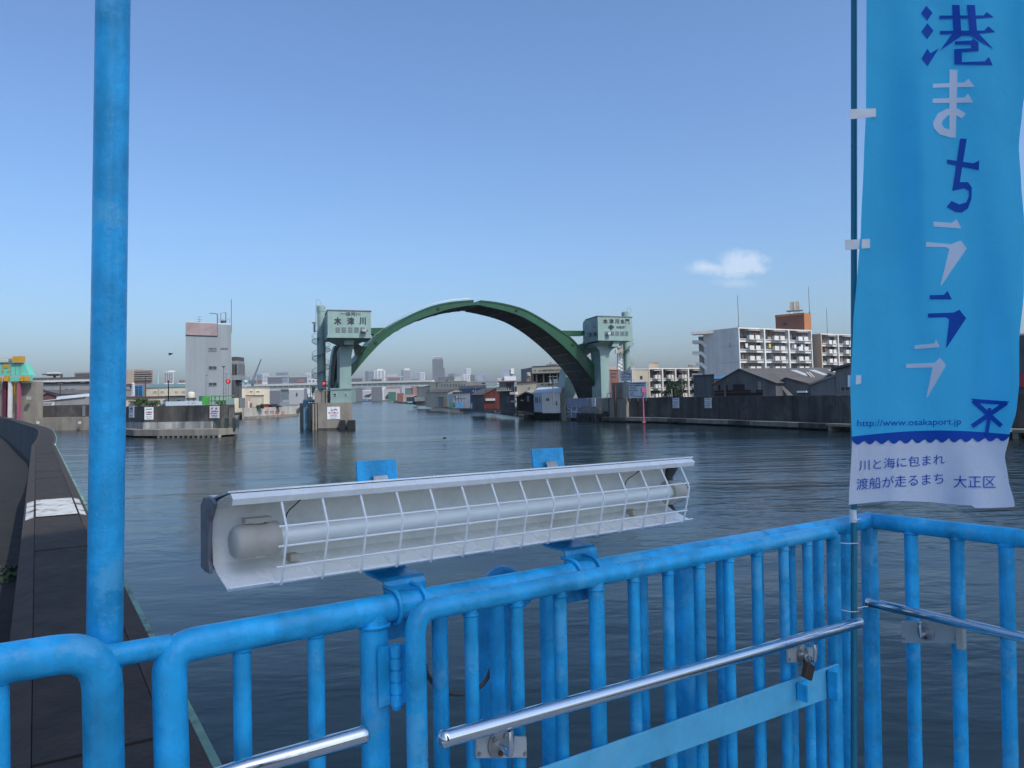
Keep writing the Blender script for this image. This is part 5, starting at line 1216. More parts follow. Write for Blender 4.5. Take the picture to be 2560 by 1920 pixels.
for x in (1180, 1205, 1240, 1270): rf.slab(x, x + 4, 967.6, 1000, 'bridge_dark', t, 'pier', 3, -4)
for px in (1190, 1246):
    tt, p = pole_thing('light_pole', 'slender light pole by the expressway, ' + ('left' if px < 1200 else 'right') + ' of the rusty shed roof', 'pole', px, 950, 995, 245, .07); MB().cbox((p.x + .3, p.y, p.z), (.4, 0, 0), (0, .08, 0), (0, 0, .05)).build('lamp_head', 'pole_grey', tt)
# sheds seen under the bridge
for k, (x0, x1, yt, Y, m, rf_, lb) in enumerate(((880, 903, 976, 1500, 'city_blue', 'city_white', 'distant blue-grey shed with white roof beside the left tower'), (903, 958, 978, 1520, 'city_grey', 'city_white', 'distant long grey warehouse with white roof under the bridge'), (960, 1000, 975, 1540, 'city_grey', 'city_grey', 'distant grey warehouse under the bridge near its right pier'), (640, 700, 978, 700, 'city_dark', 'city_grey', 'dark low shed under the left end of the bridge'), (722, 760, 976, 760, 'city_grey', 'city_white', 'pale shed under the bridge left of the river pier'))):
    t, f1, z_, b_ = block('far_shed', lb, 'shed', x0, x1, yt, Y, Y, 30, m=m, roof=rf_, rt=2.0); f1.slab((x0 + x1) / 2, (x0 + x1) / 2 + 3, yt + 6, yt + 14, 'window_dark', t, 'door', .5)

# ------------------------------------------------------------------ the city beyond
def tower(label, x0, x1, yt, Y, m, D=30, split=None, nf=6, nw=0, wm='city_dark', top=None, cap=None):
    t, f1, z_, b_ = block('city_building', label, 'building', x0, x1, yt, Y, Y, D, m=m, group='distant city buildings')
    w = x1 - x0; yb = 956
    if split: f1.slab(x0, x0 + w * split, yt + .4, yb, wm, t, 'shaded_flank', .8)  # shade of the left part put in as a colour slab
    s0 = x0 + w * (split or 0) + w * .06; n = max(1, int((yb - yt) / 3.4))
    for k in range(min(n, 16)):
        y = yt + 2.2 + k * (yb - yt - 2) / min(n, 16)
        if nw:
            for j in range(nw):
                a = s0 + (x1 - s0) * j / nw; f1.slab(a, a + (x1 - s0) / nw * .62, y, y + 1.5, 'window_grey', t, 'window', .6)
        else: f1.slab(s0, x1 - w * .05, y, y + 1.2, 'window_grey' if m != 'city_white' else 'city_grey', t, 'window_band', .6)
    if cap: f1.slab(x0 + w * cap[0], x0 + w * cap[1], yt - cap[2], yt + .2, cap[3], t, 'roof_room', 6, -12)
    return t, f1
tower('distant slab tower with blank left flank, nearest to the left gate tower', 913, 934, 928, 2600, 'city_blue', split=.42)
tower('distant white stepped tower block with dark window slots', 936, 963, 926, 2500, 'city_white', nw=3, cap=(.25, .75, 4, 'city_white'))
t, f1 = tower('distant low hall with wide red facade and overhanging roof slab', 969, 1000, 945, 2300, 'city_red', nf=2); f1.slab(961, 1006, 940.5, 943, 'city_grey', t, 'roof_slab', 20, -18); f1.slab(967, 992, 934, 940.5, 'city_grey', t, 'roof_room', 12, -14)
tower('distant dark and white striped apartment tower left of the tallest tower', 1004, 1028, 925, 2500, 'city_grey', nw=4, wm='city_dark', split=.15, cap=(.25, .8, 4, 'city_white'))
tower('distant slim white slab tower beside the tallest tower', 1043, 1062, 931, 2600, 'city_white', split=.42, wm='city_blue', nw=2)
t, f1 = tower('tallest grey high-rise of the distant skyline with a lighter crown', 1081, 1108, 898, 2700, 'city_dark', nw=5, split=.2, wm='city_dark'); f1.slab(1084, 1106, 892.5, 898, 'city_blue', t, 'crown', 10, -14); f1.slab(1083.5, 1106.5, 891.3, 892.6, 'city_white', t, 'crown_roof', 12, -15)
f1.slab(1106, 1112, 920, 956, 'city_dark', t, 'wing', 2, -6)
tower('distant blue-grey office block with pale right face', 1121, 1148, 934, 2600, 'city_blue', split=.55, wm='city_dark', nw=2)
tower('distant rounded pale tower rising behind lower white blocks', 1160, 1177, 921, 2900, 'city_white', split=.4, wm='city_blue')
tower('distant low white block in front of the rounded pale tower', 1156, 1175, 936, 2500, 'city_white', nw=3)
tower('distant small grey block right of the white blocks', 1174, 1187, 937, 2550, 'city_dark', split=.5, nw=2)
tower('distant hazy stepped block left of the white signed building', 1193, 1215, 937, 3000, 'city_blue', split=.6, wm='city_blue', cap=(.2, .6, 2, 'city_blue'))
t, f1 = tower('pale building with white sign panel left of the company warehouse', 1255, 1284, 922, 900, 'city_grey', D=20, split=.62, wm='city_blue', nf=3); f1.slab(1277, 1285, 921, 934.5, 'city_white', t, 'sign_panel', .8, .8); f1.slab(1261, 1290, 941, 952, 'city_white', t, 'annex', 8)
tower('distant dark blue block showing behind the company warehouse and arch', 1390, 1420, 906, 1400, 'city_blue', cap=(.25, .9, 12, 'city_blue'))
tower('distant tall grey block glimpsed between arch and right gate tower', 1472, 1480, 886, 1800, 'city_grey', nw=2)
tower('small distant white block at the right end of the skyline', 1243, 1252, 946, 2300, 'city_white', nw=2)
tower('wide dark depot roof just right of the left gate tower column', 879, 906, 946, 1300, 'city_dark', D=20)
tower('low grey depot in front of the white stepped tower', 928, 955, 948, 1350, 'city_dark', D=20)
tower('low reddish building between the striped tower and white slab', 1027, 1046, 948, 1600, 'city_red', D=20)
tower('low dark row of roofs left of the tallest tower', 1062, 1082, 949, 1700, 'city_dark', D=20)
# left part of the skyline
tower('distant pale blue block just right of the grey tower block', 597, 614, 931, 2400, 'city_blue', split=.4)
tower('distant small grey block left of the crane boom', 614, 627, 939, 2400, 'city_grey', nw=2)
tower('distant pale block right of the crane boom', 642, 655, 935, 2500, 'city_blue', nw=2)
tower('distant white block above the bridge deck', 654, 672, 934, 2600, 'city_white', nw=3)
t, f1 = tower('large grey stadium-like hall with flat overhanging roof above the bridge', 669, 706, 943, 1700, 'city_dark', D=60); f1.slab(660, 722, 939.5, 942.5, 'city_grey', t, 'roof_slab', 20, -25)
tower('wide distant grey block with rooftop masts above the hall', 689, 721, 930, 2300, 'city_blue', nw=0)
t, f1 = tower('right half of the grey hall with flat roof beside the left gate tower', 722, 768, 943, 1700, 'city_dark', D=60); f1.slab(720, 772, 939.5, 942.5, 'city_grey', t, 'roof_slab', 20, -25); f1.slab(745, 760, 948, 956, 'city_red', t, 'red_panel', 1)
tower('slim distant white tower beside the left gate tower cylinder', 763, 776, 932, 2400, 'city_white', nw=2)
tower('distant pale block hidden behind the left gate tower stair', 770, 800, 948, 1400, 'city_white', nw=3)
tower('red distant box in front of the crane', 644, 655, 950, 1250, 'city_red', D=15)
# crane
t = thing('crane', 'distant mobile crane with a raised dark lattice boom', 'crane', at(632, 955, 900)); fc_ = Face((0, 900), (1, 900))
a, b = fc_.p(631, 953), fc_.p(653, 898); mb = MB()
for s_ in (-.9, .9): mb.tube([a + Vector((s_, 0, 0)), b + Vector((s_ * .3, 0, 0))], .35, 5)
mb.build('boom_chord', 'crane_blue', t)
for k in range(12): MB().tube([a.lerp(b, k / 12) + Vector((-.8 + .04 * k, 0, 0)), a.lerp(b, (k + 1) / 12) + Vector((.8 - .04 * k, 0, 0))], .25, 4).build('boom_lacing', 'crane_blue', t)
MB().tube([b, fc_.p(637, 948)], .12, 4).build('stay', 'crane_blue', t); MB().cbox(fc_.p(631, 955), (4, 0, 0), (0, 2, 0), (0, 0, 2)).build('cab', 'crane_blue', t)
MB().cbox(fc_.p(631, 975), (1.2, 0, 0), (0, 1.2, 0), (0, 0, 9)).build('mast', 'crane_blue', t)
t = thing('conveyor_chute', 'pale green sloping chute right of the grey tower block', 'chute', at(605, 950, 500)); fc_ = Face((0, 500), (1, 500))
MB().tube([fc_.p(592, 938), fc_.p(606, 949), fc_.p(618, 957)], 1.1, 8).build('chute', 'bridge_green', t)
for x, y in ((600, 945), (614, 955)): MB().tube([fc_.p(x, y), fc_.p(x, 1000)], .5, 6).build('leg', 'bridge_green', t)

# ------------------------------------------------------------------ left bank buildings
t, f1, z_, b_ = block('cream_factory', 'cream factory wall with paired windows between the tower block and the canal', 'factory', 586, 674, 970, 262, 275, 25, m='cream', roof='roof_teal')
for x in (623, 640): f1.window(x, x + 9, 977, 981.5, t, 'cream', 'window_dark', 1, .15)
f1.slab(635, 636, 971, 1000, 'beige', t, 'drain_pipe', .2)
t, f1, z_, b_ = block('shutter_shed', 'pinkish shed with roller shutter behind the red lettered wall', 'shed', 614, 659, 990, 250, 258, 10, m='tan', roof='roof_brown')
f1.slab(626, 655, 995, 1018, 'beige', t, 'shutter', .1); f1.slab(597, 610, 995, 1020, 'corrugated', t, 'cabinet', .5); f1.slab(619, 622, 1003, 1020, 'white_wall', t, 'sign', .3); f1.slab(624, 629, 1008, 1016, 'ink_fade', t, 'sign', .3)
nf = Face(nav0, nav1)
NW = thing('lettered_wall', 'pale concrete river wall painted with four red characters', 'river wall', (*nav0, 0))
MB().obox((nav0[0], nav0[1], -1), (nav1[0] - nav0[0], nav1[1] - nav0[1], 0), -nf.n * .8, (0, 0, 1 + nf.p(676, 1018).z)).build('wall', 'concrete_pale', NW)
nf.slab(611, 741, 1038, 1052, 'concrete', NW, 'footing', 1.2)
for ch, x0, x1 in (('航', 661, 671.5), ('行', 675, 684.5), ('禁', 687.5, 698), ('止', 701.5, 712)): nf.text(ch, x0, x1, 1026.5, 1036.5, 'ink_fade', NW, .03, .04)
MB().obox((nav1[0], nav1[1], -1), (Vector((*xy(757, 1016.5), 0)) - Vector((*nav1, 0))) * .35, (-1, .3, 0), (0, 0, 3.6)).build('wall_return', 'concrete_pale', NW)
def car(name, label, px, py, Y, m):
    c = at(px, py, Y); c.z = 3.1; t = thing(name, label, 'car', c)
    MB().extrude([c + Vector((x, 0, z)) for x, z in ((-2, .25), (2, .25), (2.05, .7), (1.3, .85), (.7, 1.4), (-1.1, 1.4), (-1.8, .9), (-2.05, .8))], (0, 1.6, 0)).build('body', m, t, bevel=.06)
    MB().extrude([c + Vector((x, -.02, z)) for x, z in ((-1.5, .9), (1.1, .88), (.62, 1.32), (-1.0, 1.32))], (0, .05, 0)).build('window', 'window_dark', t)
    for x in (-1.25, 1.25): MB().lathe(c + Vector((x, .1, .3)), [(.3, 0), (.3, .2)], 12, (0, -1, 0)).build('wheel', 'fender_black', t)
car('parked_car', 'dark parked car behind the red lettered wall', 686, 1012, 262, 'car_dark'); car('parked_car', 'red parked car behind the red lettered wall', 668, 1012, 262, 'car_red')
bush('shrub', 'green heap of shrubs in front of the roller shutter shed', 652, 1015, 251, 2.0, 1.1, 260, .35, m='leaf_light', trunk=False, cat='shrub')
t, f1, z_, b_ = block('cream_factory', 'long cream factory with teal roof and paired windows left of the grey tower block', 'factory', 366, 464, 970, 205, 205, 20, m='cream', roof='roof_teal', rt=.9)
for x in (384, 402, 437, 454.5): f1.window(x, x + 9, 977.5, 982, t, 'cream', 'window_dark', 1, .12)
f1.slab(397, 398, 971, 992, 'beige', t, 'drain_pipe', .2)
t, f1, z_, b_ = block('factory_annex', 'lower cream annex with brown eaves in front of the long cream factory', 'factory', 303, 464, 995, 178, 178, 12, m='cream', roof='roof_brown', ov=.5)
for x in (407, 442): f1.window(x, x + 10, 999.5, 1004, t, 'cream', 'window_dark', 1, .1)
f1.slab(328, 400, 1001, 1004.5, 'roof_brown', t, 'awning', 1.4); f1.slab(404, 464, 1004.5, 1010, 'roof_light', t, 'hoarding', 1.5, .3)
t, f1, z_, b_ = block('red_sign_roof', 'brown roofline with a white sign bearing a red character above the factory', 'building', 366, 470, 962, 240, 240, 14, m='roof_brown'); f1.slab(446, 464, 957.5, 966, 'sign_white', t, 'sign_panel', .4); f1.text('山', 453, 459.5, 959, 964.5, 'ink_red', t, .03, .43)
t, f1, z_, b_ = block('blue_rack', 'stack of bright blue racks beside the cream factory', 'rack', 338, 360, 963, 200, 200, 5, m='container_navy')
for k in range(6): f1.slab(339, 360, 965 + k * 4.6, 967 + k * 4.6, 'tarp_blue', t, 'shelf', .8)
for x in (339, 349, 359): f1.slab(x, x + .8, 963, 992, 'tarp_blue', t, 'upright', .9)
t, f1, z_, b_ = block('grey_shed', 'grey shed partly behind the blue pole next to the blue racks', 'shed', 290, 338, 975, 195, 195, 10, m='grey_wall', roof='roof_teal'); f1.slab(322, 329, 963, 974, 'window_dark', t, 'roof_room', .5, -1)
tt = thing('vertical_sign', 'narrow white vertical sign on a post beside the blue racks', 'sign', at(334, 995, 185)); fv = Face((0, 185), (1, 185)); fv.slab(331, 336.5, 957, 990, 'sign_white', tt, 'panel', .3); rod(fv, [(333.7, 1010), (333.7, 990)], .12, 'pole_grey', tt)
rows(fv, [(332.3, 335, 960 + k * 5, 963 + k * 5) for k in range(6)], 'ink', tt, off=.32)
for px, y0, Y, lb in ((363, 939, 172, 'left telegraph pole in front of the cream factory'), (421, 950, 172, 'right telegraph pole in front of the cream factory')):
    t, p = pole_thing('utility_pole', lb, 'utility pole', px, y0, 1014, Y, .16, 'bark'); MB().cbox((p.x, p.y, p.z - .6), (.8, 0, 0), (0, .06, 0), (0, 0, .06)).build('crossarm', 'pole_grey', t)
t, p = pole_thing('chimney', 'thin green chimney on the left skyline beside a white tower', 'chimney', 394.5, 930, 960, 420, .55, 'bridge_green'); MB().lathe(p, [(.5, 0), (.5, .6)], 8).build('cap', 'bridge_green', t)
t, f1 = tower('white rounded residential tower on the left skyline', 411, 434, 929, 900, 'city_white', nw=4, D=18, cap=(.2, .8, 3, 'city_white'))
tower('faint distant roofs between the white tower and the grey tower block', 448, 470, 949, 1200, 'brown_block', nw=3)
# long brown apartments, hidden behind the blue pole in the middle
t, f1 = tower('long brown apartment slab seen left of the blue pole', 186, 240, 931, 520, 'brown_block', D=14)
t, f1 = tower('long brown balcony apartment slab right of the blue pole with a roof room', 285, 382, 927, 520, 'brown_block', D=14, cap=(.42, .54, 5, 'tan'))
f1.slab(318, 337, 925, 960, 'tan', t, 'stair_bay', 1.2)
for y in (932.5, 938, 943.5, 949): f1.slab(286, 318, y, y + 1.6, 'tan', t, 'balcony', 1.4); f1.slab(337, 381, y, y + 1.6, 'tan', t, 'balcony', 1.4)
t, f1, z_, b_ = block('long_warehouse', 'long grey warehouse with white eave and dark band left of the blue pole', 'warehouse', 82, 300, 949, 235, 235, 25, m='grey_wall', roof='roof_dark', rt=.5)
f1.slab(80, 300, 950, 954, 'white_wall', t, 'eave', .8); f1.slab(82, 300, 954, 959, 'roof_dark', t, 'band', .2)
for x in (92, 129, 166, 203): f1.slab(x, x + 11, 955, 956.5, 'white_wall', t, 'bracket', .3, .2)
for x in (102, 162, 177): f1.slab(x, x + 10, 972, 976, 'window_grey', t, 'window', .15)
f1.slab(80, 119, 933, 936, 'roof_dark', t, 'roof_frame', 3, -8); f1.slab(83, 110, 929, 938, 'white_wall', t, 'roof_unit', 2, -9)
for x in (99, 117): f1.slab(x, x + 2, 936, 949, 'roof_dark', t, 'roof_frame_leg', 1, -8)
t, f1, A_, B_, R_, bk_ = gable('gabled_shed', 'shed with shallow grey gable and dark roof behind the canal wall', 'shed', 96, 148, 986, 976, 205, 205, 20, 112, 'grey_wall', 'roof_dark', bdir=(.5, 1, 0))
t, f1, A_, B_, R_, bk_ = gable('gabled_shed', 'dark red-roofed low shed in front of the grey gable', 'shed', 95, 146, 993, 983, 198, 198, 6, 118, 'roof_brown', 'maroon')
t = thing('lean_to_shed', 'pale grey lean-to with a long rising roof edge behind the notice board', 'shed', at(160, 1014, 188)); fq = Face((0, 188), (1, 188))
MB().extrude([fq.p(*q) for q in [(107, 1003), (215, 992), (215, 1020), (107, 1020)]], (0, 8, 0)).build('wall', 'grey_wall', t); MB().extrude([fq.p(*q) for q in [(105, 1001.5), (216, 990), (216, 992), (105, 1003.5)]], (0, 8, 0)).build('roof', 'white_wall', t).location = (0, -.3, 0)
MB().extrude([fq.p(*q) for q in [(111, 992), (186, 984), (205, 991), (205, 998), (111, 1001)]], (0, 6, 0)).build('upper_roof', 'roof_light', t).location = (0, 5, 0)
t, p = pole_thing('utility_pole', 'telegraph pole in front of the long warehouse left of the blue pole', 'utility pole', 150.5, 954, 1000, 200, .16, 'bark'); MB().cbox((p.x, p.y, p.z - .5), (.7, 0, 0), (0, .06, 0), (0, 0, .06)).build('crossarm', 'pole_grey', t)

# birds
for px, py, Y, sz, lb in ((427, 886, 90, .26, 'small dark bird flying left of the grey tower block'), (1112, 1096, 95, .25, 'tiny dark bird sitting on the river')):
    c = at(px, py, Y); t = thing('bird', lb, 'bird', c)
    MB().tube([c + Vector((-sz, 0, -.1)), c + Vector((-.2 * sz, 0, 0)), c + Vector((.5 * sz, 0, .1)), c + Vector((.8 * sz, 0, .15))], [.03, .14 * sz * 2, .12 * sz * 2, .02], 7).build('body', 'bird_dark', t)
    for s_ in (-1, 1): MB().hexa([c + Vector((-.2, 0, 0)), c + Vector((.25, 0, 0)), c + Vector((.1, s_ * sz * .9, .45 * sz)), c + Vector((-.2, s_ * sz * .9, .45 * sz)), c + Vector((-.2, 0, .04)), c + Vector((.25, 0, .04)), c + Vector((.1, s_ * sz * .9, .45 * sz + .03)), c + Vector((-.2, s_ * sz * .9, .45 * sz + .03))]).build('wing', 'bird_dark', t)

# ================================================================== THE FERRY RAMP: blue railings
C0 = at(2172, 1301, 2.48)
D1 = Vector((1.28, 1, 0)).normalized(); N1 = Vector((D1.y, -D1.x, 0)); D2 = N1; N2 = -D1
def fp(px, py, off=0.0): return onp(px, py, C0 + N1 * off, N1)
def fq_(px, py, off=0.0): return onp(px, py, C0 + N2 * off, N2)
DZ = C0.z - 1.1
def bez(pts, n=3):      # rounded polyline through the points
    P = [Vector(p) for p in pts]; out = []
    for i in range(len(P) - 1):
        p0, p1, p2, p3 = P[max(i - 1, 0)], P[i], P[i + 1], P[min(i + 2, len(P) - 1)]
        for k in range(n):
            t = k / n; out.append(0.5 * ((2 * p1) + (p2 - p0) * t + (2 * p0 - 5 * p1 + 4 * p2 - p3) * t * t + (-p0 + 3 * p1 - 3 * p2 + p3) * t ** 3))
    return out + [P[-1]]
def down(p_top, p_low):  # carry a leaning upright on to the deck
    d = (p_low - p_top); return p_top + d * ((DZ - p_top.z) / d.z)
def weld(p, r, axis, parent):   # weld bead where a tube meets a rail
    MB().lathe(p, [(r * 1.02, 0), (r * 1.22, r * .12), (r * 1.05, r * .34)], 16, axis).build('weld_bead', 'blue_paint', parent)

dk = MB().prism([(C0 + D1 * .1 - N1 * .1).xy, (C0 - D1 * 5 - N1 * .1).xy, (C0 - D1 * 5 + N1 * 5).xy, (C0 + D1 * .1 + N1 * 5).xy], DZ - .16, DZ - .004).build('gangway_deck', 'deck_plate'); struct(dk)

# ---- far railing: long top rail from the left hoop to the corner
FEN = thing('ramp_railing', 'long blue tubular railing in front of the river, behind the gate', 'railing', (C0 - D1 * 1.2).to_tuple()[:2] + (DZ,))
rail = [fp(x, y) for x, y in ((424, 1700), (425, 1668), (435, 1640), (453, 1622), (478, 1611), (505, 1605))] + [fp(x, 1605 - (x - 505) * .18236) for x in (560, 800, 1100, 1500, 1900)] + [C0.copy()]
leg0 = down(fp(424, 1700), fp(431, 1960))
MB().tube([leg0] + bez(rail[:6], 4) + rail[6:], .0247, 24).build('top_rail', 'blue_paint', FEN)
MB().tube([C0, down(fp(2176, 1330), fp(2186, 1960))], .0247, 24).build('corner_post', 'blue_paint', FEN)
cp = down(fp(2176, 1330), fp(2186, 1960)); MB().lathe((cp.x, cp.y, DZ), [(.06, 0), (.055, .02), (.03, .05), (.025, .08)], 20).build('post_base', 'blue_paint', FEN)
MB().lathe(C0 + Vector((0, 0, -.024)), [(.0247, 0), (.0249, .03), (.018, .045), (.004, .05)], 20).build('corner_cap', 'blue_paint', FEN)
def ry(x): return 1605 - (x - 505) * .18236
def upright(parent, x, lean, r, off, ytop, m='blue_paint', name='baluster', wb=True):
    a = fp(x, ytop, off); b = fp(x + lean * (1960 - ytop), 1960, off)
    MB().tube([a, down(a, b)], r, 18).build(name, m, parent)
    if wb: weld(a + (b - a).normalized() * .021, r, (b - a), parent)
upright(FEN, 934, .015, .0252, 0, ry(934), name='post'); upright(FEN, 1708, .02, .0252, 0, ry(1708), name='post')
for x in (604, 789): upright(FEN, x, .012, .0142, 0, ry(x))
for x in (1098, 1240, 1366, 1487, 1602, 1803, 1893, 1974, 2044, 2113): upright(FEN, x, .017, .0152, 0, ry(x))
MB().tube([fp(440, 1960) * 0 + (leg0 + Vector((0, 0, .12))), Vector((cp.x, cp.y, DZ + .12))], .02, 16).build('bottom_rail', 'blue_paint', FEN)

# ---- left hoop railing and the bar that links it
LH = thing('ramp_railing', 'blue hoop-ended railing at the lower left corner of the picture', 'railing', fp(240, 1900))
hp_ = [fp(x, y) for x, y in ((-420, 1722), (-200, 1690), (0, 1660), (120, 1640), (165, 1635), (200, 1637), (232, 1653), (251, 1684), (257, 1725))]
MB().tube(hp_[:3] + bez(hp_[3:], 4) + [down(fp(257, 1725), fp(261, 1960))], .0268, 24).build('top_rail', 'blue_paint', LH)
upright(LH, -8, .01, .0145, 0, 1662); upright(LH, -210, .01, .0145, 0, 1692); upright(LH, -420, .01, .026, 0, 1722, name='post')
MB().tube([fp(262, 1642, -.004), fp(424, 1614, -.004)], .0165, 20).build('link_bar', 'blue_paint', LH)
a_ = down(fp(257, 1725), fp(261, 1960)); MB().tube([a_ + Vector((0, 0, .12)), a_ + Vector((0, 0, .12)) - D1 * .6], .02, 16).build('bottom_rail', 'blue_paint', LH)

# ---- tall pole
PO = thing('blue_pole', 'tall round blue painted pole rising out of the top of the picture', 'pole', down(fp(284, 0, -.05), fp(261, 1660, -.05)))
a_, b_ = fp(285.5, -220, -.05), fp(261, 1660, -.05)
MB().tube([a_, a_.lerp(b_, .5), down(a_, b_)], .0250, 32).build('shaft', 'blue_paint', PO)
pb = down(a_, b_); MB().lathe((pb.x, pb.y, DZ - .004), [(.06, 0), (.06, .012), (.027, .016)], 20).build('base_plate', 'blue_paint', PO)

# ---- right railing
RF = thing('ramp_railing', 'blue railing running to the right edge from the corner post', 'railing', (C0 + D2 * .6).to_tuple()[:2] + (DZ,))
def rz(x): return 1301 + (x - 2172) * .116
MB().tube([C0 + D2 * .02, fq_(2560, rz(2560)), fq_(2800, rz(2800) + 4)], .0247, 24).build('top_rail', 'blue_paint', RF)
for x in (2277, 2392, 2515, 2655):
    a = fq_(x, rz(x)); b = fq_(x + .02 * (1960 - rz(x)), 1960); MB().tube([a, down(a, b)], .0192, 18).build('baluster', 'blue_paint', RF); weld(a + (b - a).normalized() * .021, .0192, (b - a), RF)
bb = down(fq_(2800, rz(2800)), fq_(2812, 1960)); MB().tube([fq_(2800, rz(2800) + 4), bb], .0247, 20).build('post', 'blue_paint', RF); MB().tube([Vector((cp.x, cp.y, DZ + .12)), bb + Vector((0, 0, .12))], .02, 16).build('bottom_rail', 'blue_paint', RF)

# ---- gate
GO = .085
GA = thing('ramp_gate', 'blue hinged gate of slim tubes with a broad flat bar', 'gate', fp(1500, 1900, GO))
def gy(x): return 1517 - (x - 1110) * .1957
gl = [fp(x, y, GO) for x, y in ((1039, 1640), (1038, 1585), (1044, 1553), (1060, 1531), (1083, 1521), (1112, 1516.5))]
gr = [fp(x, y, GO) for x, y in ((2046, gy(2046)), (2066, 1331), (2078, 1338), (2083, 1356), (2084, 1392))]
MB().tube([down(fp(1039, 1640, GO), fp(1045, 1960, GO))] + bez(gl, 4) + [fp(x, gy(x), GO) for x in (1300, 1500, 1700, 1900)] + bez(gr, 4) + [down(fp(2084, 1392, GO), fp(2092, 1960, GO))], .0182, 22).build('frame', 'blue_paint', GA)
for x in (1176, 1290, 1399, 1490, 1583, 1669, 1747, 1820, 1890, 1958, 2017): upright(GA, x, .02, .0128 if x != 1490 else .0165, GO, gy(x))
b0_, b1_ = down(fp(1039, 1640, GO), fp(1045, 1960, GO)), down(fp(2084, 1392, GO), fp(2092, 1960, GO))
MB().tube([b0_ + Vector((0, 0, .06)), b1_ + Vector((0, 0, .06))], .017, 16).build('bottom_rail', 'blue_paint', GA)
q = [fp(*p, GO + .02) for p in ((1044, 2025), (2092, 1658), (2084, 1738), (1044, 2110))]
MB().extrude(q, N1 * .006).build('flat_bar', 'blue_paint_pale', GA, bevel=.0015)
for x0, x1, y0, y1 in ((1990, 2016, 1708, 1749), (2066, 2098, 1676, 1745)):
    o_ = fp(x0, (y0 + y1) / 2, GO + .027); r_ = fp(x1, (y0 + y1) / 2, GO + .027) - o_; r_.z = 0; hgt = fp(x0, y0, GO).z - fp(x0, y1, GO).z
    lug = MB().obox(o_ - Vector((0, 0, hgt / 2)), r_ * .12, N1 * .03, (0, 0, hgt)).obox(o_ - Vector((0, 0, hgt / 2)), r_, N1 * .005, (0, 0, hgt)).build('latch_lug', 'blue_paint', GA, bevel=.001)
    MB().lathe(o_ + r_ * .6 + N1 * .0051, [(.006, 0), (.006, .002)], 12, N1).build('bolt_hole', 'fender_black', lug)
# hinge between post and gate
hx = fp(989, 1612, .045); hb = fp(992, 1764, .045); hd = (hb - hx)
HG = MB().tube([hx, hb], .0085, 16).build('hinge', 'blue_paint', GA)
for k in range(5):
    a = hx + hd * (k * .2 + .012); b = hx + hd * (k * .2 + .186); MB().tube([a, b], .0105, 16).build('knuckle', 'blue_paint', HG)
MB().lathe(hb, [(.0095, 0), (.007, .006), (.002, .009)], 12, hd).build('pin_end', 'blue_paint', HG)
MB().obox(hx + D1 * -.03 - N1 * .012 + hd * .02, D1 * .03, N1 * .004, hd * .96).obox(hx - N1 * .002 + hd * .02, D1 * .032, N1 * .004, hd * .96).build('hinge_leaf', 'blue_paint', HG)

# ---- stainless handrails
HO = .14
def handrail(label, pts, plane, off, r, cap_ends, plates):
    pts = [plane(x, y, off) for x, y in pts]; t = thing('handrail', label, 'handrail', pts[0])
    MB().tube(pts, r, 28).build('bar', 'steel', t)
    for k in cap_ends:
        p = pts[k]; d = (pts[k] - pts[1 if k == 0 else -2]).normalized()
        MB().lathe(p - d * .002, [(r * 1.05, 0), (r * 1.05, .006), (r * .9, .010), (r * .4, .014)], 24, d).build('end_cap', 'steel', t)
    return t
h1 = handrail('short polished steel handrail ending at the left blue post', [(520, 1952), (619, 1919), (904, 1838)], fp, HO - .05, .0140, (-1,), ())
h2 = handrail('long polished steel handrail across the blue gate', [(1112, 1847), (1600, 1711), (2146, 1557)], fp, HO, .0142, (0, -1), ())
h3 = handrail('dark reflecting steel handrail on the right railing', [(2174, 1506), (2560, 1594), (2780, 1642)], fq_, .06, .0140, (0,), ())
def bracket(t, plane, n, dvec, x0, x1, y0, y1, off, px, py, thick=.006):
    ym = (y0 + y1) / 2; a = plane(x0, ym, off); b = plane(x1, ym, off); hgt = plane(x0, y0, off).z - plane(x0, y1, off).z; dv = b - a
    sk = Vector((dv.x, dv.y, dv.z))
    pl = MB().obox(a - Vector((0, 0, hgt / 2)), sk, n * thick, (0, 0, hgt)).build('mount_plate', 'grey_plate', t, bevel=.0012)
    c = plane(px, py, off) + n * (thick + .001)
    MB().lathe(c, [(.024, 0), (.024, .003), (.018, .005)], 22, n).build('flange', 'dull_steel', pl)
    for dx, dz in ((-.012, .012), (.012, .012), (0, -.015)): MB().lathe(c + dvec * dx + Vector((0, 0, dz)) + n * .005, [(.0045, 0), (.0045, .003), (.002, .004)], 8, n).build('screw', 'rust' if dz < 0 else 'dull_steel', pl)
    e_ = c + n * .034 - Vector((0, 0, .006)); MB().tube(bez([c, c + n * .02 - Vector((0, 0, .004)), e_, e_ + Vector((0, 0, .022)) + n * .004, e_ + Vector((0, 0, .04)) + n * .003], 3), .006, 12).build('arm', 'steel', pl)
    for dx in (.04, .95): MB().lathe(a + sk * dx + n * thick - Vector((0, 0, hgt * .3)), [(.004, 0), (.004, .002)], 8, n).build('screw', 'dull_steel', pl)
bracket(h2, fp, N1, D1, 1187, 1312, 1838, 1893, GO + .02, 1240, 1856)
bracket(h2, fp, N1, D1, 1965, 2036, 1617, 1655, GO + .02, 1999, 1634)
bracket(h3, fq_, N2, D2, 2256, 2398, 1552, 1606, .018, 2318, 1578); 
a_ = fq_(2398, 1588, .018); MB().obox(a_ - Vector((0, 0, .033)), D2 * .018, N2 * .022, (0, 0, .066)).build('plate_end', 'lamp_cap', h3, bevel=.001)
PL = thing('padlock', 'small brown padlock hanging from the right handrail bracket of the gate', 'padlock', fp(2020, 1690, GO + .05))
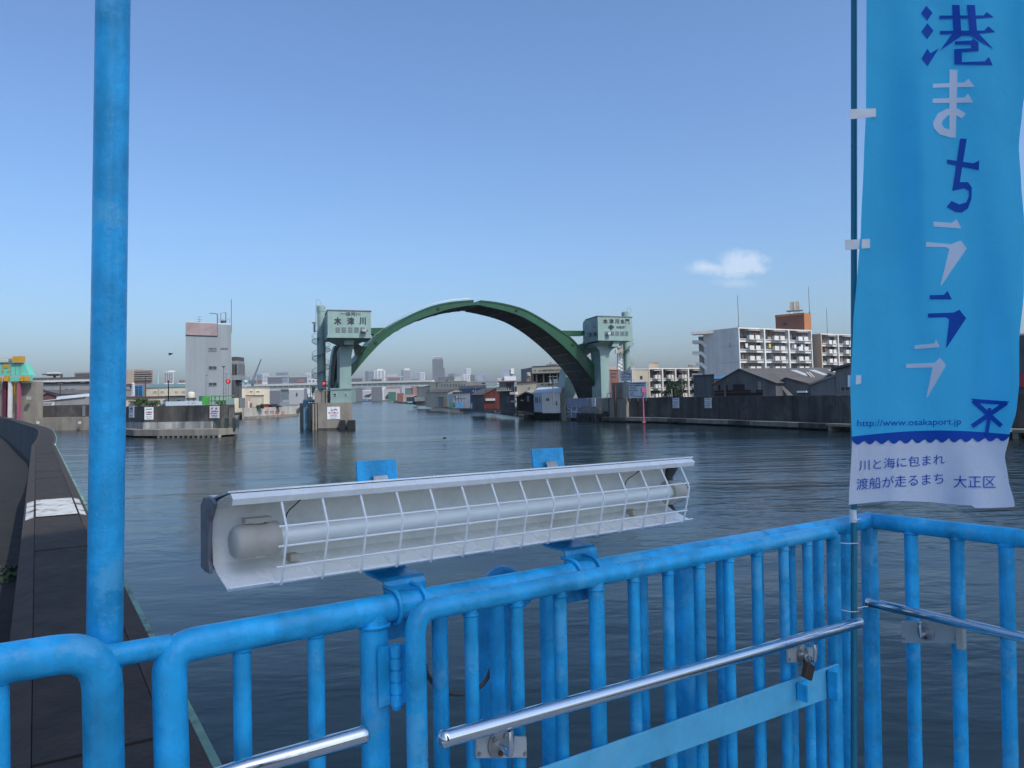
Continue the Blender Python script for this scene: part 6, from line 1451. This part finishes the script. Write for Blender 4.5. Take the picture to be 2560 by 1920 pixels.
c = fp(2020, 1678, GO + .055); ax = (D1 * .88 - Vector((0, 0, .48))).normalized(); ay = N1.cross(ax).normalized()
MB().cbox(c, ax * .0165, ay * .0185, N1 * .007).build('body', 'brass_lock', PL, bevel=.002)
ss = fp(2018, 1648, GO + .055); MB().tube(bez([c + ay * (.018 if ay.z > 0 else -.018) - ax * .008, ss - ax * .009, ss + Vector((0, 0, .012)), ss + ax * .009, c + ay * (.018 if ay.z > 0 else -.018) + ax * .008], 4), .0028, 8).build('shackle', 'dull_steel', PL)

# ---- vent pipe and cable behind the railing
VP = thing('bent_pipe', 'blue bent vent pipe poking up behind the long railing', 'pipe', fp(1236, 1900, -.12))
path_ = bez([fp(x, y, -.12) for x, y in ((1234, 1700), (1234, 1560), (1234, 1510), (1241, 1473), (1256, 1456), (1275, 1462), (1288, 1490))], 4)
MB().tube([down(fp(1234, 1560, -.12), fp(1236, 1700, -.12))] + path_, .036, 24).build('pipe', 'blue_paint', VP)
MB().lathe(path_[-1], [(.037, -.01), (.039, 0), (.039, .012), (.034, .014)], 24, path_[-1] - path_[-2]).build('rim', 'blue_paint', VP)
CB = MB().tube(bez([fp(x, y, -.03) for x, y in ((1062, 1660), (1070, 1690), (1096, 1718), (1140, 1735), (1185, 1727), (1215, 1700), (1232, 1660), (1240, 1640))], 4), .0045, 8).build('cable', 'cable_grey'); tag(CB, 'grey cable drooping in a loop behind the gate', 'cable')

# ================================================================== caged fluorescent lamp
LO = -.045
LA, LB_ = fp(541, 1352, LO), fp(1700, 1222, LO)
le = (LB_ - LA).normalized(); ll = (LB_ - LA).length; lu = N1.cross(le); lu = lu if lu.z > 0 else -lu; lu.normalize(); ln = le.cross(lu); ln = ln if ln.dot(N1) > 0 else -ln
LP = thing('tube_lamp', 'long white caged fluorescent lamp mounted above the railing', 'lamp', LA)
def lp(t, n, z): return LA + le * (t * ll) + ln * n + lu * z
def sheet(prof, t0, t1, th, name, m, parent):
    mb = MB(); n = len(prof); outer = []
    for i, (a, b) in enumerate(prof):
        d = Vector((prof[min(i + 1, n - 1)][0] - prof[max(i - 1, 0)][0], prof[min(i + 1, n - 1)][1] - prof[max(i - 1, 0)][1])).normalized()
        outer.append((a - d.y * th, b + d.x * th))
    mb.loft([lp(t0, *q) for q in prof], [lp(t0, *q) for q in outer], le * ((t1 - t0) * ll)); mb.sm = [False] * len(mb.sm)
    return mb.build(name, m, parent)
prof = [(.060, .062), (.064, .072), (.052, .080), (-.012, .064), (-.034, .050), (-.040, .0), (-.032, -.044), (-.012, -.055), (.048, -.074), (.054, -.068)]
sheet(prof, .004, .985, .0025, 'reflector', 'lamp_white', LP)
sheet([(.0535, .0815), (-.016, .0665), (-.045, .066), (-.062, .055), (-.066, 0), (-.058, -.05), (-.036, -.052)][::-1], .0, .99, .003, 'housing', 'lamp_back', LP)
for t in (-.006, .99):
    MB().extrude([lp(t, *q) for q in [(-.066, .052), (-.05, .066), (-.01, .068), (.006, .060), (-.016, .03), (-.022, -.035), (-.010, -.048), (-.010, -.054), (-.035, -.054), (-.058, -.05)]], le * .006).build('end_plate', 'lamp_end', LP)
MB().tube([lp(.06, .016, -.002), lp(.95, .016, -.002)], .0165, 24).build('glass_tube', 'lamp_glass', LP)
for t0, s_ in ((.022, 1), (.955, 1)):
    MB().lathe(lp(t0, .014, -.004), [(.022, -.004), (.0265, 0), (.028, .006), (.028, .030), (.0265, .032), (.0265, .050), (.029, .053), (.029, .070), (.02, .072)] if t0 < .5 else [(.029, -.012), (.029, .010), (.0265, .013), (.0265, .03), (.024, .036)], 26, le).build('socket', 'lamp_cap', LP)
MB().obox(lp(.035, .0, .025), le * .045, ln * .02, lu * .008).build('socket_clip', 'lamp_cap', LP)
# wire cage
nw = 15
bend = [(.050, .074), (.078, .024), (.082, .014), (.063, -.066), (.059, -.0715), (.051, -.0715), (.010, -.060)]
for k in range(nw):
    t = .075 + (.945 - .075) * k / (nw - 1); MB().tube([lp(t, *q) for q in bend], .0021, 8).build('cage_wire', 'wire_white', LP)
for n_, z_ in ((.0795, .024), (.0785, -.008), (.0715, -.042), (.060, -.0685)): MB().tube([lp(.065, n_ - .003, z_), lp(.95, n_ - .003, z_)], .0019, 8).build('cage_wire', 'wire_white', LP)
for t in (.12, .86):
    MB().obox(lp(t, .02, .060), le * .035, ln * .012, lu * .006).build('clip', 'rust', LP); MB().tube(bez([lp(t, .02, .06), lp(t - .006, .0, .045), lp(t - .01, -.02, .03), lp(t - .012, -.030, .0)], 3), .0012, 6).build('tie_wire', 'cable_grey', LP)
    MB().obox(lp(t - .01, -.02, -.05), le * .016, ln * .02, lu * .012).build('clip', 'lamp_cap', LP)
# mounting brackets
for k, (x0, x1, yt, yb, bx0, bx1, byt) in enumerate(((962, 1065, 1441, 1590, 916, 1013, 1146), (1415, 1494, 1367, 1500, 1367, 1437, 1116))):
    BK = thing('lamp_bracket', ('left' if k == 0 else 'right') + ' blue bent plate bracket clamped to the rail under the lamp', 'bracket', fp((x0 + x1) / 2, yb, -.03))
    xm = (x0 + x1) / 2; a = fp(x0, (yt + yb) / 2, -.028); b = fp(x1, (yt + yb) / 2, -.028); w_ = Vector((b.x - a.x, b.y - a.y, 0)); zt_ = fp(xm, yt, -.028).z; zb_ = fp(xm, yb, -.028).z
    a = Vector((a.x, a.y, 0)); th = .005
    bt = fp((bx0 + bx1) / 2, byt, -.15).z; slx = Vector((0, 0, (fp(x1, ry(x1)).z - fp(x0, ry(x0)).z)))
    w_ += slx; nb = -N1
    secs = [(0, zb_), (0, zt_ - .012), (.003, zt_ - .004), (.012, zt_), (.072, zt_ + .002), (.080, zt_ + .006), (.084, zt_ + .016), (.108, bt)]
    o_ = [a + nb * s_ + Vector((0, 0, z)) for s_, z in secs]; i_ = [a + nb * (s_ + (th if z < zt_ - .008 or s_ > .078 else 0)) + Vector((0, 0, z - (th if .0 < s_ < .078 else 0))) for s_, z in secs]
    mb = MB().loft(o_, i_, w_); mb.sm = [False] * len(mb.sm); mb.build('plate', 'blue_paint', BK)
    # clip from plate to lamp back, with nut
    f0 = a + w_ * .34 + nb * .100 + Vector((0, 0, bt - .03)); cw_ = w_.normalized() * .032
    f1_ = a + w_ * .34 + nb * .078 + Vector((0, 0, bt - .075)); f1b = a + w_ * .34 + nb * .072 + Vector((0, 0, bt - .13))
    MB().loft([f0, f1_, f1b], [f0 + N1 * .003, f1_ + N1 * .003, f1b + N1 * .003], cw_).build('clip_strip', 'dull_steel', BK)
    MB().lathe(f0 + cw_ * .5 + Vector((0, 0, -.018)) + N1 * .012, [(.006, 0), (.006, .006), (.003, .009)], 6, N1).build('nut', 'dull_steel', BK)
    for fr in (.2, .82):          # U-bolts round the rail
        xb = x0 + (x1 - x0) * fr; c = fp(xb, ry(xb)); rr_ = .0305
        MB().tube([c - N1 * .034 + Vector((0, 0, rr_))] + [c + (N1 * math.sin(a2) + Vector((0, 0, 1)) * math.cos(a2)) * rr_ for a2 in [q * math.pi / 10 for q in range(11)]] + [c - N1 * .034 - Vector((0, 0, rr_))], .0038, 10).build('u_bolt', 'blue_paint', BK)

# ================================================================== banner and its pole
FP_ = thing('banner_pole', 'teal plastic banner pole tied to the corner of the railing', 'pole', fp(2135, 1960, .055))
a_, b_ = fp(2135, -200, .055), fp(2135, 1900, .055)
MB().tube([a_, down(a_, b_)], .0092, 18).build('shaft', 'teal_pole_plastic', FP_)
MB().tube([fp(2132, 1274, .055), fp(2134, 1305, .055)], .0102, 16).build('tape', 'cord_white', FP_)
for pts in (((2099, 1357), (2120, 1359), (2146, 1358)), ((2102, 1524), (2125, 1529), (2146, 1529)), ((2144, 1520), (2155, 1518), (2170, 1516)), ((2128, 1296), (2140, 1300), (2152, 1296))):
    MB().tube(bez([fp(x, y, .068) for x, y in pts], 3), .0012, 6).build('zip_tie', 'cord_white', FP_)
FY = 2.30
def interp(tab, y):
    if y <= tab[0][0]: return tab[0][1]
    for (y0, x0), (y1, x1) in zip(tab, tab[1:]):
        if y <= y1:
            t = (y - y0) / (y1 - y0); t = t * t * (3 - 2 * t) * .5 + t * .5; return x0 + (x1 - x0) * t
    return tab[-1][1]
Ltab = [(-200, 2167), (0, 2166), (270, 2165), (386, 2160), (579, 2152), (663, 2145), (811, 2133), (980, 2126), (1106, 2130), (1262, 2122)]
Rtab = [(-200, 2590), (0, 2584), (239, 2561), (270, 2556), (367, 2547), (460, 2553), (560, 2561), (727, 2560), (853, 2548), (959, 2548), (1022, 2542), (1094, 2523), (1140, 2512), (1199, 2521), (1262, 2537)]
def flagY(x, y):
    s = (x - 2130) / 420
    g = .010 * math.sin(s * 7.5 + y * .0021 + .6) + .006 * math.sin(s * 15 - y * .004) + .010 * math.sin(s * 3.2 + y * .0062) + .005 * math.sin(y * .011 + s * 4)
    if y > 1000: g += .008 * math.sin(s * 13 + 1) * min(1, (y - 1000) / 200)
    return FY + .02 * s - .03 * (1 - min(1, max(s, 0) * 5)) + 2.6 * g * min(1, .08 + max(s, 0) * 2.2)
def flagP(x, y, lift=0.0):
    return at(x, y, flagY(x, y) - lift)
BN = thing('banner', 'tall light blue vertical banner with dark blue and white characters', 'banner', flagP(2140, 1260))
NYs = [-200 + k * 12 for k in range(int(1462 / 12) + 1)]
def bottom(s): return 1262 + (-8 * math.sin(s * 5.5) - 6 * s) * 1.0 + (5 if s > .75 else 0)
nx = 46
def flag_grid(y0, y1, ybot=None):
    mb = MB(); ny = max(2, int((y1 - y0) / 10))
    for j in range(ny + 1):
        for i in range(nx + 1):
            s = i / nx; y = y0 + (y1 - y0) * j / ny
            if ybot: y = y0(s) + (y1 - y0(s)) * j / ny if callable(y0) else y0 + (ybot(s) - y0) * j / ny
            mb.v.append(tuple(flagP(interp(Ltab, y) + s * (interp(Rtab, y) - interp(Ltab, y)), y)))
    for j in range(ny):
        for i in range(nx):
            k = j * (nx + 1) + i; mb.f.append((k, k + 1, k + nx + 2, k + nx + 1)); mb.sm.append(True)
    return mb
flag_grid(-200, 1092).build('blue_cloth', 'flag_blue', BN)
flag_grid(1092, 1262, bottom).build('white_hem', 'flag_white', BN)
def on_flag(polys, m, lift, name='printed_character', faces=None):
    bm = bmesh.new()
    if faces: 
        vs = [bm.verts.new((x, y, 0)) for x, y in polys]
        for f in faces:
            try: bm.faces.new([vs[i] for i in f])
            except ValueError: pass
    else:
        for pl in polys:
            try: bm.faces.new([bm.verts.new((x, y, 0)) for x, y in pl])
            except ValueError: pass
        bm.normal_update(); bmesh.ops.triangulate(bm, faces=bm.faces[:])
    xs = [v.co.x for v in bm.verts]; ys = [v.co.y for v in bm.verts]
    for x in range(int(min(xs)) // 10 * 10, int(max(xs)) + 10, 10): bmesh.ops.bisect_plane(bm, geom=bm.verts[:] + bm.edges[:] + bm.faces[:], plane_co=(x, 0, 0), plane_no=(1, 0, 0))
    for y in range(int(min(ys)) // 10 * 10, int(max(ys)) + 10, 10): bmesh.ops.bisect_plane(bm, geom=bm.verts[:] + bm.edges[:] + bm.faces[:], plane_co=(0, y, 0), plane_no=(0, 1, 0))
    bm.verts.index_update(); mb = MB(); mb.v = [tuple(flagP(v.co.x, v.co.y, lift)) for v in bm.verts]; mb.f = [tuple(v.index for v in f.verts) for f in bm.faces]; mb.sm = [True] * len(mb.f); bm.free()
    return mb.build(name, m, BN)
Z6 = lambda L: [(2040 + x * .3858, y * .3858) for x, y in L]
Z7 = lambda L: [(2040 + x * .4219, 600 + y * .4219) for x, y in L]
on_flag([Z6(L) for L in ([(715, 37), (755, 83), (722, 132), (682, 85)], [(722, 150), (761, 198), (722, 252), (685, 203)], [(685, 377), (722, 315), (742, 345), (797, 312), (725, 427)],
    [(800, 100), (1085, 100), (1107, 78), (1153, 112), (1060, 118), (800, 122)], [(803, 200), (1090, 197), (1118, 170), (1162, 208), (1060, 217), (803, 222)],
    [(882, 32), (930, 32), (942, 212), (890, 216)], [(978, 32), (1030, 32), (1045, 212), (995, 214)], [(890, 207), (1045, 207), (1152, 318), (1000, 230), (945, 230), (805, 326)],
    [(900, 268), (1010, 262), (1018, 248), (1053, 275), (1055, 330), (945, 338), (945, 402), (1095, 397), (1120, 368), (1145, 422), (897, 417), (895, 318), (1005, 312), (1005, 290), (900, 288)])], 'flag_ink', .003)
on_flag([Z6(L) for L in ([(865, 452), (917, 452), (905, 892), (865, 889)], [(758, 543), (960, 535), (988, 510), (1027, 562), (758, 568)], [(756, 640), (965, 632), (985, 607), (1020, 664), (756, 667)],
    [(970, 735), (945, 768), (900, 740), (860, 745), (825, 775), (812, 800), (830, 830), (866, 840), (866, 889), (800, 870), (765, 830), (758, 795), (790, 735), (850, 705), (920, 705)])], 'flag_print_white', .003)
on_flag([Z6(L) for L in ([(935, 897), (977, 900), (932, 1180), (985, 1180), (1010, 1215), (1007, 1290), (985, 1350), (945, 1377), (900, 1372), (847, 1340), (878, 1302), (930, 1325), (975, 1310), (992, 1270), (990, 1235), (960, 1220), (883, 1237)],
    [(850, 1033), (1020, 1058), (1058, 1040), (1055, 1103), (850, 1060)])], 'flag_ink', .003)
on_flag([Z6([(762, 1437), (880, 1445), (912, 1422), (942, 1480), (762, 1467)]), Z7([(652, 13), (800, 25), (858, 3), (893, 50), (742, 270), (738, 268), (790, 55), (770, 42), (652, 40)])], 'flag_print_white', .003)
on_flag([Z7(L) for L in ([(674, 327), (758, 325), (780, 302), (806, 353), (674, 350)], [(664, 435), (815, 430), (850, 413), (890, 463), (775, 637), (772, 634), (790, 470), (770, 457), (664, 460)])], 'flag_ink', .003)
on_flag([Z7(L) for L in ([(584, 625), (702, 613), (712, 588), (734, 635), (584, 646)], [(534, 735), (702, 728), (735, 697), (770, 742), (660, 933), (655, 930), (690, 755), (534, 758)])], 'flag_print_white', .003)
def stroke(a, b, w):
    d = (Vector(b) - Vector(a)).normalized(); p = Vector((-d.y, d.x)) * w / 2; a, b = Vector(a), Vector(b); return [tuple(a + p), tuple(b + p), tuple(b - p), tuple(a - p)]
em = [Z7(L) for L in ([(915, 940), (1147, 957), (1115, 978), (958, 966)], stroke((930, 950), (1098, 1102), 27), stroke((1130, 963), (926, 1103), 27), stroke((1028, 996), (1025, 1062), 22), stroke((1025, 1060), (1010, 1152), 22))]
for k, s_ in enumerate(em): on_flag([s_], 'flag_ink', .003 + k * .0006, 'printed_emblem')
# wave band between blue and white cloth
tp = [(0, 1168), (300, 1150), (560, 1133), (740, 1150), (830, 1153), (1000, 1140)]
def band():
    out = []
    for k in range(61):
        s = k / 60; z = 170 + 1000 * s
        yb = 1186 + 28 * abs(math.sin(s * math.pi * 13)) - 22 * s; yt_ = 1165 - 30 * math.sin(s * 3.1) - 12 * s
        out.append((s, 600 + yt_ * .4219, 600 + yb * .4219))
    return out
bd = band(); mb = MB()
for s, yt_, yb in bd:
    for j in range(4):
        y = yt_ + (yb - yt_) * j / 3; mb.v.append(tuple(flagP(interp(Ltab, y) + s * (interp(Rtab, y) - interp(Ltab, y)), y, .0025)))
for k in range(60):
    for j in range(3): mb.f.append((k * 4 + j, k * 4 + 4 + j, k * 4 + 5 + j, k * 4 + 1 + j)); mb.sm.append(True)
mb.build('printed_wave', 'flag_ink', BN)
# white cloth shows below the scallops, blue above them
def flag_text(text, x0, x1, yb0, yb1, h, m, bold=0.0, asp=1):
    vs, fs = glyphs(text, bold); on_flag([(x0 + (x1 - x0) * a, yb0 + (yb1 - yb0) * a - h * b) for a, b in vs], m, .003, 'printed_text', fs)
X7 = lambda x: 2040 + x * .4219
Y7 = lambda y: 600 + y * .4219
flag_text('http://www.osakaport.jp', X7(245), X7(860), Y7(1116), Y7(1105), 21, 'flag_ink', 0.0)
flag_text('川と海に包まれ', X7(255), X7(762), Y7(1368), Y7(1330), 27, 'flag_ink', 0)
flag_text('渡船が走るまち', X7(240), X7(755), Y7(1482), Y7(1446), 29, 'flag_ink', 0)
flag_text('大正区', X7(815), X7(1065), Y7(1468), Y7(1470), 31, 'flag_ink', 0)
for x0, x1, ya, yb_, yc, yd in ((2125, 2190, 273, 298, 271, 292), (2113, 2175, 600, 625, 597, 620), (2120, 2153, 938, 968, 938, 958)):
    q = [at(x0, ya, FY - .022), at(x1, yc, flagY(x1, yc) - .006), at(x1, yd, flagY(x1, yd) - .006), at(x0, yb_, FY - .022)]
    MB().extrude(q, (0, .0012, 0)).build('tie_tab', 'cord_white', BN)
    MB().extrude([at(x0, ya, FY - .022), at(x0, yb_, FY - .022), at(x0 + 4, yb_ - 3, FY + .03), at(x0 + 4, ya + 3, FY + .03)], (.001, 0, 0)).build('tie_tab', 'cord_white', BN)

# ================================================================== unseen block added behind the viewer to shade the ramp
sd = Vector((sun_dir.x, sun_dir.y, 0)).normalized(); sp_ = Vector((-sd.y, sd.x, 0)); bc = sd * 17
TB = thing('unseen_shade_block', 'tall concrete ferry terminal building behind the viewer that shades the ramp', 'building', (bc.x, bc.y, GZ))
cn = [(bc + sp_ * a + sd * b).xy for a, b in ((-1.2, 0), (5.2, 0), (5.2, 9), (-1.2, 9))]
MB().prism(cn, GZ - .5, 38).build('wall', 'grey_wall', TB); MB().prism([(bc + sp_ * a + sd * b).xy for a, b in ((-1.4, -.2), (5.4, -.2), (5.4, 9.2), (-1.4, 9.2))], 38.004, 38.4).build('roof', 'roof_dark', TB)
for k in range(5):
    for j in range(3):
        o_ = bc + sp_ * (-.6 + j * 2.0) - sd * .06; MB().obox((o_.x, o_.y, 6 + k * 6), sp_ * 1.3, sd * .2, (0, 0, 2.2)).build('window', 'window_dark', TB)

# ================================================================== haze
def haze(density):
    o = MB().obox((-3660, -160, -2.8), (7320, 0, 0), (0, 3820, 0), (0, 0, 230)).build('haze', 'flag_white', None, 'stuff')
    m = bpy.data.materials.new('haze'); m.use_nodes = True; n, l = m.node_tree.nodes, m.node_tree.links; n.clear()
    out = n.new('ShaderNodeOutputMaterial'); v = n.new('ShaderNodeVolumePrincipled'); v.inputs['Density'].default_value = density; v.inputs['Color'].default_value = (0.82, 0.91, 1.0, 1); v.inputs['Anisotropy'].default_value = 0.0
    l.new(v.outputs[0], out.inputs['Volume']); o.data.materials.clear(); o.data.materials.append(m)
    tag(o, 'thin pale air haze over the river and the distant city', 'haze')

haze(0.00006)
